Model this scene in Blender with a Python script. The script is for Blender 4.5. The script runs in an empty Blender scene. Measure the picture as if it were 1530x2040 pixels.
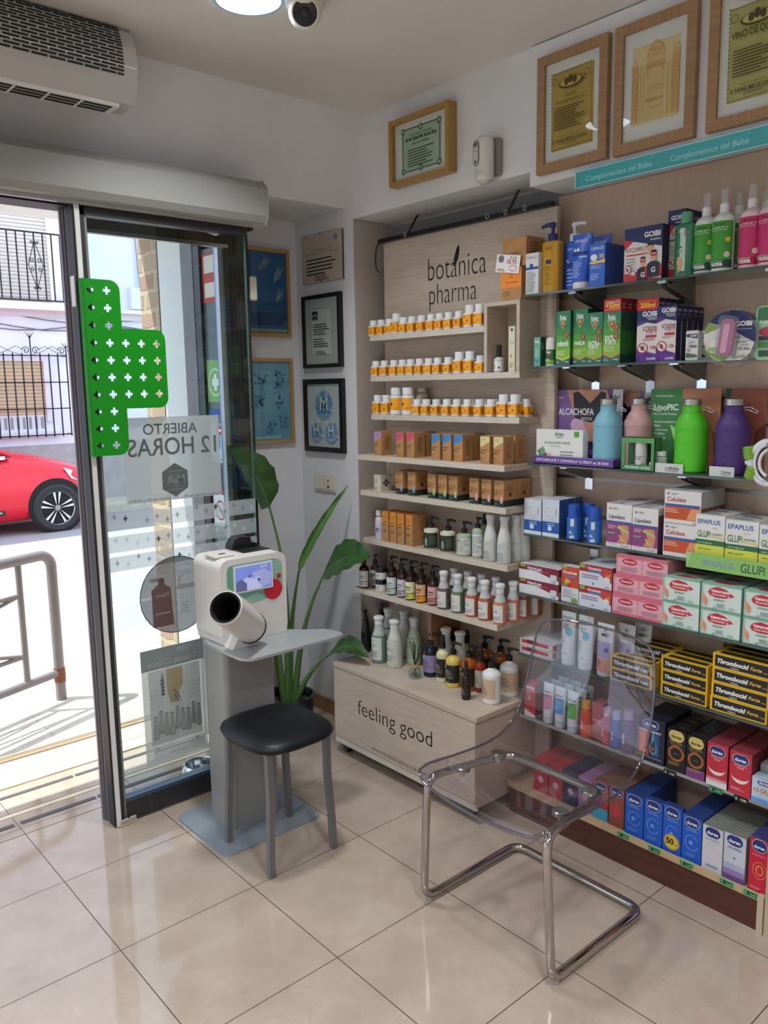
import bpy, math, random
from mathutils import Vector, Matrix
random.seed(7)
PI = math.pi
SC = bpy.context.scene
COL = SC.collection

# ---------------- camera ----------------
CAM_LOC = (-0.8129, -3.0371, 1.6097)
FPX = 1615.08                                   # focal length for a 1530 x 2040 picture
yaw, pitch, roll = 0.71552, 0.151854, -0.015971
fw = Vector((math.sin(yaw)*math.cos(pitch), math.cos(yaw)*math.cos(pitch), -math.sin(pitch)))
rt = Vector((math.cos(yaw), -math.sin(yaw), 0)); up = rt.cross(fw)
r1 = math.cos(roll)*rt + math.sin(roll)*up; u1 = -math.sin(roll)*rt + math.cos(roll)*up
cd = bpy.data.cameras.new('camera'); cam = bpy.data.objects.new('camera', cd); COL.objects.link(cam)
cd.sensor_fit = 'VERTICAL'; cd.sensor_height = 24; cd.lens = FPX*24/2040; cd.clip_start = .02; cd.clip_end = 200
cam.matrix_world = Matrix(((r1.x, u1.x, -fw.x, CAM_LOC[0]), (r1.y, u1.y, -fw.y, CAM_LOC[1]), (r1.z, u1.z, -fw.z, CAM_LOC[2]), (0, 0, 0, 1)))
SC.camera = cam

# ---------------- exposure and render settings ----------------
SC.view_settings.view_transform = 'Standard'; SC.view_settings.look = 'None'
SC.view_settings.gamma = 1; SC.view_settings.use_curve_mapping = False
SC.view_settings.exposure = 0.28
cy = SC.cycles
cy.max_bounces = 14; cy.diffuse_bounces = 5; cy.glossy_bounces = 6; cy.transmission_bounces = 8; cy.transparent_max_bounces = 24
cy.use_denoising = True; cy.sample_clamp_indirect = 6; cy.blur_glossy = .5

# ---------------- sky and sun ----------------
SKY_STR, SUN_STR = 3.2, 7.0
w = bpy.data.worlds.new('sky'); SC.world = w; w.use_nodes = True
nt = w.node_tree; bg = nt.nodes['Background']
sky = nt.nodes.new('ShaderNodeTexSky'); sky.sky_type = 'HOSEK_WILKIE'; sky.turbidity = 3.5; sky.sun_direction = Vector((-.42, .24, .87)).normalized()
mixn = nt.nodes.new('ShaderNodeMix'); mixn.data_type = 'RGBA'; mixn.inputs[0].default_value = .55
nt.links.new(sky.outputs[0], mixn.inputs[6]); mixn.inputs[7].default_value = (.80, .86, 1.0, 1)
nt.links.new(mixn.outputs[2], bg.inputs[0]); bg.inputs[1].default_value = SKY_STR
sl = bpy.data.lights.new('sun', 'SUN'); sl.energy = SUN_STR; sl.angle = .009; sl.color = (1, .95, .87)
so = bpy.data.objects.new('sun', sl); COL.objects.link(so); so.location = (0, 6, 8)
so.rotation_euler = Vector((.36, -.24, -.87)).to_track_quat('-Z', 'Y').to_euler()
LAMP_W = 10.0          # watts of each ceiling lamp inside

# ---------------- materials ----------------
def lin(h):
    h = h.lstrip('#'); c = [int(h[i:i+2], 16)/255 for i in (0, 2, 4)]
    return tuple((x/12.92 if x <= .04045 else ((x+.055)/1.055)**2.4) for x in c)+(1,)
MATS = {}
def K(h, rough=.55, metal=0.0, spec=.5, emit=0):
    key = ('K', h, rough, metal, spec, emit)
    if key in MATS: return MATS[key]
    m = bpy.data.materials.new('paint_'+h.strip('#')); m.use_nodes = True; m.use_backface_culling = False
    b = m.node_tree.nodes['Principled BSDF']
    b.inputs['Base Color'].default_value = lin(h); b.inputs['Roughness'].default_value = rough
    b.inputs['Metallic'].default_value = metal; b.inputs['Specular IOR Level'].default_value = spec
    if emit:
        b.inputs['Emission Color'].default_value = lin(h); b.inputs['Emission Strength'].default_value = emit
    MATS[key] = m; return m
def nmat(name):
    m = bpy.data.materials.new(name); m.use_nodes = True
    return m, m.node_tree, m.node_tree.nodes['Principled BSDF']
def N(nt, t, **kw):
    n = nt.nodes.new(t)
    for k, v in kw.items(): setattr(n, k, v)
    return n
def ramp(nt, stops):
    r = N(nt, 'ShaderNodeValToRGB'); e = r.color_ramp.elements
    while len(e) < len(stops): e.new(.5)
    for i, (p, c) in enumerate(stops): e[i].position = p; e[i].color = lin(c) if isinstance(c, str) else c
    return r
def noisy(name, c0, c1, scale=(1, 1, 1), ns=5, detail=4, rough=.5, bump=0, metal=0, spec=.5, dist=0, mid=(.35, .65)):
    if name in MATS: return MATS[name]
    m, nt, b = nmat(name)
    tc = N(nt, 'ShaderNodeTexCoord'); mp = N(nt, 'ShaderNodeMapping'); mp.inputs['Scale'].default_value = scale
    no = N(nt, 'ShaderNodeTexNoise'); no.inputs['Scale'].default_value = ns; no.inputs['Detail'].default_value = detail; no.inputs['Distortion'].default_value = dist
    r = ramp(nt, [(mid[0], c0), (mid[1], c1)])
    L = nt.links.new
    L(tc.outputs['Object'], mp.inputs[0]); L(mp.outputs[0], no.inputs['Vector']); L(no.outputs[0], r.inputs[0]); L(r.outputs[0], b.inputs['Base Color'])
    b.inputs['Roughness'].default_value = rough; b.inputs['Metallic'].default_value = metal; b.inputs['Specular IOR Level'].default_value = spec
    if bump:
        bp = N(nt, 'ShaderNodeBump'); bp.inputs['Strength'].default_value = bump; bp.inputs['Distance'].default_value = .002
        L(no.outputs[0], bp.inputs['Height']); L(bp.outputs[0], b.inputs['Normal'])
    MATS[name] = m; return m
def thin_glass(name, tint='#f4faf8', ior=1.45, rough=0.0, milk=0.0, milkcol='#ffffff', gain=1.0):
    """thin clear sheet: light passes straight through, Fresnel mirror on top, optional milky share"""
    if name in MATS: return MATS[name]
    m = bpy.data.materials.new(name); m.use_nodes = True; nt = m.node_tree; nt.nodes.clear(); L = nt.links.new
    o = N(nt, 'ShaderNodeOutputMaterial'); t = N(nt, 'ShaderNodeBsdfTransparent'); t.inputs[0].default_value = lin(tint)
    g = N(nt, 'ShaderNodeBsdfGlossy'); g.inputs['Roughness'].default_value = rough
    ge = N(nt, 'ShaderNodeNewGeometry'); dt = N(nt, 'ShaderNodeVectorMath', operation='DOT_PRODUCT'); L(ge.outputs['Normal'], dt.inputs[0]); L(ge.outputs['Incoming'], dt.inputs[1])
    ab = N(nt, 'ShaderNodeMath', operation='ABSOLUTE'); L(dt.outputs['Value'], ab.inputs[0])
    om = N(nt, 'ShaderNodeMath', operation='SUBTRACT'); om.inputs[0].default_value = 1; L(ab.outputs[0], om.inputs[1])
    pw = N(nt, 'ShaderNodeMath', operation='POWER'); pw.inputs[1].default_value = 5; L(om.outputs[0], pw.inputs[0])
    f0 = ((ior-1)/(ior+1))**2*gain
    mu = N(nt, 'ShaderNodeMath', operation='MULTIPLY_ADD'); mu.inputs[1].default_value = 1-f0; mu.inputs[2].default_value = f0; mu.use_clamp = True; L(pw.outputs[0], mu.inputs[0])
    mx = N(nt, 'ShaderNodeMixShader'); L(mu.outputs[0], mx.inputs[0])
    base = t.outputs[0]
    if milk:
        d = N(nt, 'ShaderNodeBsdfDiffuse'); d.inputs[0].default_value = lin(milkcol)
        tr = N(nt, 'ShaderNodeBsdfTranslucent'); tr.inputs[0].default_value = lin(milkcol)
        a = N(nt, 'ShaderNodeMixShader'); a.inputs[0].default_value = .5; L(d.outputs[0], a.inputs[1]); L(tr.outputs[0], a.inputs[2])
        c = N(nt, 'ShaderNodeMixShader'); c.inputs[0].default_value = milk; L(t.outputs[0], c.inputs[1]); L(a.outputs[0], c.inputs[2]); base = c.outputs[0]
    L(base, mx.inputs[1]); L(g.outputs[0], mx.inputs[2]); L(mx.outputs[0], o.inputs[0])
    MATS[name] = m; return m
def vinyl(h, milk=.8): return thin_glass('vinyl_'+h.strip('#')+str(milk), '#ffffff', 1.3, .4, milk, h, .5)
def metalm(name, h, rough=.15): return K(h, rough, 1.0)

# ---------------- mesh builder ----------------
_txt = {}
def text_geo(s, off=0.0, shear=0.0):
    key = (s, off, shear)
    if key not in _txt:
        cu = bpy.data.curves.new('lettering', 'FONT'); cu.body = s; cu.size = 1; cu.offset = off; cu.shear = shear; cu.resolution_u = 4
        ob = bpy.data.objects.new('lettering', cu); me = ob.to_mesh()
        vs = [(v.co.x, v.co.y) for v in me.vertices]; fs = [tuple(p.vertices) for p in me.polygons]
        ob.to_mesh_clear(); bpy.data.objects.remove(ob); bpy.data.curves.remove(cu)
        _txt[key] = (vs, fs)
    return _txt[key]
class MB:
    def __init__(s): s.v = []; s.f = []; s.m = []; s.sm = []; s.mats = []; s.k = 0
    def mi(s, m):
        if isinstance(m, str): m = K(m)
        if m not in s.mats: s.mats.append(m)
        return s.mats.index(m)
    def add(s, vs, fs, m, smooth=False, M=None):
        o = len(s.v); i = s.mi(m)
        s.v += [tuple(M @ Vector(p)) for p in vs] if M else [tuple(p) for p in vs]
        for f in fs: s.f.append(tuple(o+q for q in f)); s.m.append(i); s.sm.append(smooth)
        return s
    def box(s, x0, x1, y0, y1, z0, z1, m, M=None, bev=0):
        if bev:
            b = bev; vs = []; 
            X = (x0, x1); Y = (y0, y1); Z = (z0, z1); sg = (1, -1)
            idx = {}
            for i in (0, 1):
                for j in (0, 1):
                    for k in (0, 1):
                        for ax in range(3):
                            p = [X[i]+sg[i]*b, Y[j]+sg[j]*b, Z[k]+sg[k]*b]; p[ax] = (X[i], Y[j], Z[k])[ax]
                            idx[i, j, k, ax] = len(vs); vs.append(p)
            fs = []
            for a in (0, 1):
                fs.append([idx[a, 0, 0, 0], idx[a, 1, 0, 0], idx[a, 1, 1, 0], idx[a, 0, 1, 0]][::(-1 if a == 0 else 1)])
                fs.append([idx[0, a, 0, 1], idx[1, a, 0, 1], idx[1, a, 1, 1], idx[0, a, 1, 1]][::(1 if a == 0 else -1)])
                fs.append([idx[0, 0, a, 2], idx[1, 0, a, 2], idx[1, 1, a, 2], idx[0, 1, a, 2]][::(-1 if a == 0 else 1)])
            for a in (0, 1):
                for c in (0, 1):
                    fs.append([idx[a, c, 0, 0], idx[a, c, 1, 0], idx[a, c, 1, 1], idx[a, c, 0, 1]])
                    fs.append([idx[a, 0, c, 0], idx[a, 1, c, 0], idx[a, 1, c, 2], idx[a, 0, c, 2]])
                    fs.append([idx[0, a, c, 1], idx[1, a, c, 1], idx[1, a, c, 2], idx[0, a, c, 2]])
            for i in (0, 1):
                for j in (0, 1):
                    for k in (0, 1): fs.append([idx[i, j, k, 0], idx[i, j, k, 1], idx[i, j, k, 2]])
            return s.add(vs, fs, m, False, M)
        vs = [(x, y, z) for x in (x0, x1) for y in (y0, y1) for z in (z0, z1)]
        return s.add(vs, [(0, 1, 3, 2), (4, 6, 7, 5), (0, 4, 5, 1), (2, 3, 7, 6), (0, 2, 6, 4), (1, 5, 7, 3)], m, False, M)
    def lathe(s, prof, m, n=20, c=(0, 0), sx=1, sy=1, sq=0, M=None, smooth=True, cap=True):
        """prof [(r, z)] or [(r, z, material)]; sq>0 squares the section"""
        o = []
        for p in prof:
            ring = []
            for k in range(n):
                a = 2*PI*(k+.5)/n; ca, sa = math.cos(a), math.sin(a)
                q = 1 if not sq else min(1/max(abs(ca), abs(sa)), 1+sq)
                ring.append((c[0]+p[0]*ca*q*sx, c[1]+p[0]*sa*q*sy, p[1]))
            o.append(ring)
        for i in range(len(prof)-1):
            mm = prof[i][2] if len(prof[i]) > 2 else m
            s.add(o[i]+o[i+1], [(k, (k+1) % n, n+(k+1) % n, n+k) for k in range(n)], mm, smooth, M)
        if cap:
            for i, rev in ((0, -1), (len(prof)-1, 1)):
                if prof[i][0] > 1e-4: s.add(o[i], [tuple(range(n))[::rev]], prof[max(i-1, 0)][2] if len(prof[max(i-1, 0)]) > 2 else m, False, M)
        return s
    def tube(s, pts, r, m, n=10, closed=False, M=None, caps=True):
        P = [Vector(p) for p in pts]; R = r if isinstance(r, (list, tuple)) else [r]*len(P); rings = []; prev = None
        L = len(P)
        for i in range(L):
            if closed: t = (P[(i+1) % L]-P[i-1]).normalized()
            else: t = (P[min(i+1, L-1)]-P[max(i-1, 0)]).normalized()
            if prev is None:
                a = Vector((0, 0, 1)) if abs(t.z) < .9 else Vector((1, 0, 0)); u = t.cross(a).normalized()
            else: u = (prev-t*prev.dot(t)).normalized()
            prev = u; v = t.cross(u)
            rings.append([P[i]+(u*math.cos(2*PI*k/n)+v*math.sin(2*PI*k/n))*R[i] for k in range(n)])
        vs = [p for g in rings for p in g]; fs = []
        for i in range(L if closed else L-1):
            j = (i+1) % L
            fs += [(i*n+k, i*n+(k+1) % n, j*n+(k+1) % n, j*n+k) for k in range(n)]
        s.add(vs, fs, m, True, M)
        if not closed and caps:
            s.add(rings[0], [tuple(range(n))[::-1]], m, False, M); s.add(rings[-1], [tuple(range(n))], m, False, M)
        return s
    def prism(s, poly, d0, d1, m, plane='xz', M=None, mside=None):
        def P(a, b, d): return {'xz': (a, d, b), 'xy': (a, b, d), 'yz': (d, a, b)}[plane]
        n = len(poly); vs = [P(a, b, d0) for a, b in poly]+[P(a, b, d1) for a, b in poly]
        s.add(vs, [tuple(range(n)), tuple(range(n, 2*n))[::-1]], m, False, M)
        return s.add(vs, [(i, i+n, (i+1) % n+n, (i+1) % n) for i in range(n)], mside or m, False, M)
    # ---- printing on a surface: F(u, v, off) -> xyz
    def print_poly(s, F, pts, m):
        s.k += 1; s.add([F(u, v, .00012*s.k+.0002) for u, v in pts], [tuple(range(len(pts)))], m)
    def print_grid(s, F, u0, v0, u1, v1, m, n):
        s.k += 1; o = .00012*s.k+.0002
        vs = [F(u0+(u1-u0)*i/n, v, o) for i in range(n+1) for v in (v0, v1)]
        s.add(vs, [(2*i, 2*i+2, 2*i+3, 2*i+1) for i in range(n)], m, True)
    def ops(s, F, W, H, ops, curved=False):
        F0 = F
        for q in ops:
            t = q[0]; F = F0 if not curved or t == 'r' else (lambda u, v, o: F0(u, v, o+.0005))
            if t == 'r':
                if curved: s.print_grid(F, q[1]*W, q[2]*H, q[3]*W, q[4]*H, q[5], 8)
                else: s.print_poly(F, [(q[1]*W, q[2]*H), (q[3]*W, q[2]*H), (q[3]*W, q[4]*H), (q[1]*W, q[4]*H)], q[5])
            elif t == 'p': s.print_poly(F, [(u*W, v*H) for u, v in q[1]], q[2])
            elif t in 'ce':                                  # c: u v r(of W) col ; e: u v ru rv col
                ru, rv, col = (q[3]*W, q[3]*W, q[4]) if t == 'c' else (q[3]*W, q[4]*H, q[5])
                s.print_poly(F, [(q[1]*W+ru*math.cos(a*PI/12), q[2]*H+rv*math.sin(a*PI/12)) for a in range(24)], col)
            elif t == 'o':                                   # ring: u v ru rv thick(of W) col [a0 a1 in turns]
                a0, a1 = (q[7], q[8]) if len(q) > 7 else (0, 1); n = 28; s.k += 1; o = .00012*s.k+.0002; vs = []
                for i in range(n+1):
                    a = 2*PI*(a0+(a1-a0)*i/n)
                    for e in (0, q[5]*W): vs.append(F(q[1]*W+(q[3]*W-e)*math.cos(a), q[2]*H+(q[4]*H-e)*math.sin(a), o))
                s.add(vs, [(2*i, 2*i+2, 2*i+3, 2*i+1) for i in range(n)], q[6])
            elif t == 'R':                                   # rounded bar u0 v0 u1 v1 col
                u0, v0, u1, v1 = q[1]*W, q[2]*H, q[3]*W, q[4]*H; r = min(u1-u0, v1-v0)/2*(q[6] if len(q) > 6 else 1); pts = []
                for cx_, cy_, b in ((u1-r, v1-r, 0), (u0+r, v1-r, .5), (u0+r, v0+r, 1), (u1-r, v0+r, 1.5)):
                    pts += [(cx_+r*math.cos((b+i/12)*PI), cy_+r*math.sin((b+i/12)*PI)) for i in range(7)]
                s.print_poly(F, pts, q[5])
            elif t == 'l':                                   # fine print: u0 u1 vtop n dv col
                rnd = random.Random(int(q[3]*999)+len(s.v))
                for i in range(q[4]):
                    v = q[3]-i*q[5]; e = q[1]+(q[2]-q[1])*rnd.uniform(.6, 1)
                    if curved: s.print_grid(F, q[1]*W, (v-q[5]*.4)*H, e*W, v*H, q[6], 5); s.k -= 1
                    else: s.print_poly(F, [(q[1]*W, v*H), (e*W, v*H), (e*W, (v-q[5]*.4)*H), (q[1]*W, (v-q[5]*.4)*H)], q[6])
            elif t == 't':                                   # text: string u_centre v_base width col [bold shear vstretch rot]
                bold = q[6] if len(q) > 6 else 0; sh = q[7] if len(q) > 7 else 0; vst = q[8] if len(q) > 8 else 1; ro = q[9] if len(q) > 9 else 0
                vs, fs = text_geo(q[1], bold, sh)
                if not vs: continue
                x0 = min(p[0] for p in vs); x1 = max(p[0] for p in vs); sc = q[4]*W/(x1-x0); s.k += 1; o = .00012*s.k+.0002; P = []
                cr, sr = math.cos(ro), math.sin(ro)
                for p in vs:
                    a = (p[0]-(x0+x1)/2)*sc; b = p[1]*sc*vst
                    P.append(F(q[2]*W+a*cr-b*sr, q[3]*H+a*sr+b*cr, o))
                s.add(P, fs, q[5])
    def mesh(s, name):
        me = bpy.data.meshes.new(name); me.from_pydata(s.v, [], s.f)
        for m in s.mats: me.materials.append(m)
        me.polygons.foreach_set('material_index', s.m); me.polygons.foreach_set('use_smooth', s.sm)
        me.update(); return me
    def obj(s, name, parent=None, loc=None, rz=0):
        o = bpy.data.objects.new(name, s.mesh(name)); COL.objects.link(o)
        if parent: o.parent = parent
        if loc: o.location = loc
        if rz: o.rotation_euler = (0, 0, rz)
        return o
def FRONT(w): return lambda u, v, o: (u-w/2, -o, v)                       # on the face looking to -y
def RIGHT(w): return lambda u, v, o: (w/2+o, u, v)
def LEFT(w, d): return lambda u, v, o: (-w/2-o, d-u, v)
def TOP(w, h): return lambda u, v, o: (u-w/2, v, h+o)
def WX(x, y0, z0): return lambda u, v, o: (x-o, y0-u, z0+v)               # on a wall looking to -x; u runs to -y
def WY(y, x0, z0): return lambda u, v, o: (x0+u, y-o, z0+v)               # on a wall looking to -y
def CYL(r, sy, yc, a0, z0):                                               # wrapped round a bottle
    def F(u, v, o):
        a = a0+u/r; return ((r+o)*math.sin(a), yc-(r*sy+o)*math.cos(a), z0+v)
    return F
def tag(o, label=None, cat=None, group=None, kind=None):
    if label: o['label'] = label
    if cat: o['category'] = cat
    if group: o['group'] = group
    if kind: o['kind'] = kind
    return o
def struct(o, label=None): o['kind'] = 'structure'; return o
def empty(name, loc, rz=0):
    o = bpy.data.objects.new(name, None); COL.objects.link(o); o.empty_display_size = .05
    o.location = loc; o.rotation_euler = (0, 0, rz); return o
def copy_tree(o, parent=None):
    c = o.copy(); COL.objects.link(c)
    if parent: c.parent = parent
    for ch in KIDS.get(o.name, []): KIDS.setdefault(c.name, []).append(copy_tree(ch, c))
    return c
KIDS = {}
def part(mb, name, root, label=None):
    o = mb.obj(name, root); KIDS.setdefault(root.name, []).append(o)
    if label: o['label'] = label
    return o
ORD = ['first', 'second', 'third', 'fourth', 'fifth', 'sixth', 'seventh', 'eighth', 'ninth', 'tenth', 'eleventh', 'twelfth', 'thirteenth', 'fourteenth', 'fifteenth']
def rrect(x0, x1, y0, y1, r, n=5):
    pts = []
    for cx_, cy_, b in ((x1-r, y1-r, 0), (x0+r, y1-r, .5), (x0+r, y0+r, 1), (x1-r, y0+r, 1.5)):
        pts += [(cx_+r*math.cos((b+i/(2*n))*PI), cy_+r*math.sin((b+i/(2*n))*PI)) for i in range(n+1)]
    return pts

# ================= setting: the room =================
WALL = noisy('white_plaster', '#d4d5d8', '#dcdde0', ns=2.5, rough=.75, bump=.05)
CEIL = noisy('ceiling_plaster', '#d0cbc8', '#d8d4d1', ns=1.5, rough=.85)
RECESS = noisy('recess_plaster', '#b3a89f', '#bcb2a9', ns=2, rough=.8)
def floor_mat():
    m, nt, b = nmat('polished_cream_tiles'); L = nt.links.new
    tc = N(nt, 'ShaderNodeTexCoord'); sp = N(nt, 'ShaderNodeSeparateXYZ'); L(tc.outputs['Object'], sp.inputs[0])
    masks = []
    for ax in (0, 1):
        d = N(nt, 'ShaderNodeMath', operation='DIVIDE'); d.inputs[1].default_value = .45; L(sp.outputs[ax], d.inputs[0])
        a = N(nt, 'ShaderNodeMath', operation='ADD'); a.inputs[1].default_value = .5+100; L(d.outputs[0], a.inputs[0])
        fr = N(nt, 'ShaderNodeMath', operation='FRACT'); L(a.outputs[0], fr.inputs[0])
        su = N(nt, 'ShaderNodeMath', operation='SUBTRACT'); su.inputs[1].default_value = .5; L(fr.outputs[0], su.inputs[0])
        ab = N(nt, 'ShaderNodeMath', operation='ABSOLUTE'); L(su.outputs[0], ab.inputs[0])
        lt = N(nt, 'ShaderNodeMath', operation='LESS_THAN'); lt.inputs[1].default_value = .0032; L(ab.outputs[0], lt.inputs[0]); masks.append(lt)
    mx = N(nt, 'ShaderNodeMath', operation='MAXIMUM'); L(masks[0].outputs[0], mx.inputs[0]); L(masks[1].outputs[0], mx.inputs[1])
    n1 = N(nt, 'ShaderNodeTexNoise'); n1.inputs['Scale'].default_value = 5; n1.inputs['Detail'].default_value = 8; n1.inputs['Roughness'].default_value = .65
    L(tc.outputs['Object'], n1.inputs['Vector'])
    r1_ = ramp(nt, [(.3, '#9e8e7f'), (.55, '#aa9a8b'), (.75, '#b4a697')]); L(n1.outputs[0], r1_.inputs[0])
    n2 = N(nt, 'ShaderNodeTexNoise'); n2.inputs['Scale'].default_value = 6; n2.inputs['Detail'].default_value = 6; n2.inputs['Distortion'].default_value = 1.4
    L(tc.outputs['Object'], n2.inputs['Vector'])
    r2 = ramp(nt, [(.0, (0, 0, 0, 1)), (.493, (0, 0, 0, 1)), (.5, (1, 1, 1, 1)), (.507, (0, 0, 0, 1))]); L(n2.outputs[0], r2.inputs[0])
    n3 = N(nt, 'ShaderNodeTexNoise'); n3.inputs['Scale'].default_value = 3.1; L(tc.outputs['Object'], n3.inputs['Vector'])
    r3 = ramp(nt, [(.5, (0, 0, 0, 1)), (.62, (.35, .35, .35, 1))]); L(n3.outputs[0], r3.inputs[0])
    vm = N(nt, 'ShaderNodeMath', operation='MULTIPLY'); L(r2.outputs[0], vm.inputs[0]); L(r3.outputs[0], vm.inputs[1])
    c1 = N(nt, 'ShaderNodeMix', data_type='RGBA'); L(vm.outputs[0], c1.inputs[0]); L(r1_.outputs[0], c1.inputs[6]); c1.inputs[7].default_value = lin('#8d7560')
    c2 = N(nt, 'ShaderNodeMix', data_type='RGBA'); L(mx.outputs[0], c2.inputs[0]); L(c1.outputs[2], c2.inputs[6]); c2.inputs[7].default_value = lin('#3c3028')
    L(c2.outputs[2], b.inputs['Base Color'])
    b.inputs['Roughness'].default_value = .07; b.inputs['Specular IOR Level'].default_value = .62
    mr = N(nt, 'ShaderNodeMath', operation='MULTIPLY_ADD'); mr.inputs[1].default_value = .5; mr.inputs[2].default_value = .07; L(mx.outputs[0], mr.inputs[0]); L(mr.outputs[0], b.inputs['Roughness'])
    return m
FLOOR = floor_mat()
mb = MB(); mb.box(-4, 1.86, -6, .36, -.06, 0, FLOOR); struct(mb.obj('floor'))
mb = MB(); mb.box(-4.1, 1.86, -6.1, -.27, 2.74, 2.86, CEIL); struct(mb.obj('ceiling'))
mb = MB(); mb.box(-4.1, 1.86, -6.12, -6, 0, 2.74, WALL); struct(mb.obj('wall_back'))
mb = MB(); mb.box(-4.12, -4, -6, .12, 0, 2.74, WALL); struct(mb.obj('wall_left'))
# door wall bulkhead: leans outward at its foot, then a flat soffit
mb = MB(); XW0, XW1 = -4.0, 1.52
mb.prism([(-.27, 2.74), (-.27, 2.86), (.85, 2.86), (.85, 2.395), (-.11, 2.395)], XW0, XW1, WALL, 'yz')
struct(mb.obj('wall_front'))
# the wall beside the shopfront that carries the blue pictures
mb = MB(); mb.box(.985, 1.52, .26, .40, 0, 2.395, WALL); struct(mb.obj('wall_front_side'))
# right wall: pier with the certificates, wall above the recess, recess back, side and soffit
mb = MB()
mb.box(1.52, 1.9, -.175, .26, 0, 2.74, WALL)
mb.box(1.52, 1.9, -1.165, -.175, 2.34, 2.74, WALL)
mb.box(1.505, 1.9, -6, -1.165, 2.287, 2.735, WALL)
struct(mb.obj('wall_right'))
mb = MB(); mb.box(1.74, 1.86, -6, -.175, 0, 2.34, RECESS); mb.box(1.522, 1.74, -.18, -.174, 0, 2.338, RECESS)
struct(mb.obj('wall_right_recess'))
mb = MB(); mb.box(1.505, 1.52, -.16, .26, 0, .075, K('#9a7355', .5)); struct(mb.obj('baseboard_right'))
mb = MB(); mb.box(1.08, 1.505, .245, .26, 0, .075, K('#9a7355', .5)); struct(mb.obj('baseboard_front'))
# left part of the front wall, beyond the frame: low wall with a big shop window
mb = MB(); mb.box(-4, -1.0, -.11, .12, 0, .5, WALL); mb.box(-4, -1.0, -.11, .12, 2.3, 2.395, WALL); mb.box(-1.0, -.9, -.17, .12, 0, 2.395, K('#6b6a6c', .4, .6)); struct(mb.obj('wall_front_low'))
mb = MB(); mb.box(-4, -1.0, 0, .01, .5, 2.3, thin_glass('window_glass')); struct(mb.obj('window_1'))
# grey back panel above the wooden sign (mirror-like sheet)
mb = MB(); mb.box(1.725, 1.737, -1.16, -.2, 2.19, 2.325, K('#7d8080', .25)); struct(mb.obj('trim_1'))
# dark shopfront column and frames
DARK = noisy('dark_aluminium', '#232326', '#2e2d30', (40, 40, 1), 3, rough=.35)
GREYAL = K('#7b7677', .4, .3); SILV = K('#b9bcc0', .25, .8); WHAL = K('#d9d9d7', .4)
mb = MB(); mb.box(.975, 1.078, -.02, .26, 0, 2.395, DARK)
for i in range(5): mb.box(.99+i*.018, .992+i*.018, -.0215, -.02, 0, 2.395, K('#141416'))
struct(mb.obj('door_1'))
mb = MB(); mb.box(.34, .98, -.02, .0, 2.20, 2.395, DARK); mb.box(.34, .98, -.025, .0, 2.186, 2.20, SILV); mb.box(-.9, .27, .0, .10, 2.33, 2.395, K('#8c6d55')); struct(mb.obj('trim_2'))
# exterior reveal of the doorway and brick edge of the house
mb = MB(); mb.box(.985, 1.52, .40, .62, -.06, 2.395, K('#e2e4ea', .7)); struct(mb.obj('wall_reveal'))
def brick_mat():
    m, nt, b = nmat('old_brick'); L = nt.links.new
    tc = N(nt, 'ShaderNodeTexCoord'); sp = N(nt, 'ShaderNodeSeparateXYZ'); cb = N(nt, 'ShaderNodeCombineXYZ'); L(tc.outputs['Object'], sp.inputs[0])
    ad = N(nt, 'ShaderNodeMath', operation='ADD'); L(sp.outputs[0], ad.inputs[0]); L(sp.outputs[1], ad.inputs[1])
    L(ad.outputs[0], cb.inputs[0]); L(sp.outputs[2], cb.inputs[1])
    no = N(nt, 'ShaderNodeTexNoise'); no.inputs['Scale'].default_value = 14
    mxv = N(nt, 'ShaderNodeMix', data_type='VECTOR'); mxv.inputs[0].default_value = .03; L(cb.outputs[0], mxv.inputs[4]); L(no.outputs['Color'], mxv.inputs[5])
    L(tc.outputs['Object'], no.inputs['Vector'])
    br = N(nt, 'ShaderNodeTexBrick'); br.inputs['Scale'].default_value = 1; br.inputs['Brick Width'].default_value = .22; br.inputs['Row Height'].default_value = .085
    br.inputs['Mortar Size'].default_value = .012; br.inputs['Mortar Smooth'].default_value = .4
    br.inputs['Color1'].default_value = lin('#ac8a7c'); br.inputs['Color2'].default_value = lin('#b8a08a'); br.inputs['Mortar'].default_value = lin('#bfb096')
    L(mxv.outputs[1], br.inputs['Vector']); L(br.outputs[0], b.inputs['Base Color']); b.inputs['Roughness'].default_value = .9
    bp = N(nt, 'ShaderNodeBump'); bp.inputs['Strength'].default_value = .5; bp.inputs['Distance'].default_value = .01; L(br.outputs['Fac'], bp.inputs['Height']); bp.invert = True; L(bp.outputs[0], b.inputs['Normal'])
    return m
BRICK = brick_mat()
mb = MB(); mb.box(.985, 1.005, .622, .632, -.05, 2.39, K('#101012')); mb.box(.995, 1.9, .64, .85, -.05, 3.2, BRICK); struct(mb.obj('wall_brick_edge'))

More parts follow.
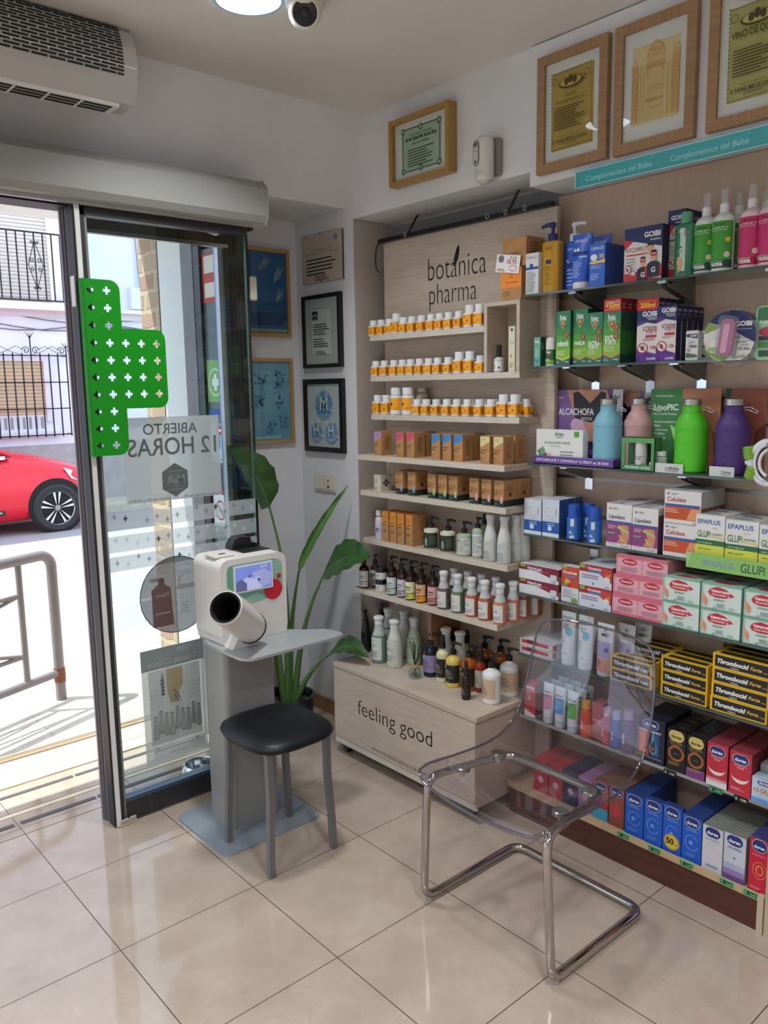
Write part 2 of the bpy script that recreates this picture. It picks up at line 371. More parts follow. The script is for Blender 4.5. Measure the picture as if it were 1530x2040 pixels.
# ================= outdoors =================
ASPH = noisy('sunlit_asphalt', '#8f8f93', '#a8a8ab', ns=60, detail=6, rough=.9, bump=.2)
PAVE = noisy('pale_paving', '#bab3a7', '#c8c1b5', ns=12, detail=6, rough=.85)
mb = MB(); mb.box(-14, 20, .36, 2.2, -.14, -.02, PAVE)
for i in range(-12, 20): mb.box(i*.4, i*.4+.006, .5, 2.19, -.0199, -.0192, K('#a9a398', .9))
for i in range(4): mb.box(-5, 8, .6+i*.4, .606+i*.4, -.0199, -.0192, K('#a9a398', .9))
struct(mb.obj('sidewalk'))
mb = MB(); mb.box(-14, 22, 2.2, 8.4, -.3, -.12, ASPH); struct(mb.obj('road'))
mb = MB(); mb.box(-8, 16, 3.25, 3.33, -.1199, -.118, K('#d7d7d9', .8)); struct(mb.obj('road_marking'))
mb = MB(); mb.box(-14, 22, 8.4, 9.3, -.3, -.02, PAVE); struct(mb.obj('sidewalk_far'))
# threshold slab, anti-slip strips and the pale ramp mat
mb = MB()
STR = K('#4e4a50', .6)
for a, b_ in ((-.46, -.012), (.012, .30)): mb.box(a, b_, .028, .05, 0, .0025, STR)
for a, b_ in ((-.9, .30),): mb.box(a, b_, .275, .295, 0, .0025, STR)
mb.box(.31, .96, .028, .05, 0, .0025, STR); mb.box(.31, .96, .275, .295, 0, .0025, STR)
mb.box(-.9, .96, .135, .138, 0, .002, K('#8a7a6c')); mb.box(-.9, .96, .108, .132, 0, .002, K('#d9cbb0'))
mb.box(-.9, .97, -.0525, -.0505, 0, .0012, K('#6a6058'))
struct(mb.obj('door_threshold_strips'))
mb = MB(); mb.prism([(.36, -.02), (.36, .006), (.40, .01), (.70, -.005), (.74, -.02)], .02, .97, noisy('cream_ramp', '#dccdae', '#e6dcc6', ns=9, rough=.8), 'yz')
for y in (.45, .62, .66): mb.box(.08, .93, y, y+.012, .002, .0085, K('#b59a86'))
o = mb.obj('doorway_ramp'); tag(o, 'pale cream ramp lying on the pavement just outside the open doorway', 'ramp')

# ---- house across the street ----
FAC = noisy('facade_render', '#dcdcec', '#e6e5f2', ns=1.5, rough=.85)
IRON = K('#1b1b20', .5, .3)
Yf = 9.3
mb = MB(); mb.box(-14, 22, Yf, Yf+.3, -.1, 9, FAC); mb.box(-14, 22, Yf-.03, Yf, -.05, .86, noisy('stone_plinth', '#9b989c', '#aaa7a9', ns=6, rough=.8))
mb.box(-14, 22, Yf-.05, Yf, 2.70, 2.80, K('#d9cdd2', .8)); mb.box(-14, 22, Yf-.12, Yf, 2.80, 2.86, K('#e8dfe2', .8))
mb.box(4.9, 4.98, Yf-.05, Yf, 2.8, 9, K('#eceaf4', .8))
struct(mb.obj('wall_house_opposite'))
def blind(name, x0, x1, z0, z1, col, col2, loc_y, label):
    root = empty(name, ((x0+x1)/2, loc_y, z0)); w_ = x1-x0; h_ = z1-z0
    m = MB(); n = int(h_/.05)
    for i in range(n):
        z = i*h_/n; m.prism([(-.012, z), (-.02, z+.02), (-.012, z+h_/n-.006), (0, z+h_/n-.004), (0, z)], -w_/2, w_/2, col, 'yz')
    part(m, 'slat_panel', root)
    m = MB(); t = .07
    m.box(-w_/2-t, -w_/2, -.05, .0, -.1, h_, col2); m.box(w_/2, w_/2+t, -.05, .0, -.1, h_, col2); m.box(-w_/2-t, w_/2+t, -.05, .0, h_, h_+t, col2)
    part(m, 'frame', root); return tag(root, label, 'window blind')
blind('balcony_shutter', 2.3, 3.53, 2.86, 5.0, K('#cdc6bf', .6), K('#e9e4e6', .7), Yf-.01, 'pale slatted shutter of the balcony door on the house opposite')
b = blind('window_shutter', 2.3, 3.34, 1.3, 2.07, K('#cdb494', .6), K('#e6e2ea', .7), Yf-.01, 'tan slatted shutter behind the barred ground floor window opposite')
m = MB(); m.box(-.52, .52, -.015, .01, -.24, 0, K('#d9dbe3', .4)); 
for i in range(12): m.box(-.5+i*.085, -.46+i*.085, -.018, -.015, -.2, -.03, K('#8e9098', .3))
m.box(-.62, .7, -.08, .01, -.30, -.24, K('#dfe0e8', .6)); part(m, 'window_sash', b)
def scroll(m, x, z, r, y, s=1, f=1, turns=1.3, th=.006):
    pts = []
    for i in range(22):
        a = i/21*turns*2*PI; rr = r*(1-i/26); pts.append((x+s*(rr*math.cos(a)-r), y, z+f*rr*math.sin(a)))
    m.tube(pts, th, IRON, 5)
def railing():
    root = empty('balcony_railing', (3.0, Yf-.45, 2.86)); x0, x1 = -1.6, .81
    m = MB()
    for z in (.02, .93): m.box(x0, x1, -.01, .01, z, z+.02, IRON)
    m.box(x1-.01, x1+.01, 0, .44, .93, .95, IRON); m.box(x1-.01, x1+.01, 0, .44, .02, .04, IRON)
    part(m, 'rail', root)
    for i in range(20):
        x = x1-.012-i*.118; m = MB(); m.box(x-.008, x+.008, -.008, .008, .02, .95, IRON); part(m, 'bar', root)
    m = MB(); c = x1-.012-5*.118
    for s in (-1, 1):
        m.tube([(c, -.012, .83), (c+s*.10, -.012, .5), (c, -.012, .18)], .006, IRON, 5)
        for z in (.45, .56): scroll(m, c+s*.09, z, .035, -.014, s, 1 if z > .5 else -1)
        scroll(m, c+s*.06, .80, .025, -.014, s, 1); scroll(m, c+s*.05, .2, .022, -.014, s, -1)
    part(m, 'ornament', root); return tag(root, 'black wrought iron balcony railing on the house across the street', 'railing')
railing()
mb = MB(); mb.box(.9, 3.86, Yf-.5, Yf, 2.76, 2.86, K('#e3d3d6', .8)); struct(mb.obj('balcony_slab'))
def grille():
    root = empty('window_grille', (3.0, Yf-.14, 1.0)); x0, x1 = -1.2, .66
    for z in (0, .38, .76, 1.14): m = MB(); m.box(x0, x1, -.008, .008, z, z+.016, IRON); part(m, 'crossbar', root)
    for i in range(15):
        x = x1-.01-i*.125; m = MB(); m.box(x-.008, x+.008, -.008, .008, -.02, 1.18, IRON); part(m, 'bar', root)
    for z in (0, 1.14): m = MB(); m.box(x1-.018, x1-.002, 0, .14, z, z+.016, IRON); part(m, 'crossbar', root)
    for c, hh in ((x1-.01, .13), (x1-.01-4*.125, .27), (x1-.01-9*.125, .13)):
        m = MB(); m.tube([(c, 0, 1.15), (c, 0, 1.15+hh)], .009, IRON, 6)
        for s in (-1, 0, 1): m.tube([(c, 0, 1.12+hh), (c+s*.03, 0, 1.17+hh), (c+s*.06, 0, 1.21+hh)], [.008, .006, .002], IRON, 5)
        for s in (-1, 1):
            scroll(m, c+s*.12, 1.22, .055, 0, s)
            m.tube([(c+s*.12, 0, 1.24), (c+s*.2, 0, 1.28), (c+s*.35, 0, 1.2), (c+s*.48, 0, 1.16)], .004, IRON, 5)
        part(m, 'cresting', root)
    return tag(root, 'black iron window grille with scrolled cresting on the house opposite', 'window grille')
grille()
for k, (z0, z1, lab) in enumerate(((2.70, 2.66, 'upper of the sagging cables under the opposite balcony'), (2.60, 2.52, 'middle of the sagging cables along the opposite facade'), (2.52, 2.60, 'lowest of the sagging cables along the opposite facade'))):
    m = MB(); m.tube([(1+i*.4, Yf-.03, z0+(z1-z0)*i/12-.05*math.sin(i*1.1+k)) for i in range(16)], .007, K('#6e676c', .8), 5)
    tag(m.obj('wall_cable'), 'thin dark ' + lab, 'cable', 'cables on the opposite facade')
m = MB(); m.box(4.72, 5.1, Yf-.118, Yf-.002, 2.87, 3.2, K('#e2e1ea', .6), bev=.01); m.tube([(4.9, Yf-.06, 3.2), (4.88, Yf-.06, 3.6), (4.8, Yf-.06, 5)], .01, K('#8f8e99'), 6)
tag(m.obj('junction_box'), 'pale electrical junction box high on the wall of the house opposite', 'junction box')

# ---- street guard rail ----
GALV = K('#7b7678', .5, .3)
def guard():
    root = empty('pedestrian_guard_rail', (.60, 1.26, -.02), math.radians(21)); R_ = .027
    def loop(x1):
        return
    m = MB(); L_ = -1.75; z = .80; c = .07; pts = [(0, 0, 0), (0, 0, z-c)]
    for i in range(1, 7): a = i/6*PI/2; pts.append((-c+c*math.cos(a), 0, z-c+c*math.sin(a)))
    pts += [(L_+c, 0, z)]
    for i in range(1, 7): a = i/6*PI/2; pts.append((L_+c-c*math.sin(a), 0, z-c+c*math.cos(a)))
    pts += [(L_, 0, 0)]
    m.tube(pts, R_, GALV, 12); part(m, 'hoop', root)
    def bar(a, b, r): m = MB(); m.tube([a, b], r, GALV, 8); part(m, 'bar', root)
    bar((0, 0, .15), (L_, 0, .15), .022); bar((-.20, 0, .15), (-.20, 0, z), .016); bar((L_+.20, 0, .15), (L_+.20, 0, z), .016)
    bar((-.20, 0, .62), (L_+.2, 0, .62), .012); bar((-.20, 0, .30), (L_+.2, 0, .30), .012)
    bar((-.20, 0, .62), (L_/2, 0, .46), .010); bar((-.20, 0, .30), (L_/2, 0, .46), .010); bar((L_/2, 0, .46), (L_+.2, 0, .62), .010); bar((L_/2, 0, .46), (L_+.2, 0, .30), .010)
    m = MB(); m.lathe([(.029, .10), (.0305, .13), (.029, .18)], K('#7d4a38', .9), 12); part(m, 'rust_patch', root, 'rust stained joint')
    return tag(root, 'grey tubular pedestrian guard rail standing on the sunny pavement', 'railing')
guard()

# ---- red car parked opposite ----
def car():
    root = empty('parked_car', (2.72, 7.3, -.12)); RED = K('#d3102c', .22, .0, .6); BLK = K('#141416', .4); W2 = .86
    GL = K('#30343c', .08)
    # stations: x, z_low, z_belt, half width at belt
    st = [(-3.40, .30, .98, .72), (-3.3, .22, 1.05, .82), (-2.6, .20, 1.0, .86), (-1.6, .18, .98, .86), (-.9, .18, .97, .86), (-.5, .18, .96, .86), (0, .2, .86, .86), (.35, .2, .76, .83), (.6, .22, .66, .72), (.72, .26, .52, .55)]
    m = MB(); rings = []
    for x, zl, zb, hw in st:
        r_ = []
        for y, z in ((hw*.92, zl), (hw, zl+.12), (hw*1.0, (zl+zb)/2), (hw*.985, zb-.1), (hw*.93, zb-.02), (hw*.6, zb+.05), (0, zb+.08)): r_.append((x, .86-y, z))
        for y, z in ((hw*.6, zb+.05), (hw*.93, zb-.02), (hw*.985, zb-.1), (hw, (zl+zb)/2), (hw, zl+.12), (hw*.92, zl)): r_.append((x, .86+y, z))
        rings.append(r_)
    n = len(rings[0]); vs = [p for r_ in rings for p in r_]; fs = []
    for i in range(len(rings)-1):
        for k in range(n-1): fs.append((i*n+k, i*n+k+1, (i+1)*n+k+1, (i+1)*n+k))
        fs.append((i*n+n-1, i*n, (i+1)*n, (i+1)*n+n-1))
    m.add(vs, fs, RED, True); m.add(rings[0], [tuple(range(n))], RED); m.add(rings[-1], [tuple(range(n))[::-1]], RED); part(m, 'body', root)
    # greenhouse
    m = MB(); gh = [(-3.2, .70, 1.0, 1.05), (-2.9, .62, 1.0, 1.38), (-2.0, .62, 1.0, 1.45), (-1.4, .62, .98, 1.42), (-.55, .70, .95, 1.0)]
    rr = []
    for x, hw, z0, z1 in gh: rr.append([(x, .86-.82, z0), (x, .86-hw, z1), (x, .86+hw, z1), (x, .86+.82, z0)])
    vs = [p for r_ in rr for p in r_]; fs = []
    for i in range(len(rr)-1):
        for k in range(3): fs.append((i*4+k, i*4+k+1, (i+1)*4+k+1, (i+1)*4+k))
    m.add(vs, fs, GL, False); part(m, 'windows', root, 'dark side and front glass')
    m = MB()
    for sy in (-1, 1):
        m.tube([(-.5, .86+sy*.8, .99), (-1.38, .86+sy*.64, 1.42), (-2.0, .86+sy*.64, 1.47), (-2.9, .86+sy*.64, 1.4), (-3.2, .86+sy*.72, 1.05)], .035, RED, 6)
        m.tube([(-1.75, .86+sy*.83, .98), (-1.8, .86+sy*.64, 1.45)], .03, BLK, 6)
    m.box(-2.9, -1.4, .26, 1.46, 1.42, 1.48, RED); part(m, 'roof', root)
    m = MB(); m.tube([(-1.7, .0, .985), (-.5, .02, .98)], .01, K('#2a2a2c', .3), 6); m.box(-1.9, -.62, -.006, .01, .27, .33, BLK); m.box(-1.7, -.66, -.012, .0, .30, .315, K('#b8b8ba', .3, .8))
    part(m, 'sill_trim', root)
    m = MB()
    for x in (-.78,): m.tube([(x, -.004, .3), (x+.02, -.006, .7), (x+.04, .004, .95)], .004, K('#7a0a18'), 5)
    part(m, 'door_seam', root)
    m = MB(); m.lathe([(.02, -.1), (.09, -.07), (.10, 0), (.09, .05), (.03, .07)], K('#1d1d20', .3), 14, sy=.7, M=Matrix.Translation((-.72, -.10, 1.02)) @ Matrix.Rotation(PI/2, 4, 'Y'))
    m.tube([(-.66, -.03, .9), (-.70, -.08, .98)], .03, BLK, 6); m.box(-.8, -.62, -.165, -.15, .96, 1.0, K('#d8d8dc', .3)); part(m, 'wing_mirror', root)
    m = MB(); m.add([(.12, .03, .80), (.52, .16, .66), (.58, .2, .56), (.40, .06, .58), (.2, .01, .66)], [(0, 1, 2, 3, 4)], K('#cfd6e0', .1)); part(m, 'headlamp', root)
    for wx in (0, -2.59):
        for wy, sg in ((-.012, -1), (1.732, 1)):
            M_ = Matrix.Translation((wx, wy, .302)) @ Matrix.Rotation(PI/2*(1 if sg < 0 else -1), 4, 'X')
            m = MB(); m.lathe([(.21, .0), (.27, .018), (.298, .0), (.302, -.05), (.302, -.15), (.27, -.19)], K('#2c2c2f', .8), 36, M=M_, cap=False)
            m.lathe([(0, -.006), (.345, -.006), (.352, -.012)], K('#0c0c0e', .8), 40, M=Matrix.Translation((wx, wy, .325)) @ Matrix.Rotation(PI/2*(1 if sg < 0 else -1), 4, 'X'), cap=False)  # black disc paints the shaded wheel arch gap around the tyre
            o = part(m, 'tyre', root)
            m = MB(); m.lathe([(.0, -.02), (.05, -.015), (.06, -.06), (.20, -.07), (.212, .004), (.205, .008)], K('#3a3a3e', .5, .4), 30, M=M_, cap=False)
            for i in range(5):
                for d in (-.16, .16):
                    a = i*2*PI/5+.3; p = [(.04*math.cos(a+d*2), .04*math.sin(a+d*2)), (.2*math.cos(a+d*1.1-.07), .2*math.sin(a+d*1.1-.07)), (.2*math.cos(a+d*1.1+.07), .2*math.sin(a+d*1.1+.07))]
                    m.prism([(q[0], q[1]) for q in p], -.01, .008, K('#e4e4e8', .4, .1), 'xy', M_)
            m.lathe([(.205, .0), (.214, .01), (.212, -.01)], K('#c8c8cc', .25, .7), 30, M=M_, cap=False); m.lathe([(0.0, .012), (.035, .01), (.045, -.02)], K('#8e8e92', .3, .6), 12, M=M_)
            part(m, 'wheel_rim', o)
    return tag(root, 'shiny red hatchback parked across the street, nose to the right', 'car')
car()

# ================= sliding door leaf =================
GLASS = thin_glass('door_glass', '#eef6f4', 1.5)
def leaf():
    root = empty('sliding_glass_door', (.27, -.22, 0))
    m = MB(); m.box(.005, .668, -.005, .005, .10, 2.25, GLASS); part(m, 'pane', root)
    m = MB(); m.box(0, .016, -.028, .03, .004, 2.25, WHAL); m.box(.016, .034, -.02, .02, .004, 2.25, K('#2b2b30', .4)); m.box(.034, .044, -.014, .014, .004, 2.25, K('#8b8c88', .4, .4)); m.box(-.008, 0, -.02, .03, .004, 2.25, K('#1d1d20'))
    part(m, 'stile', root, 'white, black and grey edge profile')
    m = MB(); m.box(.044, .668, -.018, .018, .01, .085, DARK); m.box(.044, .668, -.02, .02, .085, .10, K('#4a5a6e', .3, .5)); part(m, 'bottom_rail', root)
    m = MB(); m.box(0, .668, -.02, .02, 2.2, 2.27, DARK); part(m, 'top_rail', root)
    m = MB(); m.box(.666, .670, -.0055, .0055, .10, 2.25, thin_glass('glass_edge', '#5f8c78', 1.5, 0, .35, '#7fae98')); part(m, 'glass_edge', root, 'green tinted glass edge')
    m = MB(); m.box(-.012, .0, -.012, .02, 1.9, 2.0, WHAL); part(m, 'lock', root)
    return tag(root, 'sliding glass door leaf covered with stickers, slid open beside the kiosk', 'door')
leaf()
# fixed jamb beside the leaf and header over the opening
mb = MB()
for x0, x1, y0, c in ((.254, .260, -.152, '#847e83'), (.260, .266, -.166, '#6e6a70'), (.266, .2695, -.178, '#8a858c')): mb.box(x0, x1, y0, -.140, 0, 2.30, K(c, .4, .3))
struct(mb.obj('door_2'))
mb = MB(); mb.box(-1.0, .266, -.17, -.12, 2.24, 2.30, K('#a7a3a2', .4, .3)); mb.box(-1.0, .266, -.18, -.17, 2.27, 2.30, WHAL); struct(mb.obj('trim_3'))
# door operator box over the doorway
m = MB(); prof = [(-.12, 2.40), (-.27, 2.40), (-.30, 2.368), (-.30, 2.268), (-.285, 2.245), (-.245, 2.235), (-.12, 2.235)]
root = empty('door_operator_box', (1.0, -.2, 2.24))
def sh(p, dy=.2, dz=-2.24): return [(a+dy, b_+dz) for a, b_ in p]
m.prism(sh(prof), -3.2, -.004, noisy('box_cover', '#8e8e8b', '#959592', ns=2, rough=.5), 'yz'); part(m, 'cover', root)
m = MB(); m.prism(sh([(-.305, 2.372), (-.305, 2.264), (-.288, 2.238), (-.12, 2.228), (-.12, 2.404), (-.27, 2.404)]), -.004, 0, K('#9b9893', .5), 'yz'); part(m, 'end_cap', root)
m = MB(); m.box(-3.2, -.06, -.06, -.045, -.012, 0, SILV); m.box(-3.2, -.02, -.02, .08, -.014, 0, K('#151518')); part(m, 'guide_rail', root, 'silver strip over a dark slot')
tag(root, 'long grey door operator box above the sliding door', 'door operator')
# floor guide at foot of the leaf
m = MB(); m.box(-.035, .035, -.016, .022, 0, .008, K('#b9ab98', .5), bev=.003); m.box(-.035, .035, .006, .018, .008, .03, K('#b9ab98', .5), bev=.003); m.box(-.035, .03, -.016, -.006, .008, .026, K('#a89a88', .5), bev=.003)
m.lathe([(.005, .02), (.004, .0275), (0, .028)], K('#3c3a38'), 10, (0, -.011))
tag(m.obj('floor_guide', None, (.315, -.235, 0), .1), 'small beige floor guide bracket at the foot of the door frame', 'door guide')
# green half cross, a bent metal plate carried on the leaf
def cross():
    GR = K('#0a8a12', .35, 0, .5); root = empty('green_cross_pull', (.277, -.262, 1.39))
    H_ = .60; W1, W2_ = .125, .285
    m = MB(); hz = [.0, .162, .438, .60]; plus = []
    r = .035
    out = [(0, 0), (W1-r, 0)]+[(W1-r+r*math.sin(a*PI/12), r-r*math.cos(a*PI/12)) for a in range(1, 7)]+[(W1, hz[1]), (W2_-r, hz[1])]
    out += [(W2_-r+r*math.sin(a*PI/12), hz[1]+r-r*math.cos(a*PI/12)) for a in range(1, 7)]+[(W2_, hz[2]-r)]
    out += [(W2_-r+r*math.cos(a*PI/12), hz[2]-r+r*math.sin(a*PI/12)) for a in range(1, 7)]+[(W1, hz[2]), (W1, H_-r)]
    out += [(W1-r+r*math.cos(a*PI/12), H_-r+r*math.sin(a*PI/12)) for a in range(1, 7)]+[(0, H_)]
    # plate with real plus-shaped holes: fill with text-like 2D curve so the holes are cut out
    cu = bpy.data.curves.new('plate', 'CURVE'); cu.dimensions = '2D'; cu.fill_mode = 'BOTH'; cu.extrude = .0015
    def spl(pts):
        s = cu.splines.new('POLY'); s.points.add(len(pts)-1)
        for i, p in enumerate(pts): s.points[i].co = (p[0], p[1], 0, 1)
        s.use_cyclic_u = True
    spl(out)
    def pl(cx_, cz, a=.0135, b=.0048): spl([(cx_-b, cz-a), (cx_+b, cz-a), (cx_+b, cz-b), (cx_+a, cz-b), (cx_+a, cz+b), (cx_+b, cz+b), (cx_+b, cz+a), (cx_-b, cz+a), (cx_-b, cz+b), (cx_-a, cz+b), (cx_-a, cz-b), (cx_-b, cz-b)][::-1])
    for i in range(10):
        z = .036+i*.0587
        pl(.022, z, .012, .0048); pl(.079, z)
        if .17 < z < .43:
            for k in (1, 2, 3): pl(.079+k*.0575, z)
    ob = bpy.data.objects.new('plate', cu); COL.objects.link(ob); bpy.context.view_layer.update()
    dg = bpy.context.evaluated_depsgraph_get(); me = bpy.data.meshes.new_from_object(ob.evaluated_get(dg)); bpy.data.objects.remove(ob)
    vs = [tuple(v.co) for v in me.vertices]; fs = [tuple(p.vertices) for p in me.polygons]
    m.add([(x, -z_, y) for x, y, z_ in vs], fs, GR); part(m, 'plate', root)
    m = MB(); pts = [(0, 0), (-.006, .003), (-.010, .012), (-.010, .038), (-.007, .038), (-.007, .013), (-.004, .006), (0, .003)]
    m.prism(pts, 0, H_, GR, 'xy'); part(m, 'folded_edge', root)
    return tag(root, 'green metal half cross with plus-shaped holes fixed to the door edge', 'cross sign')
cross()
# stickers on the glass, read from outside, so mirrored from in here
def GL_(x0, z0, w_=None):   # mirrored print on the inner face of the leaf
    return lambda u, v, o: (x0+(w_-u), -.2262-o, z0+v)
def sticker(name, x0, z0, W, H, ops, label, cat='sticker'):
    m = MB(); F = GL_(0, 0, W); m.ops(F, W, H, ops); return tag(m.obj(name, None, (x0, 0, z0)), label, cat)
VG = vinyl('#b6bbbb', .86); VD = vinyl('#6f7473', .95)  # white paper and lettering; the backlit greying is put into these colours
hexa = [(.5+.155*math.cos(PI/6+i*PI/3), .24+.155*.39/.31*math.sin(PI/6+i*PI/3)*1.05) for i in range(6)]
o1 = [('r', 0, 0, 1, 1, VG), ('t', 'ABIERTO', .52, .80, .56, VD, .012), ('t', '12 HORAS', .5, .55, .92, VD, .012, 0, 1.1), ('p', hexa, VD),
      ('t', 'M', .44, .2, .075, VG, .01), ('t', 'R', .56, .2, .06, VG, .01), ('o', .5, .22, .02, .02, .008, VG), ('r', .495, .19, .505, .26, VG), ('t', '1891', .5, .155, .045, VG),
      ('t', 'FARMACIA', .5, .335, .14, VG), ('t', 'ANTEQUERA', .5, .115, .15, VG), ('t', 'Lunes a viernes de 9h a 21h. Sabado de 9h a 14:30 h', .5, .012, .95, VD)]
sticker('opening_hours_poster', .395, 1.205, .39, .312, o1, 'grey backlit opening hours poster stuck high on the sliding glass door')
def circ():
    W = .30; m = MB(); F = GL_(0, 0, W)
    c = vinyl('#7b797c', .88); l = vinyl('#b5b3b4', .9); bt = vinyl('#7a5a58', .9)
    m.ops(F, W, W, [('c', .5, .5, .5, c), ('o', .5, .5, .5, .5, .012, vinyl('#5e5d60', .95)), ('t', 'CHAMPU ANTICAIDA', .5, .86, .5, l), ('r', .66, .70, .86, .76, l), ('t', 'NUEVO', .76, .71, .16, VD, .02),
        ('t', 'PILEXIT', .34, .74, .32, l), ('t', '3', .44, .60, .08, l, .02), ('R', .12, .56, .50, .62, l),
        ('p', [(.56, .12), (.84, .12), (.84, .6), (.76, .66), (.74, .66), (.74, .74), (.66, .74), (.66, .66), (.58, .6)], bt), ('t', 'Pilexit', .70, .5, .18, l, .01), ('r', .6, .28, .8, .30, l),
        ('t', '5', .42, .42, .04, l), ('t', '2', .2, .42, .04, l), ('l', .34, .5, .39, 4, .04, l), ('l', .12, .28, .39, 4, .04, l), ('r', .30, .3, .305, .5, l)])
    return tag(m.obj('round_shampoo_sticker', None, (.42, 0, .69)), 'round grey shampoo sticker on the door glass, partly behind the kiosk', 'sticker')
circ()
def tronos():
    W, H = .262, .455; m = MB(); F = GL_(0, 0, W); g = vinyl('#b2b7b5', .88); d = vinyl('#93989a', .93); p = vinyl('#cbcecb', .9); ln = vinyl('#767b7e', .95); yl = vinyl('#c3b48f', .9); lt = vinyl('#cfd0cb', .9)  # poster paper tinted with the grey it shows against the light
    o = [('r', 0, 0, 1, 1, g), ('r', .0, .82, 1, 1, d), ('r', .08, .16, .9, .81, p), ('t', 'XXVII', .3, .93, .26, lt, .02), ('t', 'PROCESION de', .66, .92, .2, lt), ('t', 'Tronos Chicos', .5, .845, .8, lt, .02), ('p', [(.36, .78), (.36, .64), (.42, .6), (.44, .5), (.58, .5), (.62, .62), (.62, .80), (.36, .8)], yl)]
    # skyline
    o += [('p', [(.66, .58), (.66, .72), (.685, .79), (.71, .72), (.71, .58)], vinyl('#9a9ea0', .9)), ('l', .66, .73, .72, 5, .03, ln)]
    rnd = random.Random(3)
    for side in (0, 1):
        for i in range(5):
            for k in range(4):
                u = (.10 if side == 0 else .72)+k*.05-(0 if side == 0 else i*.0); v = .5+i*.035
                o.append(('o', u, v, .012, .008, .004, ln))
    for k in range(3): o.append(('p', [(.5+s*(.12-.03*k), .47) if s else (.5, .62-.02*k) for s in (-1, 0, 1)]+[(.5+.01, .6-.02*k)], ln if k % 2 == 0 else p))
    for i in range(9):                       # row of robed figures
        u = .14+i*.088; v = (.41, .44, .40)[i % 3]; h_ = .17
        o += [('e', u, v+.01, .028, .017, ln), ('e', u, v+.006, .020, .012, p), ('p', [(u-.022, v-.01), (u+.022, v-.01), (u+.04, v-h_), (u-.04, v-h_)], ln), ('p', [(u-.016, v-.014), (u+.016, v-.014), (u+.032, v-h_+.006), (u-.032, v-h_+.006)], p),
              ('r', u-.002, v-h_, u+.002, v-.05, ln), ('r', u-.014, v-h_-.01, u-.006, v-h_, ln), ('r', u+.006, v-h_-.01, u+.014, v-h_, ln)]
    o += [('r', .08, .05, .9, .12, p), ('r', .08, .12, .9, .126, ln), ('t', 'Antequera, Mayo', .5, .07, .3, ln), ('c', .84, .14, .015, ln), ('c', .2, .14, .02, ln)]
    m.ops(F, W, H, o); return tag(m.obj('procession_poster', None, (.408, 0, .19)), 'grey backlit procession poster with robed figures, low on the door glass', 'poster')
tronos()
# frosted bands with little crosses
def band(x0, x1, z0, z1, lab, seed):
    W, H = x1-x0, z1-z0; m = MB(); F = GL_(0, 0, W); rnd = random.Random(seed); o = [('r', 0, 0, 1, 1, vinyl('#c3c6c8', .62))]
    for i in range(15):
        u = .03+i*.066; v = rnd.uniform(.15, .7); a, b_ = .014, .004; c = K('#33363a') if rnd.random() < .2 else vinyl('#8f979b' if rnd.random() < .5 else '#dcdfe2', .7); q = H/W
        o += [('r', u-b_, v, u+b_, v+.36, c), ('r', u-a, v+.14, u+a, v+.22, c)]
    m.ops(F, W, H, o); return tag(m.obj('frosted_band', None, (x0, 0, z0)), lab, 'sticker')
band(.315, .937, 1.115, 1.175, 'topmost frosted band with little crosses across the glass door', 1)
band(.315, .937, 1.035, 1.095, 'middle frosted band with little crosses across the glass door', 2)
band(.315, .937, .965, 1.02, 'lowest frosted band with little crosses across the glass door', 3)
# outer glass door folded open against the doorway reveal
def outer():
    root = empty('outer_glass_door', (.965, .0, 0))
    m = MB(); m.box(-.006, .002, .04, .16, .1, 2.2, thin_glass('outer_glass', '#b8c8d8', 1.6, 0, .55, '#a9bccb')); part(m, 'pane', root)
    m = MB(); m.box(-.02, .008, -.0, .028, 0, 2.22, SILV); m.box(-.018, .008, .028, .04, 0, 2.22, K('#6f87a4', .2, .7)); part(m, 'front_stile', root, 'bright silver upright')
    m = MB(); m.box(-.02, .008, .16, .215, 0, 2.22, K('#1b2024', .2)); m.box(-.022, .008, .215, .32, 0, 2.25, K('#7d7a80', .5, .2)); part(m, 'rear_stile', root, 'dark and grey uprights')
    m = MB(); F = lambda u, v, o: (-.0075-o, .158-u, v)
    m.ops(F, .115, 1, [('r', .02, 1.98, 1, 2.18, '#c9564c'), ('r', .15, 2.10, .95, 2.17, '#e8e6e2'), ('r', .15, 2.0, .95, 2.06, '#e8e6e2'), ('r', .02, 1.56, 1, 1.74, '#7cb06a'), ('o', .62, 1.645, .5, .06, .07, '#cfe4c8'), ('r', .52, 1.61, .72, 1.68, '#e4f0f0'), ('r', .38, 1.63, .86, 1.66, '#e4f0f0'),
        ('r', .02, 1.50, 1, 1.53, '#2f56a8'), ('r', .1, 1.30, 1, 1.47, '#bfe0ec'), ('r', .5, 1.36, .8, 1.47, '#2b95d6'), ('c', .75, 1.44, .2, '#c9453c'), ('c', .45, 1.40, .18, '#c9453c'), ('r', .6, 1.435, .9, 1.445, '#ffffff'), ('l', .15, .95, 1.34, 4, .012, '#2b6d9c'),
        ('r', .1, 1.18, 1, 1.28, '#39424c'), ('r', .1, 1.16, 1, 1.18, '#b8303c'), ('r', .1, 1.02, 1, 1.16, '#d6e6ec'), ('o', .6, 1.09, .36, .045, .07, '#c0262c'), ('p', [(.35, 1.11), (.42, 1.12), (.86, 1.07), (.8, 1.06)], '#c0262c'), ('r', .5, 1.085, .8, 1.092, '#222222')])
    part(m, 'stickers', root, 'column of coloured notices on the pane')
    return tag(root, 'outer glass door with coloured notices folded against the doorway side', 'door')
outer()
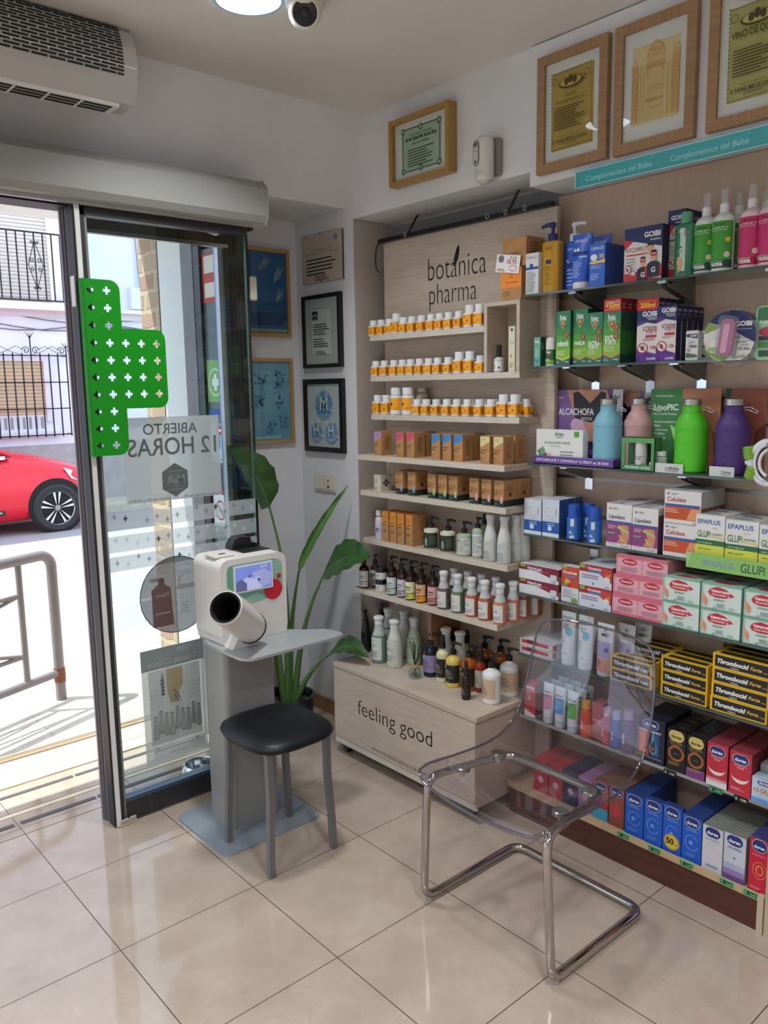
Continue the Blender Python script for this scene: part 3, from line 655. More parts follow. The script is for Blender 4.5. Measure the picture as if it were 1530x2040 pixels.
# small white sensor boxes near the leaf top and edge
m = MB(); m.prism([(0, 0), (.055, -.012), (.046, .052), (.016, .068), (.004, .055)], -.03, 0, K('#d8dad8', .4), 'xz'); tag(m.obj('alarm_contact', None, (.855, -.05, 2.235)), 'small white wedge-shaped sensor above the outer door', 'sensor')
m = MB(); m.box(0, .035, -.02, 0, 0, .10, K('#dcd9c8', .45), bev=.006); tag(m.obj('door_switch_box', None, (1.085, -.0, 1.985)), 'small cream switch box on the dark shopfront column edge', 'switch')
# steel dog bowl on the threshold
m = MB(); m.lathe([(.088, 0), (.092, .004), (.090, .01), (.070, .055), (.062, .062), (.058, .060), (.054, .03), (.045, .012), (0, .01)], metalm('steel', '#c8cacc', .12), 32, cap=False); m.lathe([(.094, 0), (.094, .007), (.087, .009)], K('#2b2a33'), 32)
tag(m.obj('dog_bowl', None, (.70, -.09, 0)), 'stainless steel dog bowl on the floor behind the sliding glass', 'bowl')

# ================= things on ceiling and walls =================
WHP = K('#dcdcd8', .35)
def aircon():
    root = empty('air_curtain', (.415, -.31, 2.515)); LN = 1.35
    m = MB(); pr = [(0, .03), (0, .25), (-.05, .255), (-.10, .245), (-.14, .21), (-.160, .16), (-.165, .10), (-.155, .05), (-.14, .02), (-.13, .0), (-.02, 0)]
    m.prism([(a, b_) for a, b_ in pr], -LN, 0, K('#b9b7b4', .4), 'yz'); part(m, 'casing', root)
    # grille of slots following the curved front
    m = MB(); fr = [(-.10, .246), (-.14, .211), (-.160, .161), (-.1655, .10), (-.156, .05)]; seg = []; 
    import bisect
    d = [0]
    for i in range(1, len(fr)): d.append(d[-1]+math.dist(fr[i-1], fr[i]))
    def at(s):
        i = min(bisect.bisect_right(d, s)-1, len(fr)-2); t = (s-d[i])/(d[i+1]-d[i]); return fr[i][0]+(fr[i+1][0]-fr[i][0])*t, fr[i][1]+(fr[i+1][1]-fr[i][1])*t
    rows = 18; BK = K('#121614', .6)
    for r_ in range(rows):
        s0 = .012+r_*(d[-1]-.03)/rows; s1 = s0+(d[-1]-.03)/rows*.6; a = at(s0); b_ = at(s1)
        for k in range(24):
            x1 = -.045-k*.052-(.026 if r_ % 2 else 0); x0 = x1-.046
            if r_ % 2 and k == 0: m.add([(-.045, a[0]-.0012, a[1]), (-.066, a[0]-.0012, a[1]), (-.066, b_[0]-.0012, b_[1]), (-.045, b_[0]-.0012, b_[1])], [(0, 1, 2, 3)], BK)
            m.add([(x0, a[0]-.0012, a[1]), (x1, a[0]-.0012, a[1]), (x1, b_[0]-.0012, b_[1]), (x0, b_[0]-.0012, b_[1])], [(0, 1, 2, 3)], BK)
    o = part(m, 'intake_slots', root, 'black intake slots')
    m = MB(); m.box(-LN, -.004, -.166, -.150, .098, .101, K('#e8e8e6', .3)); part(m, 'seam', root)
    m = MB(); m.box(-LN+.02, -.05, -.125, -.045, -.012, .0, K('#e2e1dd', .4)); 
    for k in range(3): m.box(-LN+.03, -.07, -.115+k*.024, -.10+k*.024, -.0135, -.012, BK)
    for k in range(12): m.box(-.07-k*.1, -.064-k*.1, -.125, -.045, -.016, -.0135, WHP)
    part(m, 'outlet_louvre', root)
    for x in (-LN+.1, -.12): m = MB(); m.box(x-.02, x+.02, .0, .105, .06, .14, WHP); part(m, 'mounting_bracket', root)
    return tag(root, 'grey wall-mounted air curtain with black intake slots above the doorway', 'air conditioner')
aircon()
LAMPS = [(.580, -.872, 0), (-1.6, -1.3, 0), (.2, -2.6, 0), (-1.6, -2.9, 1), (-.4, -4.2, 1), (-2.9, -1.8, 1), (-2.9, -4.4, 1)]
def lamp_things():
    for i, (x, y, sq) in enumerate(LAMPS):
        root = empty('downlight' if not sq else 'ceiling_panel_light', (x, y, 2.74)); m = MB()
        em = K('#eaf3ff', .5, 0, .5, 7)
        if not sq:
            m.lathe([(.105, -.004), (.105, -.012), (.094, -.014), (.093, -.006)], K('#9fc6df', .4), 40, cap=False); part(m, 'trim_ring', root)
            m = MB(); m.lathe([(0, -.006), (.093, -.009)], em, 40, cap=False); part(m, 'diffuser', root)
        else:
            m.box(-.3, .3, -.3, .3, -.012, 0, WHP); part(m, 'frame', root); m = MB(); m.box(-.28, .28, -.28, .28, -.014, -.0121, K('#eaf3ff', .5, 0, .5, 4)); part(m, 'diffuser', root)
        al = bpy.data.lights.new('lamp_glow', 'AREA'); al.shape = 'DISK' if not sq else 'SQUARE'; al.size = .18 if not sq else .56; al.energy = LAMP_W*(1 if not sq else 2.2); al.color = (.93, .97, 1); al.spread = math.radians(125)
        lo = bpy.data.objects.new('lamp_glow', al); COL.objects.link(lo); lo.parent = root; lo.location = (0, 0, -.02)
        tag(root, ['round lit downlight in the ceiling at the top edge of the picture', 'round lit downlight in the ceiling left of the doorway', 'round lit downlight in the ceiling in front of the shelves', 'square lit ceiling panel in mid room', 'square lit ceiling panel nearest the back wall', 'square lit ceiling panel by the left shop window', 'square lit ceiling panel in the far left corner'][i], 'ceiling light')
lamp_things()
def cctv():
    root = empty('security_camera', (.728, -.945, 2.74)); m = MB(); WH = K('#dcd8ce', .35)
    m.lathe([(.055, 0), (.055, -.018), (.046, -.024)], WH, 24); part(m, 'base', root)
    M_ = Matrix.Translation((0, 0, -.030)) @ Vector((-.55, -.72, -.42)).normalized().to_track_quat('Z', 'Y').to_matrix().to_4x4()
    m = MB(); m.lathe([(.0, -.048), (.030, -.040), (.046, -.015), (.049, .01), (.046, .026), (.040, .036), (.036, .036)], WH, 28, M=M_, cap=False); part(m, 'dome', root)
    m = MB(); m.lathe([(.036, .034), (.034, .038), (.014, .036), (.012, .040), (0, .042)], K('#0b0b0d', .12), 28, M=M_, cap=False); part(m, 'lens', root, 'black lens face')
    return tag(root, 'white turret security camera with black lens hanging from the ceiling', 'camera')
cctv()
OAK = noisy('oak_frame', '#8f6e4e', '#a3805c', (1, 1, 14), 9, detail=5, rough=.45)
OAKH = noisy('oak_frame_rail', '#8f6e4e', '#a3805c', (1, 14, 1), 9, detail=5, rough=.45)
def wall_frame(name, x, ys, zs, W, H, fwid, fdep, mat, matv, art, label, cat='framed certificate', paper='#d9dad8', lean=0, mat_paper=True):
    """hangs on a wall looking to -x; ys = left edge (largest y), zs = bottom"""
    root = empty(name, (x, ys, zs)); m = MB()
    for a0, a1, b0, b1, mm in ((0, fwid, 0, H, matv), (W-fwid, W, 0, H, matv), (fwid, W-fwid, 0, fwid, mat), (fwid, W-fwid, H-fwid, H, mat)):
        m.box(-fdep, 0, -a1, -a0, b0, b1, mm)
    part(m, 'frame', root)
    m = MB(); m.box(-fdep*.55, -.001, -(W-fwid*.8), -fwid*.8, fwid*.8, H-fwid*.8, K(paper, .8))
    F = lambda u, v, o: (-fdep*.55-o, -u, v)
    m.ops(F, W, H, art); part(m, 'print', root)
    m = MB(); m.box(-fdep*.8, -fdep*.8+.001, -(W-fwid), -fwid, fwid, H-fwid, thin_glass('picture_glass', '#fbfcfb', 1.45)); part(m, 'glass', root)
    if lean: root.rotation_euler = (0, lean, 0)
    return tag(root, label, cat)
def certificate(bgc, ink, title, name_, seal=True, border=True):
    u0, u1, v0, v1 = .2, .8, .17, .83
    o = [('r', u0, v0, u1, v1, bgc)]
    if border:
        n = 22
        for i in range(n):
            a = (i+.5)/n
            o += [('r', u0+(u1-u0)*a-.006, v0+.008, u0+(u1-u0)*a+.006, v0+.016, ink), ('r', u0+(u1-u0)*a-.006, v1-.016, u0+(u1-u0)*a+.006, v1-.008, ink), ('r', u0+.012, v0+(v1-v0)*a-.006, u0+.022, v0+(v1-v0)*a+.006, ink), ('r', u1-.022, v0+(v1-v0)*a-.006, u1-.012, v0+(v1-v0)*a+.006, ink)]
    if seal:
        o += [('e', .5, .71, .17, .045, ink), ('e', .5, .715, .15, .036, bgc), ('e', .44, .72, .03, .03, ink), ('e', .5, .735, .035, .035, ink), ('e', .56, .72, .03, .03, ink), ('o', .27, .745, .04, .03, .006, ink), ('o', .73, .745, .04, .03, .006, ink)]
    o += [('t', title[0], .5, .60, .16, ink), ('t', title[1], .5, .555, .42, ink, .02, 0, 1.3)]
    o += [('l', .27, .74, .52-i*.0, 9, .022, ink) for i in range(1)]
    o += [('t', 'FARMACIA Y LABORATORIO', .5, .27, .3, ink), ('t', name_, .5, .225, .48, ink, .025, 0, 1.5), ('t', 'en Antequera', .5, .2, .2, ink)]
    return o
G0, IK = K('#b49a45', .7), K('#4d4322', .8)
wall_frame('picture_frame', 1.503, -1.21, 2.312, .272, .368, .030, .022, OAKH, OAK, certificate(G0, IK, ('JARABE', 'DE LA CASCARA TODOS DE LA VIDA'), 'D. RAFAEL MIR DE LOS RIOS'), 'oak framed gold certificate, leftmost of the three above the teal strip', 'framed certificate')
OR, ORD_ = K('#c98f55', .7), K('#cfae6e', .7)
art2 = [('r', .22, .2, .8, .80, K('#d7c697', .7)), ('p', [(.40, .22), (.62, .22), (.62, .72), (.58, .79), (.51, .82), (.44, .79), (.40, .72)], K('#d3b680')), ('o', .51, .70, .11, .10, .012, OR, 0, .5), ('t', 'VINO', .51, .73, .16, OR, .02), ('t', 'GLICEROFOSFATO', .51, .70, .16, OR),
        ('t', 'ZARZAPARRILLA', .51, .61, .24, OR, .02, 0, 2.6), ('o', .51, .56, .11, .06, .01, OR, 0, .5), ('t', 'Laboratorio', .51, .46, .18, OR), ('t', 'FARMACEUTICO', .51, .43, .2, OR), ('t', 'D. RAFAEL MIR DE LOS RIOS', .51, .36, .22, OR, .03, 0, 2.5), ('t', 'CALLE LUCENA', .51, .31, .18, OR)]
for a, b_ in ((.22, .29), (.73, .80)): art2 += [('r', a, .22, b_, .66 if a < .5 else .70, ORD_), ('o', (a+b_)/2, .66 if a < .5 else .70, .035, .035, .006, OR, 0, .5), ('l', a+.015, b_-.005, .64, 16, .025, OR), ('r', a, .22, a+.004, .66, OR), ('r', b_-.004, .22, b_, .66, OR)]
for u in (.31, .36, .65, .7): art2 += [('r', u, .22, u+.012, .62, ORD_), ('r', u+.012, .22, u+.015, .62, OR)]
wall_frame('picture_frame', 1.503, -1.507, 2.309, .266, .37, .030, .022, OAKH, OAK, art2, 'oak framed print with orange arch design, middle of the three', 'framed print')
wall_frame('picture_frame', 1.503, -1.81, 2.309, .27, .37, .030, .022, OAKH, OAK, certificate(K('#b3ae6a', .7), IK, ('', ''), 'D. RAFAEL MIR DE LOS RIOS')+[('t', 'VINO DE QUINA', .5, .60, .5, IK, .02, 0, 1.4)], 'oak framed green-gold certificate, rightmost and cut by the picture edge', 'framed certificate')
BG, IG = K('#a9bfa6', .7), K('#33503c', .8)
artg = [('r', .17, .17, .83, .83, K('#9fb59d', .7)), ('r', .20, .2, .80, .8, BG)]
for s in (.19, .8): artg += [('r', s, .18, s+.012, .82, IG)]
for s in (.18, .81): artg += [('r', .18, s, .82, s+.014, IG)]
for u, v in ((.2, .2), (.8, .2), (.2, .8), (.8, .8), (.5, .8), (.5, .2)): artg += [('c', u, v, .035, IG), ('c', u, v, .02, BG)]
artg += [('t', 'Laboratorio Quimico', .5, .70, .36, IG), ('t', 'De M. Rafael Mir de los Rios', .5, .63, .52, IG, .03, 0, 1.3), ('t', 'VINO DE PEPSINA', .5, .56, .3, IG, .01), ('l', .28, .74, .50, 7, .04, IG)]
wall_frame('picture_frame', 1.518, -.47, 2.408, .335, .25, .018, .045, K('#a47f42', .4), K('#a47f42', .4), artg, 'small gold framed green certificate near the ceiling corner', 'framed certificate')
# certificates on the pier
PK = K('#2a2a28', .8)
m = MB(); m.box(-.008, 0, -.305, 0, 0, .215, K('#4a3c33', .5)); m.box(-.0105, -.008, -.303, .0, 0, .215, K('#b9ab9c', .6)); F = lambda u, v, o: (-.0105-o, -u, v)
m.ops(F, .305, .215, [('t', 'A nuestra Farmacia con afecto y', .5, .66, .52, PK), ('t', 'reconocimiento a la Farmacia Mir y Rios desde su inicio', .5, .59, .8, PK)]+[('l', .12, .88, .50, 5, .075, PK), ('l', .32, .7, .14, 3, .04, PK), ('r', .84, .80, .88, .92, '#4f8fa6'), ('r', .81, .84, .91, .88, '#4f8fa6')])
m.lathe([(.004, 0), (.003, .003)], PK, 8, M=Matrix.Translation((-.013, -.15, .213)) @ Matrix.Rotation(-PI/2, 4, 'Y')); m.lathe([(.004, 0), (.003, .003)], PK, 8, M=Matrix.Translation((-.013, -.15, .004)) @ Matrix.Rotation(-PI/2, 4, 'Y'))
tag(m.obj('dedication_plaque', None, (1.519, .195, 2.096)), 'beige clip-framed dedication plaque with a small blue cross', 'plaque')
BLK_ = K('#121214', .35)
art = [('r', .22, .17, .76, .81, '#c9cfce'), ('r', .22, .17, .225, .81, PK), ('r', .755, .17, .76, .81, PK), ('r', .22, .17, .76, .174, PK), ('r', .22, .806, .76, .81, PK), ('r', .25, .66, .40, .78, '#26303a'), ('o', .325, .7, .055, .035, .016, '#c9cfce', 0, .5), ('r', .28, .675, .37, .68, '#c9cfce'),
       ('l', .27, .72, .60, 5, .033, PK), ('l', .27, .72, .40, 4, .033, PK), ('l', .33, .66, .23, 3, .018, '#6a6a68')]
wall_frame('picture_frame', 1.518, .195, 1.708, .29, .333, .017, .022, BLK_, BLK_, art, 'black framed notice with small dark emblem, upper of two black frames', 'framed notice', '#b4bab9')
def seal(u, v, r, q):   # q = W/H
    B_ = K('#3f86b4', .7); W_ = K('#cfd8dc', .7)
    o = [('e', u, v, r, r*q, B_), ('o', u, v, r*.94, r*.94*q, r*.04, W_), ('e', u, v, r*.62, r*.62*q, K('#2d76a8', .7)), ('o', u, v, r*.64, r*.64*q, r*.05, W_),
         ('t', 'M', u, v-r*.3*q, r*.85, W_, .02, 0, 1), ('t', 'Y', u, v-r*.42*q, r*.42, W_, .02, 0, 1.9)]
    import math as _m
    for i, ch in enumerate('FARMACIA MIR Y RIOS'):
        a = PI*(1.12-i*.07*1.08)
        if ch != ' ': o.append(('t', ch, u+r*.78*_m.cos(a), v+r*.78*q*_m.sin(a)-r*.06*q, r*.13, W_, .01, 0, 1, a-PI/2))
    for i, ch in enumerate('ANTEQUERA'):
        a = PI*(1.28+i*.055); o.append(('t', ch, u+r*.80*_m.cos(a), v+r*.80*q*_m.sin(a)-r*.05*q, r*.13, W_, .01, 0, 1, a+PI/2))
    return o
q = .305/.343
wall_frame('picture_frame', 1.518, .205, 1.313, .305, .343, .024, .02, BLK_, BLK_, seal(.5, .64, .23, q)+seal(.31, .27, .15, q)+seal(.7, .27, .15, q), 'black frame with three blue round monogram seals, lower black frame', 'framed print', '#c4cccf')
# cyanotype pictures on the wall beside the shopfront (look to -y)
def blue_pic(z0, H, seed, label, deep):
    W = .245; root = empty('cyanotype_picture', (1.222, .258, z0)); m = MB(); GW = K('#b08a55', .45)
    for a0, a1, b0, b1 in ((0, .016, 0, H), (W-.016, W, 0, H), (.016, W-.016, 0, .016), (.016, W-.016, H-.016, H)): m.box(a0, a1, -.02, 0, b0, b1, GW)
    part(m, 'frame', root); rnd = random.Random(seed)
    m = MB(); F = lambda u, v, o: (u, -.008-o, v)
    base = noisy('cyanotype_'+str(seed), '#0e4f86' if deep else '#4d8ba6', '#1968a5' if deep else '#7fb4c4', ns=3, rough=.6)
    m.box(.01, W-.01, -.008, -.001, .01, H-.01, base)
    lt = K('#a9bcb2', .7); md = K('#38719c', .7); dk = K('#0d3e78', .7)
    def stroke(u0, v0, u1, v1, wd, c):
        dx, dy = u1-u0, (v1-v0); L_ = math.hypot(dx, dy) or 1; nx, ny = -dy/L_*wd, dx/L_*wd
        m.print_poly(F, [(u0+nx, v0+ny), (u0-nx, v0-ny), (u1-nx*.2, v1-ny*.2), (u1+nx*.2, v1+ny*.2)], c); m.k = m.k % 20
    if deep:
        m.ops(F, W, H, [('r', .07, .13, .93, .27, K('#0c3f74', .7)), ('r', .07, .05, .93, .09, K('#8fa58c', .7))])
        for (x, y, ln, an, n) in ((.155, H*.60, .12, 1.05, 26), (.165, H*.36, .10, 1.15, 20), (.07, H*.72, .13, .85, 22), (.215, H*.10, .05, 1.3, 12)):
            ex, ey = x-math.cos(an)*.02, y-math.sin(an)*.02
            stroke(ex-.01, max(.03, ey-.09), x, y, .0014, md)
            for i in range(n):
                t = i/n; bx, by = x+math.cos(an)*ln*.45*t, y+math.sin(an)*ln*.45*t
                for s in (-1, 1):
                    a = an+s*rnd.uniform(.1, .32); L_ = rnd.uniform(.35, .75)*ln*(1-.3*t)
                    tx, ty = bx+math.cos(a)*L_, by+math.sin(a)*L_
                    if .02 < tx < W-.02 and ty < H-.02: stroke(bx, by, tx, ty, .0007, lt)
                stroke(bx, by, bx+math.cos(an+.3*(-1)**i)*.014, by+math.sin(an+.3*(-1)**i)*.014, .0028, md)
    else:
        for c in range(9):
            x, y = rnd.uniform(.05, W-.04), rnd.uniform(.06, H-.08)
            stroke(x+rnd.uniform(-.01, .02), max(.03, y-.1), x, y, .0012, md)
            for i in range(13):
                a = rnd.uniform(0, 2*PI); x2, y2 = x+rnd.uniform(-.022, .022), y+rnd.uniform(-.022, .022); stroke(x2, y2, x2+.016*math.cos(a), y2+.016*math.sin(a), .0036, dk if i % 3 else md)
        m.ops(F, W, H, [('r', .07, .06, .7, .09, K('#9db4ae', .7))])
    part(m, 'print', root)
    m = MB(); m.box(.012, W-.012, -.0145, -.014, .012, H-.012, thin_glass('picture_glass')); part(m, 'glass', root)
    return tag(root, label, 'framed picture')
blue_pic(1.857, .40, 5, 'upper framed blue print of pale wheat ears beside the door', True)
blue_pic(1.355, .402, 6, 'lower framed pale blue print of dark flowers beside the door', False)
# alarm siren/detector
def det():
    root = empty('motion_detector', (1.518, -.985, 2.335)); W_ = K('#d4d3cf', .25)
    m = MB(); m.prism(rrect(-.045, .028, .02, .145, .01), -.022, 0, K('#8b8886', .5), 'yz'); part(m, 'bracket', root, 'grey wall bracket')
    m = MB(); m.lathe([(.030, 0), (.036, .01), (.036, .125), (.033, .142), (.022, .152), (0, .155)], W_, 28, c=(-.045, 0), sx=.85); part(m, 'housing', root)
    m = MB(); m.lathe([(0, -.012), (.018, -.008), (.030, .004), (.034, .02), (.034, .035)], K('#c3c0b8', .3), 28, c=(-.047, 0), sx=.85, cap=False); part(m, 'sensor_lens', root)
    m = MB(); F = lambda u, v, o: (-.0765-.003*math.cos((u-.02)*60)-o, .004+.02-u, .05+v)
    m.ops(F, .022, .085, [('R', -.15, 0, 1.15, 1, '#5a5a5a'), ('R', -.05, .03, 1.05, .97, '#c4c3c0'), ('c', .5, .83, .42, '#17171a'), ('c', .5, .83, .18, '#4a4a52'), ('c', .5, .15, .25, '#3a3a3e'), ('c', .5, .58, .12, '#3a3a3e')])
    part(m, 'lens_panel', root, 'dark round lenses in a slim oval panel')
    return tag(root, 'white motion detector with camera lens on the wall above the shelves', 'detector')
det()
# light switch and socket on the pier
root = empty('switch_plate', (1.519, .152, 1.122)); m = MB()
m.box(-.010, 0, -.165, 0, 0, .082, K('#cfc8b8', .4), bev=.003); part(m, 'plate', root)
m = MB(); m.box(-.014, -.010, -.074, -.012, .012, .07, K('#d6d0c0', .35), bev=.002); part(m, 'rocker', root)
m = MB(); m.box(-.014, -.010, -.15, -.09, .012, .07, K('#d6d0c0', .35), bev=.002); F = lambda u, v, o: (-.014-o, -.09-u, .012+v)
m.ops(F, .06, .058, [('c', .5, .72, .1, '#5b4a3a'), ('r', .38, .12, .62, .34, '#2b2622')]); part(m, 'socket_insert', root)
tag(root, 'cream double switch plate on the white pier below the frames', 'switch')
# teal strip with lettering
root = empty('teal_category_strip', (1.497, -1.368, 2.243)); m = MB(); TE = K('#49aab2', .18)
m.box(-.008, .004, -1.2, 0, 0, .047, TE); m.box(-.012, .004, -1.2, 0, -.003, 0, K('#9ad7d8', .1)); m.box(-.012, .004, -1.2, 0, .047, .05, K('#9ad7d8', .1)); m.box(-.0125, .004, -.002, .002, -.003, .05, K('#9ad7d8', .1))
F = lambda u, v, o: (-.008-o, -u, v)
for k in range(4): m.ops(F, 1.2, .047, [('t', 'Complementos del Bebe', .13+k*.245, .28, .195, K('#a9dcdf', .3), .0, 0, 1.0), ('p', [(.13+k*.245+.0955, .80), (.13+k*.245+.099, .92), (.13+k*.245+.0965, .92), (.13+k*.245+.0945, .80)], K('#a9dcdf', .3))])
part(m, 'strip', root); tag(root, 'teal plastic strip lettered in white running under the oak frames', 'sign')
# black rail, hooks and wires above the wooden sign board
root = empty('hanging_rail', (1.61, -.27, 2.235)); m = MB(); m.box(-.012, .012, -.915, .02, 0, .016, BLK_); part(m, 'rail', root)
for yy in (-.22, -.255, -.72, -.84): pass
for yy in (-.155, -.705): m = MB(); m.tube([(.0, yy, .012), (.06, yy, .10)], .0022, BLK_, 6); m.tube([(.0, yy-.008, .012), (.06, yy-.008, .10)], .0022, BLK_, 6); part(m, 'wire', root)
for yy in (-.16, -.62, -.71, -.80): m = MB(); m.tube([(-.016, yy+.007*math.cos(a*PI/5), .010+.009*math.sin(a*PI/5)) for a in range(10)], .0018, K('#b7b4ae', .3, .6), 6, closed=True); part(m, 'ring', root)
tag(root, 'black rail with ring hooks along the top of the wooden sign board', 'rail')
m = MB(); m.tube([(0, 0, 0), (-.012, .012, -.02), (-.018, .016, -.07), (-.016, .012, -.115), (-.004, .006, -.13)], .0035, BLK_, 8); tag(m.obj('black_cable', None, (1.604, -.262, 2.24)), 'short black cable drooping beside the wooden sign board', 'cable')

# ================= kiosk =================
LG = K('#8f9396', .35, .3); LGB = K('#9499a0', .35, .25)
def kiosk():
    root = empty('blood_pressure_kiosk', (.68, -.49, 0)); m = MB()
    m.prism(rrect(-.215, .205, -.21, .17, .04), 0, .008, K('#8b949c', .4, .2), 'xy'); part(m, 'base_plate', root)
    m = MB(); m.prism(rrect(-.112, .104, -.078, .08, .022, 4), .008, .69, noisy('kiosk_column', '#8f8f8e', '#959594', ns=2, rough=.35, metal=.15), 'xy'); part(m, 'column', root)
    m = MB(); out = [(-.115, .13), (-.12, -.19), (-.10, -.225), (-.07, -.235), (.28, -.235), (.315, -.225), (.322, -.20), (.31, -.13), (.26, -.09), (.21, -.045), (.19, .0), (.185, .13)]
    for _ in range(2): out = [((a[0]*q+b[0]*(1-q)), (a[1]*q+b[1]*(1-q))) for a, b in zip(out, out[1:]+out[:1]) for q in (.78, .22)]
    m.prism(out, .69, .70, K('#a3a6a8', .35, .15), 'xy'); part(m, 'shelf', root)
    W_ = K('#dad7d3', .38)
    # housing: profile in xz rounded at the top, extruded in y
    m = MB(); m.prism([(x, z) for x, z in rrect(-.095, .185, .70, 1.012, .035, 6) if True], -.048, .145, W_, 'xz')
    m.box(-.09, .18, -.049, .146, .701, .76, W_); part(m, 'housing', root)
    m = MB(); g = K('#6d9f8c', .3); F = lambda u, v, o: (-.068+u, -.0485-o, .835+v); W, H = .235, .155
    pan = [(.02, .95), (.0, .86), (.0, .5), (.42, .03), (.94, .10), (1, .2), (1, .86), (.94, .97), (.86, 1), (.12, 1), (.05, .99)]
    m.ops(F, W, H, [('p', pan, g), ('p', [(.72, .35), (.995, .30), (.995, .9), (.93, .97), (.72, .98)], '#8dbba6'), ('p', [(.3, .16), (.42, .03), (.7, .07), (.52, .26)], '#8dbba6')])
    fp = part(m, 'front_panel', root, 'green front panel')
    m = MB(); m.ops(lambda u, v, o: (-.068+u, -.050-o, .835+v), W, H, [('c', .82, .26, .165, '#c01f33'), ('c', .93, .56, .042, '#c01f33')]); part(m, 'button', fp, 'red round buttons')
    m = MB(); m.box(-.042, .122, -.054, -.048, .885, .985, K('#dfe4e4', .3)); m.box(-.036, .116, -.0545, -.054, .891, .979, K('#6f80c8', .2, 0, .5, .45))
    F = lambda u, v, o: (-.036+u, -.0546-o, .891+v); sk = K('#a9aed6', .3, 0, .5, .45); s2 = K('#8c93c4', .3, 0, .5, .45); s3 = K('#545c86', .3, 0, .5, .4)
    m.ops(F, .152, .088, [('p', [(0, .1), (.25, .3), (.5, .75), (.8, .8), (.98, .6), (.98, .1), (.5, .0), (0, 0)], s2), ('p', [(.2, 0), (.1, .35), (.3, .55), (.55, .4), (.75, .0)], sk), ('p', [(0, 0), (0, .4), (.16, .5), (.3, .3), (.3, 0)], s3), ('e', .62, .42, .09, .1, sk), ('e', .64, .38, .05, .07, s3), ('e', .40, .58, .07, .05, s3), ('t', '10:41', .78, .84, .2, '#e4e6f4', .02)])
    part(m, 'screen', fp, 'lit bluish screen')
    # arm cuff barrel
    c0 = Vector((-.012, -.100, .768)); c1 = Vector((-.184, -.232, .900)); ax = (c1-c0).normalized(); L_ = (c1-c0).length
    M_ = Matrix.Translation(c0) @ ax.to_track_quat('Z', 'Y').to_matrix().to_4x4()
    m = MB(); m.lathe([(.050, -.01), (.058, .0), (.0585, L_-.004), (.056, L_), (.052, L_-.001)], W_, 40, M=M_, cap=False); cb = part(m, 'cuff_barrel', root)
    m = MB(); m.lathe([(.0545, L_-.002), (.052, L_+.004), (.047, L_-.002), (.045, .02), (0, .015)], K('#0a0a12', .8), 40, M=M_, cap=False); part(m, 'cuff_lining', cb, 'black padded opening')
    m = MB(); m.lathe([(.0, -.016), (.052, -.012), (.060, -.004), (.060, .004), (.057, .006)], K('#14141c', .5), 40, M=M_, cap=False); m.prism([(-.09, .70), (.02, .70), (.0, .74), (-.05, .76)], -.105, -.049, W_, 'xz'); part(m, 'cuff_base', root)
    m = MB(); m.box(-.085, -.005, .0, .08, 1.012, 1.022, K('#d8d4c6', .5), bev=.003); m.box(-.055, -.03, .02, .03, 1.022, 1.024, K('#3c3a38')); part(m, 'ticket_slot', root)
    m = MB(); m.box(.045, .16, .02, .11, 1.012, 1.016, K('#26282a', .3)); m.prism([(0, 0), (.11, 0), (.11, .012), (.085, .018), (.08, .04), (.03, .044), (.012, .036), (0, .012)], 0, .05, BLK_, 'xz', Matrix.Translation((.04, .09, 1.016))); part(m, 'printer_unit', root, 'black printer unit on top')
    m = MB(); m.tube([(.15, .1, .85), (.20, .16, .6), (.19, .2, .3), (.12, .24, .03), (.1, .3, .01), (.2, .4, .008)], .005, BLK_, 8); part(m, 'power_cable', root)
    return tag(root, 'white blood pressure kiosk with screen on a grey column stand', 'medical kiosk')
kiosk()

# ================= stool =================
def stool():
    root = empty('stool', (.655, -.758, 0)); G = K('#77777a', .35, .5); hx, hy = .131, .138
    for sx in (-1, 1):
        for sy in (-1, 1):
            m = MB(); a = .0105; pts = [(sx*hx, sy*hy, .0), (sx*(hx-.004), sy*(hy-.002), .12), (sx*(hx-.013), sy*(hy-.008), .28), (sx*(hx-.012), sy*(hy-.01), .43)]
            for i in range(3):
                p, q_ = pts[i], pts[i+1]; vs = [(p[0]+u*a, p[1]+v*a, p[2]) for u, v in ((-1, -1), (1, -1), (1, 1), (-1, 1))]+[(q_[0]+u*a, q_[1]+v*a, q_[2]) for u, v in ((-1, -1), (1, -1), (1, 1), (-1, 1))]
                m.add(vs, [(0, 1, 5, 4), (1, 2, 6, 5), (2, 3, 7, 6), (3, 0, 4, 7), (3, 2, 1, 0), (4, 5, 6, 7)], G)
            part(m, 'leg', root)
    m = MB(); 
    for s in (-1, 1): m.box(-.118, .118, s*.118-.008, s*.118+.008, .415, .432, G); m.box(s*.118-.008, s*.118+.008, -.118, .118, .415, .432, G)
    part(m, 'seat_frame', root)
    # domed cushion
    m = MB(); n = 72; rings = []
    def se(t, r, z):
        c, s = math.cos(t), math.sin(t); k = (abs(c)**3.4+abs(s)**3.4)**(-1/3.4); return (r*k*c*1.0, r*k*s*1.09, z)
    for r, z in ((.150, .430), (.163, .434), (.167, .443), (.163, .454), (.150, .463), (.12, .471), (.08, .476), (.04, .478), (.001, .479)): rings.append([se(2*PI*i/n, r, z) for i in range(n)])
    vs = [p for g in rings for p in g]; fs = [(i*n+k, i*n+(k+1) % n, (i+1)*n+(k+1) % n, (i+1)*n+k) for i in range(len(rings)-1) for k in range(n)]
    m.add(vs, fs, noisy('black_leatherette', '#0b0c11', '#101117', ns=300, rough=.42, bump=.08, spec=.35), True); m.add(rings[0], [tuple(range(n))[::-1]], BLK_); part(m, 'seat', root)
    return tag(root, 'small square stool with black padded seat and grey metal legs', 'stool')
stool()

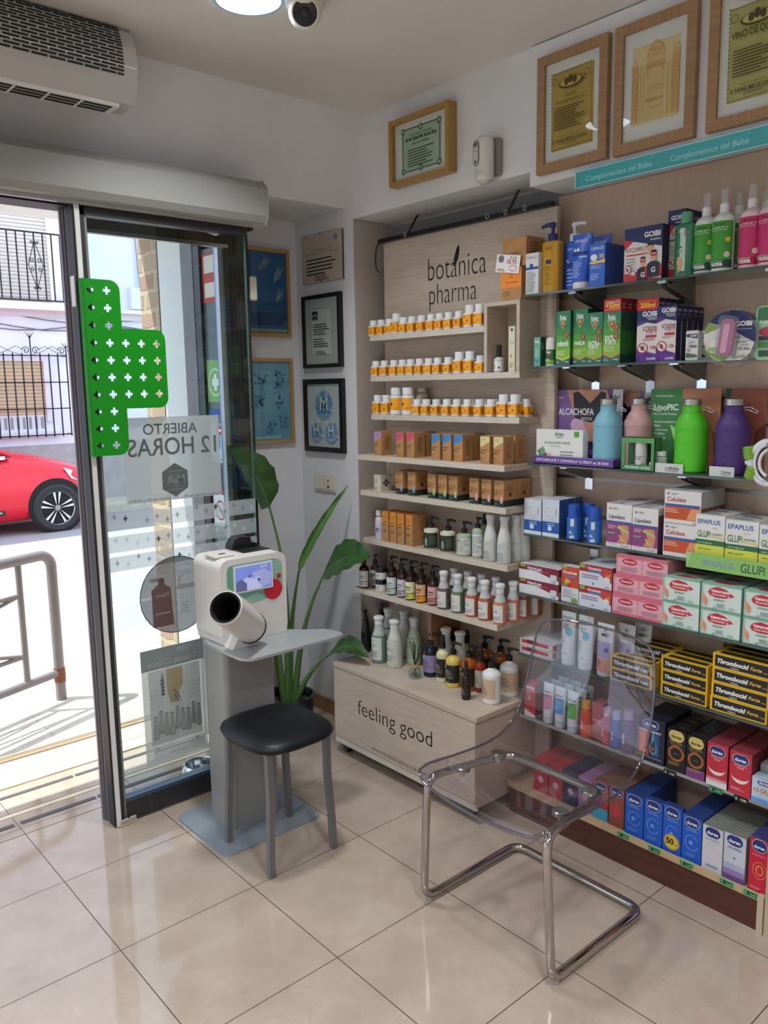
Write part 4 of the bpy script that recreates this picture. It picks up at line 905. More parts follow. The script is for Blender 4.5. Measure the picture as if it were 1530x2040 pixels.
# ================= transparent chair =================
def chair():
    root = empty('cantilever_chair', (1.03, -1.58, 0)); CH = K('#b9b4b0', .10, 1.0); ox, oy = 1.03, -1.58
    ACR = thin_glass('clear_acrylic', '#f1eff3', 1.5, .012, .012, '#d9d6de', 1.35)
    # shell: side profile (x, z) with half widths
    prof = [(.780, .424, .205), (.786, .437, .228), (.80, .447, .243), (.84, .450, .25), (.88, .447, .25), (.96, .440, .249), (1.04, .436, .247), (1.11, .436, .245), (1.17, .446, .242), (1.22, .468, .241), (1.258, .500, .24), (1.283, .54, .24), (1.302, .59, .239), (1.318, .65, .236), (1.331, .71, .232), (1.341, .77, .224), (1.347, .80, .212), (1.352, .822, .19), (1.354, .831, .15)]
    def sample(off):
        g = []
        for i, (x, z, hw) in enumerate(prof):
            a = prof[max(i-1, 0)]; b = prof[min(i+1, len(prof)-1)]; tx, tz = b[0]-a[0], b[1]-a[1]; L_ = math.hypot(tx, tz); nx, nz = -tz/L_, tx/L_
            row = []
            for k in range(17):
                t = -1+k/8; e = 1-t*t
                dip = (-.022*e if i < 9 else -.022*e*(1-min(1, (i-9)/3))) 
                back = (.030*e*min(1, max(0, (i-9)/4)))
                edge = .0
                row.append((x-ox+back+nx*off, -t*hw+(-1.572-oy), z+dip+nz*off))
            g.append(row)
        return g
    A, B = sample(.0), sample(-.006); n = 17
    m = MB()
    for g in (A, B): m.add([p for r_ in g for p in r_], [(i*n+k, i*n+k+1, (i+1)*n+k+1, (i+1)*n+k) for i in range(len(g)-1) for k in range(n-1)], ACR, True)
    part(m, 'shell', root, 'clear plastic seat and back in one shell')
    edge = [r_[0] for r_ in A]+A[-1][1:-1]+[r_[-1] for r_ in A][::-1]+A[0][1:-1][::-1]
    m = MB(); m.tube(edge, .0042, thin_glass('acrylic_edge', '#aaa5b4', 1.6, .03, .08, '#d9d6e0', 3.2), 8, closed=True); part(m, 'rim', root, 'thick clear rim')
    # tube frame
    def fil(pts, r, n=6):
        out = []
        P = [Vector(p) for p in pts]; N_ = len(P)
        for i in range(N_):
            a, b, c = P[i-1], P[i], P[(i+1) % N_]; d0 = (a-b).normalized(); d1 = (c-b).normalized(); ang = d0.angle(d1)/2; L_ = r/math.tan(ang); s, e = b+d0*L_, b+d1*L_
            for k in range(n+1):
                t = k/n; out.append((1-t)**2*s+2*t*(1-t)*b+t*t*e)
        return out
    yl, yr = -1.338-oy, -1.832-oy; ts = .018
    pts = [(.805-ox, yl, ts), (1.255-ox, yl, ts), (1.255-ox, yr, ts), (.805-ox, yr, ts), (.815-ox, yr+.03, .425), (1.14-ox, yr+.075, .412), (1.14-ox, yl-.06, .412), (.815-ox, yl-.01, .425)]
    m = MB(); m.tube(fil(pts, .05), .0125, CH, 14, closed=True); part(m, 'tube_frame', root)
    for x, y in ((.928, -1.39), (1.085, -1.40), (.935, -1.757), (1.09, -1.744)):
        m = MB(); m.lathe([(.0235, .4235), (.0235, .4345), (.020, .4365), (.0, .437)], K('#9d9a98', .18, .9), 24, c=(x-ox, y-oy)); m.lathe([(.006, .405), (.006, .4235)], CH, 10, c=(x-ox, y-oy)); part(m, 'mounting_disc', root)
    for x, y in ((.83, yl+oy), (.83, yr+oy), (1.23, yl+oy), (1.23, yr+oy)):
        m = MB(); m.lathe([(.008, 0), (.009, .004), (.007, .012)], K('#8d8c8c', .5), 12, c=(x-ox, y-oy)); part(m, 'foot_pad', root)
    return tag(root, 'transparent plastic chair on a chrome cantilever tube frame', 'chair')
chair()

# ================= bird of paradise plant =================
LEAFM = noisy('leaf_green', '#24431f', '#33592b', (1, 1, 1), 18, rough=.35, spec=.6)
LEAF2 = noisy('young_leaf_green', '#44702f', '#5a873f', ns=14, rough=.4)
STEM = noisy('stem_green', '#3f6630', '#5c7d42', (1, 1, .2), 10, rough=.5)
def leaf_blade(m, base, tip, bend, width, nrm, fold, mat, n=14, curl=.0):
    b, t = Vector(base), Vector(tip); ax = t-b; L_ = ax.length; a = ax.normalized(); nr = Vector(nrm); nr = (nr-a*nr.dot(a)).normalized(); sd = a.cross(nr)
    rows = []
    for i in range(n+1):
        s = i/n; c = b+ax*s+Vector(bend)*(math.sin(PI*s))
        wd = width*(math.sin(PI*min(1, s*.93+.07)**.75))**.7 if 0 < i < n else width*.04
        row = []
        for k in range(-4, 5):
            q = k/4; row.append(c+sd*(q*wd*math.cos(fold*abs(q)))+nr*(abs(q)*wd*math.sin(fold)*(1)+.006*math.sin(i*2.1+k)*abs(q)))
        rows.append(row)
    vs = [p for r_ in rows for p in r_]; m.add(vs, [(i*9+k, i*9+k+1, (i+1)*9+k+1, (i+1)*9+k) for i in range(n) for k in range(8)], mat, True)
    m.tube([b+ax*(i/n)+Vector(bend)*math.sin(PI*i/n)-nr*.002+nr*.0 for i in range(n+1)], [.005*(1-i/n*.8) for i in range(n+1)], STEM, 6)
def plant():
    root = empty('bird_of_paradise_plant', (1.20, -.03, .0)); o = Vector((1.20, -.03, 0)); r_ = lambda p: tuple(Vector(p)-o)
    defs = [  # stem points, blade base->tip, bend, half width, normal, fold, material
        ([(1.19, -.03, .17), (1.19, -.05, .55), (1.155, -.08, .85), (1.085, -.1, 1.11)], (1.085, -.10, 1.11), (.93, -.05, 1.38), (.02, 0, .02), .10, (.35, -1, .2), .25, LEAFM),
        ([(1.20, -.03, .17), (1.215, -.05, .55), (1.235, -.09, .80)], (1.235, -.09, .80), (1.465, -.17, 1.175), (-.02, 0, .0), .030, (-.8, -.6, .2), .9, LEAF2),
        ([(1.22, -.04, .17), (1.24, -.08, .45), (1.27, -.13, .65), (1.325, -.17, .80)], (1.325, -.17, .80), (1.37, -.43, .90), (0, 0, .03), .095, (-.6, -.45, .75), .15, LEAFM),
        ([(1.22, -.04, .15), (1.24, -.10, .28), (1.28, -.16, .38), (1.31, -.2, .42)], (1.31, -.20, .42), (1.335, -.45, .462), (0, 0, .045), .055, (-.5, -.1, .8), .25, LEAFM),
        ([(1.18, -.02, .15), (1.15, -.02, .5), (1.13, -.03, .62)], (1.13, -.03, .62), (1.13, .0, .88), (0, 0, 0), .05, (-.5, -1, .0), .3, LEAFM),
        ([(1.18, -.02, .15), (1.13, .02, .7), (1.06, .04, 1.1)], (1.06, .04, 1.10), (.98, .06, 1.42), (0, 0, 0), .06, (.4, -1, .2), .3, LEAFM),
    ]
    for st, b, t, bend, wd, nrm, fold, mat in defs:
        P = [Vector(r_(p)) for p in st]; sm = []
        for i in range(len(P)-1):
            p0, p1, p2, p3 = P[max(i-1, 0)], P[i], P[i+1], P[min(i+2, len(P)-1)]
            for k in range(6):
                u = k/6; sm.append(.5*((2*p1)+(p2-p0)*u+(2*p0-5*p1+4*p2-p3)*u*u+(-p0+3*p1-3*p2+p3)*u**3))
        sm.append(P[-1]); m = MB(); N_ = len(sm); m.tube(sm, [.017-.012*min(1, (i/N_)*1.25) for i in range(N_)], STEM, 8); part(m, 'stem', root)
        m = MB(); leaf_blade(m, r_(b), r_(t), bend, wd, nrm, fold, mat); part(m, 'leaf', root)
    m = MB(); m.lathe([(.095, 0), (.10, .01), (.115, .19), (.118, .215), (.108, .215), (.104, .18)], noisy('glazed_pot', '#15181f', '#3b4658', ns=25, rough=.2), 32, cap=False); m.lathe([(0, .175), (.105, .175)], noisy('soil', '#2d221a', '#46362a', ns=60, rough=.95), 32, cap=False)
    m.lathe([(.125, 0), (.13, .012), (.10, .004)], K('#6e6a3c', .6), 32, cap=False); part(m, 'pot', root)
    return tag(root, 'tall green bird of paradise plant in a dark glazed pot behind the kiosk', 'potted plant')
plant()

# ================= shelving =================
PALE = noisy('pale_wood', '#b3a392', '#bfb09f', (3, 1.2, 22), 6, detail=6, rough=.5, dist=.4)
PALEY = noisy('pale_wood_board', '#b5a494', '#c2b3a3', (2, 1.3, 16), 5, detail=6, rough=.5, dist=.8)
PALEE = noisy('pale_wood_edge', '#c0b6a7', '#cbc2b5', (2, 3, 30), 6, rough=.5)
BEECH = noisy('beech_panel', '#c6ab95', '#ceb49e', (1, 22, 1.2), 5, detail=5, rough=.5, mid=(.25, .75))
YL, YR = -.295, -1.127
def unit():
    root = empty('display_unit', (1.27, -.71, 0)); o = (1.27, -.71)
    def bx(name, x0, x1, y0, y1, z0, z1, mat, lab=None, bev=0):
        m = MB(); m.box(x0-o[0], x1-o[0], y0-o[1], y1-o[1], z0, z1, mat, bev=bev); return part(m, name, root, lab)
    m = MB(); m.box(1.622-o[0], 1.64-o[0], -1.195-o[1], -.262-o[1], .06, 2.235, PALEY)
    F = lambda u, v, of: (1.622-o[0]-of, -.262-o[1]-u, 2.235-.9+v); W, H = .933, .9
    bt = [('p', [(.446, .845), (.452, .875), (.470, .905), (.476, .915), (.478, .89), (.472, .86), (.458, .84)], BLK_)]
    m.ops(F, W, H, [('t', 'botanica', .470, .790, .345, BLK_, -.012, 0, 1.35), ('t', 'pharma', .447, .682, .285, BLK_, -.012, 0, 1.35), ('p', [(.452, .835), (.458, .875), (.474, .915), (.488, .93), (.490, .90), (.482, .865), (.466, .84)], BLK_)])
    part(m, 'sign_board', root, 'pale wood board with black lettering and a leaf')
    m = MB(); m.box(1.63-o[0], 1.66-o[0], -.30-o[1], -.245-o[1], .42, 1.9, K('#8e7d6e', .5)); part(m, 'side_post', root)
    S = [(1.505, YR+.171, 1.833), (1.505, YR, 1.660), (1.505, YR, 1.495), (1.425, YR, 1.325), (1.435, YR, 1.168), (1.445, YR, .953), (1.390, YR, .738)]
    for x, yr, z in S:
        m = MB(); m.box(x-o[0]+.001, 1.622-o[0], yr-o[1], YL-o[1], z-.022, z, PALE); m.box(x-o[0], x-o[0]+.001, yr-o[1], YL-o[1], z-.022, z, PALEE); part(m, 'shelf', root)
    # cubby at the right of the top two shelves
    m = MB()
    for y0, y1, z0, z1 in ((-.972, -.957, 1.6605, 1.8995), (YR, YR+.015, 1.6605, 1.8995), (YR, -.957, 1.900, 1.915)): m.box(1.503-o[0], 1.622-o[0], y0-o[1], y1-o[1], z0, z1, PALE)
    part(m, 'cubby', root)
    # rolling box below
    m = MB(); m.box(1.275-o[0], 1.62-o[0], -1.127-o[1], -.30-o[1], .055, .40, PALE); part(m, 'box_body', root)
    m = MB(); m.box(1.262-o[0], 1.62-o[0], -1.142-o[1], -.29-o[1], .40, .42, PALE, bev=.001); part(m, 'box_top', root)
    m = MB(); m.box(1.262-o[0], 1.275-o[0], -1.135-o[1], -.295-o[1], .083, .397, PALEY); m.box(1.263-o[0], 1.275-o[0], -1.14-o[1], -.295-o[1], .055, .08, PALEE); m.box(1.268-o[0], 1.276-o[0], -1.127-o[1], -.295-o[1], .079, .084, BLK_)
    F = lambda u, v, of: (1.262-o[0]-of, -.295-o[1]-u, .083+v); W, H = .84, .314
    m.ops(F, W, H, [('t', 'feeling good', .465, .47, .54, BLK_, -.008, 0, 1.0), ('t', 'www.botanicapharma.com', .50, .045, .40, K('#3a332e'), -.01)])
    part(m, 'box_front', root, 'front panel lettered feeling good')
    m = MB(); m.box(1.45-o[0], 1.62-o[0], -.718-o[1], -.700-o[1], .42, .716, K('#8a6448', .5)); part(m, 'divider', root)
    for x, y in ((1.30, -.33), (1.31, -1.08), (1.56, -.33), (1.56, -1.08)):
        m = MB(); m.lathe([(.0, -.011), (.020, -.011), (.024, -.007), (.024, .007), (.020, .011), (0, .011)], K('#2a2c33', .4), 20, M=Matrix.Translation((x-o[0]+.008, y-o[1], .024)) @ Matrix.Rotation(PI/2, 4, 'X'))
        m.prism([(-.012, .02), (.014, .02), (.016, .05), (-.018, .05)], -.014, -.0115, K('#9a9ca0', .3, .8), 'xz', Matrix.Translation((x-o[0], y-o[1], 0))); m.prism([(-.012, .02), (.014, .02), (.016, .05), (-.018, .05)], .0115, .014, K('#9a9ca0', .3, .8), 'xz', Matrix.Translation((x-o[0], y-o[1], 0)))
        m.box(x-o[0]-.022, x-o[0]+.02, y-o[1]-.02, y-o[1]+.02, .049, .0549, K('#8a8c90', .3, .8)); part(m, 'caster', root)
    return tag(root, 'pale wood display unit with shelves above a box on casters', 'shelving unit')
unit()

SHELVES = [(1.485, -2.3, 1.925, 'topmost'), (1.525, -2.3, 1.678, 'second'), (1.535, -2.3, 1.33, 'third'), (1.515, -2.3, 1.07, 'fourth'), (1.49, -2.3, .85, 'fifth'), (1.49, -2.3, .617, 'sixth')]
SG = thin_glass('shelf_glass', '#dfe9e6', 1.5); SGE = thin_glass('shelf_glass_edge', '#93a8a2', 1.5, .1, .45, '#8fa29e', 1.5)
def gondola():
    root = empty('wall_shelving', (1.44, -1.7, 0)); o = (1.44, -1.7)
    m = MB(); m.box(1.70-o[0], 1.72-o[0], -2.45-o[1], -1.142-o[1], .02, 2.285, BEECH)
    for z in (.52, .80, 1.02, 1.13, 1.27, 1.48, 1.56, 1.75, 2.0): m.box(1.698-o[0], 1.701-o[0], -2.45-o[1], -1.15-o[1], z-.006, z+.006, K('#8f8d8a', .3, .6))
    part(m, 'back_panel', root)
    m = MB(); m.box(1.442-o[0], 1.70-o[0], -2.10-o[1], -1.145-o[1], .098, .115, K('#a99377', .5)); m.box(1.438-o[0], 1.442-o[0], -2.10-o[1], -1.145-o[1], .098, .122, K('#b9a07a', .4)); part(m, 'base_shelf', root)
    m = MB(); m.box(1.442-o[0], 1.46-o[0], -2.10-o[1], -1.15-o[1], 0, .098, noisy('mahogany_plinth', '#43231a', '#5a3024', (1, 1.2, 26), 5, detail=5, rough=.4)); part(m, 'plinth', root, 'dark reddish brown plinth')
    m = MB(); m.box(1.43-o[0], 1.70-o[0], -2.118-o[1], -2.10-o[1], 0, .12, K('#b9a992', .45)); m.box(1.43-o[0], 1.70-o[0], -2.145-o[1], -2.122-o[1], 0, 1.0, K('#b3a086', .45)); part(m, 'end_post', root)
    m = MB(); m.box(1.50-o[0], 1.70-o[0], -2.10-o[1], -1.15-o[1], .366, .373, SG); m.box(1.496-o[0], 1.50-o[0], -2.10-o[1], -1.15-o[1], .362, .373, K('#a9adab', .3, .3)); part(m, 'glass_shelf', root)
    for i, (x, y1, z, nm) in enumerate(SHELVES):
        m = MB(); m.box(x-o[0], 1.695-o[0], y1-o[1], -1.145-o[1], z-.008, z-.0005, SG); m.box(x-.001-o[0], x-o[0], y1-o[1], -1.145-o[1], z-.008, z-.0005, SGE); part(m, 'glass_shelf', root)
    DKM = K('#77716d', .35, .25); CHR = K('#c9ced2', .15, 1.0)
    for zi, z in enumerate((1.925, 1.678, 1.33, 1.07, .85, .617, .373)):
        ys = {0: [-1.3390, -1.6691, -1.9991], 1: [-1.3190, -1.5368, -1.7195], 2: [-1.30, -1.75, -2.1], 3: [-1.33, -1.8], 4: [-1.28, -1.85], 5: [-1.35, -1.8], 6: [-1.35, -1.8]}[zi]
        for y in ys:
            m = MB(); x0 = 1.53 if zi < 2 else 1.55
            m.prism([(x0-o[0], z-.008), (1.70-o[0], z-.008), (1.70-o[0], z-.062), (x0+.01-o[0], z-.022)], y-o[1]-.014, y-o[1]-.011, DKM, 'xz'); m.prism([(x0-o[0], z-.008), (1.70-o[0], z-.008), (1.70-o[0], z-.062), (x0+.01-o[0], z-.022)], y-o[1]+.011, y-o[1]+.014, DKM, 'xz')
            m.box(x0-o[0]-.012, x0-o[0]+.03, y-o[1]-.014, y-o[1]+.014, z-.012, z-.008, CHR); m.box(1.695-o[0], 1.6995-o[0], y-o[1]-.016, y-o[1]+.016, z-.10, z-.02, CHR)
            part(m, 'bracket', root)
    return tag(root, 'beech-backed wall shelving with glass shelves on brackets and a dark plinth', 'shelving unit')
gondola()
# green shelf strip
m = MB(); GS = K('#86b865', .35); m.box(-.003, 0, -.6, 0, -.025, .022, GS)
F = lambda u, v, o: (-.003-o, -u, -.025+v)
m.ops(F, .6, .047, [('p', [(0, 0), (.03, 1), (0, 1)], K('#9fca7c', .35))]+[x for k in range(2) for x in (('t', 'EPAPLUS', .17+k*.55, .30, .16, K('#7f93b4', .4), .02), ('t', 'GLUPi', .345+k*.55, .22, .12, K('#2d5c38', .4), .01, .1, 1.35), ('t', 'CONTROL', .47+k*.55, .32, .10, K('#2d5c38', .4), .01, .2))])
tag(m.obj('shelf_strip', None, (1.507, [-1.7948][0], 1.072)), 'light green shelf edge strip with lettering, under the yellow-white boxes', 'shelf strip')
# price tags
def ptag(x, y, z, col, txt, label):
    m = MB(); m.box(-.004, 0, -.021, .021, -.008, .008, K(col, .4)); F = lambda u, v, o: (-.004-o, .021-u, -.008+v); ink = '#0c0c0c'
    m.ops(F, .042, .016, [('r', .05, .12, .95, .88, '#1b3a26' if col != '#151515' else '#050505'), ('t', txt, .68, .28, .42, '#7fd69a' if col != '#151515' else '#c9cdc9', .03), ('t', 'E', .18, .28, .14, '#7fd69a' if col != '#151515' else '#c9cdc9', .03), ('r', .07, .78, .93, .84, ink)])
    tag(m.obj('price_tag', None, (x, y, z)), label, 'price tag', 'price tags on the lower shelves')
for px_y, t_, l_ in zip([-1.6468, -1.7621, -1.8737, -2.0037, -2.0770], ('4.95', '13.50', '11.95', '13.50', '14.95'), ('green price tag on the bottom ledge, nearest the clear chair', 'green price tag on the bottom ledge, second from the chair', 'green price tag on the bottom ledge, middle one of five', 'green price tag on the bottom ledge, fourth from the chair', 'green price tag on the bottom ledge, at the corner post')): ptag(1.438, px_y, .112, '#4fae6c', t_, l_)
for px_y, t_, l_, c_ in zip([-1.7742, -1.9279, -2.0082], ('13.50', '10.95', '9.95'), ('black price tag under the dark cartons on the seventh shelf', 'green price tag under the red cartons on the seventh shelf', 'black price tag under the rightmost red cartons'), ('#151515', '#4fae6c', '#151515')): ptag(1.496, px_y, .362, c_, t_, l_)

# ================= makers of packaged goods =================
# local frame: x to the viewer's right, y into the shelf, z up; front face at y = 0; placed with rz = -90 deg
RZ = -PI/2
MESHES = {}
def carton_mesh(key, w, h, d, col, front=(), right=(), top=(), left=(), rough=.42):
    key = (key, round(w, 4), round(h, 4), round(d, 4))
    if key not in MESHES:
        m = MB(); m.box(-w/2, w/2, 0, d, 0, h, K(col, rough) if isinstance(col, str) else col)
        m.ops(FRONT(w), w, h, front); m.k = 0; m.ops(RIGHT(w), d, h, right); m.k = 0; m.ops(TOP(w, h), w, d, top); m.k = 0; m.ops(LEFT(w, d), d, h, left)
        m.add([(-w/2+.002, -.00015, h-.0012), (w/2-.002, -.00015, h-.0012), (w/2-.002, -.00015, h-.0004), (-w/2+.002, -.00015, h-.0004)], [(0, 1, 2, 3)], '#6b6560')
        MESHES[key] = m.mesh(str(key[0]))
    return MESHES[key]
def put(me, name, x, y, z, label, cat='box', group=None, jit=.6, rz=0):
    o = bpy.data.objects.new(name, me); COL.objects.link(o); o.location = (x, y, z); o.rotation_euler = (0, 0, RZ+rz+math.radians(random.uniform(-jit, jit)))
    return tag(o, label, cat, group)
def row_back(me, name, x, y, z, d, n, desc, cat='box', group=None, gap=.0015, skip=0, jit=.3):
    for i in range(skip, n):
        lab = desc+(', front one' if i == 0 else ', '+ORD[i]+' from the front')
        put(me, name, x+i*(d+gap), y, z, lab, cat, group, jit)
PROTO = {}
def place(key, make, x, y, z, label, cat='bottle', group=None, rz=0):
    """make() builds a root at the origin the first time; later calls copy the thing with its parts"""
    if key not in PROTO: PROTO[key] = make(); r = PROTO[key]
    else: r = copy_tree(PROTO[key])
    r.location = (x, y, z); r.rotation_euler = (0, 0, RZ+rz); r['label'] = label; r['category'] = cat
    if group: r['group'] = group
    elif 'group' in r: del r['group']
    return r
def pump(root, z, col, s=1.0, ang=0, long=1.0, name='pump'):
    c = K(col, .35) if isinstance(col, str) else col; m = MB()
    m.lathe([(.013*s, z-.002), (.0135*s, z+.004), (.0135*s, z+.017*s), (.010*s, z+.019*s), (.0045*s, z+.020*s), (.0045*s, z+.036*s), (.008*s, z+.036*s), (.0085*s, z+.046*s), (.006*s, z+.049*s), (0, z+.050*s)], c, 16)
    ca, sa = math.cos(ang), math.sin(ang)
    m.tube([(0, 0, z+.043*s), (ca*.018*s*long, sa*.018*s*long, z+.0445*s), (ca*.034*s*long, sa*.034*s*long, z+.042*s), (ca*.038*s*long, sa*.038*s*long, z+.038*s)], [.0065*s, .0055*s, .0045*s, .003*s], c, 8)
    return part(m, name, root)
def bottle(h, r, col, lab=None, ops=(), cap='pump', capcol='#141416', shape='round', sy=1.0, rough=.25, shoulder=.82, neck=.32, z0l=.1, z1l=.68, wrap=2.6, sc=1.0, name='bottle', fill=None, fillz=.6, ang=0, capr=None, caph=.12, clear=False):
    """h total height of the body without its cap"""
    root = empty(name, (0, 0, 0)); root.empty_display_size = .01
    c = (K(col, rough) if not clear else thin_glass('clear_plastic_'+col.strip('#'), col, 1.45, .05, .25, col)) if isinstance(col, str) else col
    m = MB(); nr = r*neck
    if shape == 'round': p = [(r*.9, 0), (r*.985, .004), (r, .01), (r, h*shoulder*.97), (r*.985, h*shoulder), (r*.9, h*(shoulder+.05)), (r*.65, h*(shoulder+.10)), (nr*1.25, h*(shoulder+.135)), (nr, h*.975), (nr, h)]
    elif shape == 'slope': p = [(r*.9, 0), (r*.985, .004), (r, .01), (r*1.0, h*.50), (r*.97, h*.60), (r*.86, h*.70), (r*.70, h*.80), (r*.58, h*.88), (r*.54, h)]
    elif shape == 'flat': p = [(r*.92, 0), (r*.99, .003), (r, .008), (r, h*.93), (r*.97, h*.965), (r*.8, h*.985), (nr, h*.99), (nr, h)]
    elif shape == 'tub': p = [(r*.92, 0), (r, .006), (r, h*.80), (r*1.03, h*.80), (r*1.03, h*.86), (r*.98, h*.93), (r*.7, h*.97), (nr, h)]
    if fill:
        p = [(a[0], a[1], K(fill, rough)) if a[1] < h*fillz else (a[0], a[1]) for a in p]
        if shape == 'slope': p.insert(4, (r*.985, h*fillz))
    m.lathe(p, c, 28, sy=sy, sq=.12 if shape == 'flat' else 0); part(m, 'body', root)
    if lab:
        m = MB(); W = wrap*r; a0 = -wrap/2; H = h*(z1l-z0l)
        m.ops(CYL(r+.0006, (r*sy+.0006)/(r+.0006), 0, a0, h*z0l), W, H, [('r', 0, 0, 1, 1, K(lab, .5))]+list(ops), True); part(m, 'label', root)
    if cap == 'pump': pump(root, h, capcol, sc, ang)
    elif cap == 'flip':
        cr = capr or r*.55; m = MB(); m.lathe([(cr, h-.002), (cr, h+.012), (cr*.98, h+caph*h*.8), (cr*.9, h+caph*h), (0, h+caph*h)], K(capcol, .35), 24); part(m, 'cap', root)
    elif cap == 'lip':
        cr = r*.56; m = MB(); m.lathe([(r*.54, h-.006), (cr, h-.002), (cr*1.0, h+.010), (cr*1.18, h+.015), (cr*1.26, h+.021), (cr*1.2, h+.027), (cr*.9, h+.030), (0, h+.031)], K(capcol, .3), 24); part(m, 'cap', root)
    elif cap == 'spray':
        m = MB(); cr = r*.42; m.lathe([(cr, h-.003), (cr, h+.024), (cr*.7, h+.03)], K(capcol, .35), 18); part(m, 'collar', root)
        m = MB(); m.lathe([(cr*.85, h+.028), (cr*.8, h+.062), (cr*.7, h+.066), (0, h+.067)], thin_glass('clear_cap', '#f8f8f8', 1.45, .1, .35, '#f2f2f4'), 18); part(m, 'over_cap', root)
    elif cap == 'nozzle':
        m = MB(); m.lathe([(r*.36, h-.003), (r*.36, h+.018), (r*.22, h+.02), (r*.22, h+.034)], K(capcol, .35), 16); m.box(-r*.22, r*.22, -r*.62, r*.3, h+.030, h+.046, K(capcol, .35), bev=.003); part(m, 'nozzle', root)
    elif cap == 'clearspray':
        m = MB(); m.lathe([(r*.5, h-.003), (r*.5, h+.022), (r*.3, h+.024), (r*.3, h+.040)], K(capcol, .35), 16); part(m, 'collar', root)
        m = MB(); m.lathe([(r*.42, h+.012), (r*.42, h+.046), (r*.38, h+.050), (0, h+.050)], thin_glass('smoky_cap', '#9a9a9e', 1.45, .1, .3, '#6c6c70'), 16); part(m, 'over_cap', root)
    return root
def print_lines(c, u0=.1, u1=.75, v=.6, n=6, dv=.07): return [('l', u0, u1, v, n, dv, c)]
def pill_jar(w, h, bold, capcol='#dfe1e2', tall=False):
    root = empty('supplement_jar', (0, 0, 0)); m = MB(); r = w/2; WB = K('#dcdcda', .35); OB = K('#eea014', .45)
    bh = h*.66
    if tall: m.lathe([(r*.92, 0), (r, .004), (r, bh*.95), (r*.9, bh*1.06), (r*.66, bh*1.14)], WB, 24)
    else: m.lathe([(r*.92, 0), (r, .003), (r, bh*.97), (r*.93, bh), (r*.8, bh*1.02)], WB, 24, sq=.30, sx=.93, sy=.93)
    part(m, 'body', root)
    m = MB()
    if tall:
        W = 2.9*r; m.ops(CYL(r+.0005, 1, 0, -1.45, h*.18), W, h*.44, [('r', 0, 0, 1, 1, OB), ('p', [(.5, .32), (.58, .5), (.5, .68), (.42, .5)], '#3a2b12'), ('l', .2, .42, .9, 3, .06, '#6a4a12'), ('t', bold, .75, .1, .14, '#a3501a')], True)
    else:
        q = r*.93+.0006; z0, z1 = h*.06, bh*.94; s = q*1.0
        m.box(-s, s, -s, s, z0, z1, OB, bev=r*.18)
        FF = lambda u, v, o: (u-s, -s-o, z0+v); H = z1-z0; FR = lambda u, v, o: (s+o, u-s, z0+v)
        m.ops(FF, 2*s, H, [('t', bold, .62, .36, .22, '#4a2f10', .03), ('l', .14, .44, .88, 3, .08, '#6a4a12'), ('l', .14, .38, .3, 2, .09, '#6a4a12')]); m.k = 0
        m.ops(FR, 2*s, H, [('l', .1, .6, .85, 7, .09, '#8a5a14'), ('r', .62, .12, .92, .34, '#6b3413')])
    part(m, 'label', root)
    m = MB(); n = 36; cr = r*.80; z0 = bh*(1.02 if not tall else 1.12); CW = K(capcol, .4); pr = [(cr, z0), (cr, h-.004), (cr*.95, h), (0, h)]
    rings = [[((p*(1+(.03 if k % 2 else 0)))*math.cos(2*PI*k/n), (p*(1+(.03 if k % 2 else 0)))*math.sin(2*PI*k/n), z) for k in range(n)] for p, z in pr[:3]]
    for i in range(2): m.add(rings[i]+rings[i+1], [(k, (k+1) % n, n+(k+1) % n, n+k) for k in range(n)], CW)
    m.add(rings[2], [tuple(range(n))], CW); part(m, 'cap', root); return root
def tube_pack(w, h, col, cap, ops=(), capcol='#d8d8d6', wtop=1.15, caph=.12, rough=.35, clear=False):
    """squeeze tube standing on its cap: round at the foot, flat crimp on top"""
    root = empty('squeeze_tube', (0, 0, 0)); r = w/2; m = MB(); n = 24; rings = []
    c = thin_glass('clear_tube', '#e8ecef', 1.45, .05, .45, '#dfe4e8') if clear else K(col, rough)
    for i in range(9):
        t = i/8; rx = r*(1+(wtop-1)*t); ry = r*(1-t)**.7*.95+.0012; rings.append([(rx*math.cos(2*PI*k/n), ry*math.sin(2*PI*k/n), h*caph+(h*(1-caph))*t) for k in range(n)])
    for i in range(8): m.add(rings[i]+rings[i+1], [(k, (k+1) % n, n+(k+1) % n, n+k) for k in range(n)], c, True)
    m.add(rings[8], [tuple(range(n))], c); part(m, 'body', root)
    def F(u, v, o):
        t = max(0, min(1, (v)/(h*(1-caph)))); rx = r*(1+(wtop-1)*t); ry = r*(1-t)**.7*.95+.0012; a = (u/w-.5)*1.9; return ((rx+o)*math.sin(a), -(ry+o+.0004)*math.cos(a), h*caph+v)
    m = MB()
    for q in ops:
        if q[0] == 'r':
            N_ = 8
            for j in range(N_): a, b_ = q[2]+(q[4]-q[2])*j/N_, q[2]+(q[4]-q[2])*(j+1)/N_; m.print_grid(F, q[1]*w, a*h*(1-caph), q[3]*w, b_*h*(1-caph), q[5], 8); m.k -= 1
            m.k += 1
        else: m.ops(F, w, h*(1-caph), [q], True)
    if ops: part(m, 'label', root)
    m = MB(); m.lathe([(r*.93, 0), (r*.96, .002), (r*.96, h*caph*.9), (r*.9, h*caph)], K(capcol, .35), 24); part(m, 'cap', root); return root

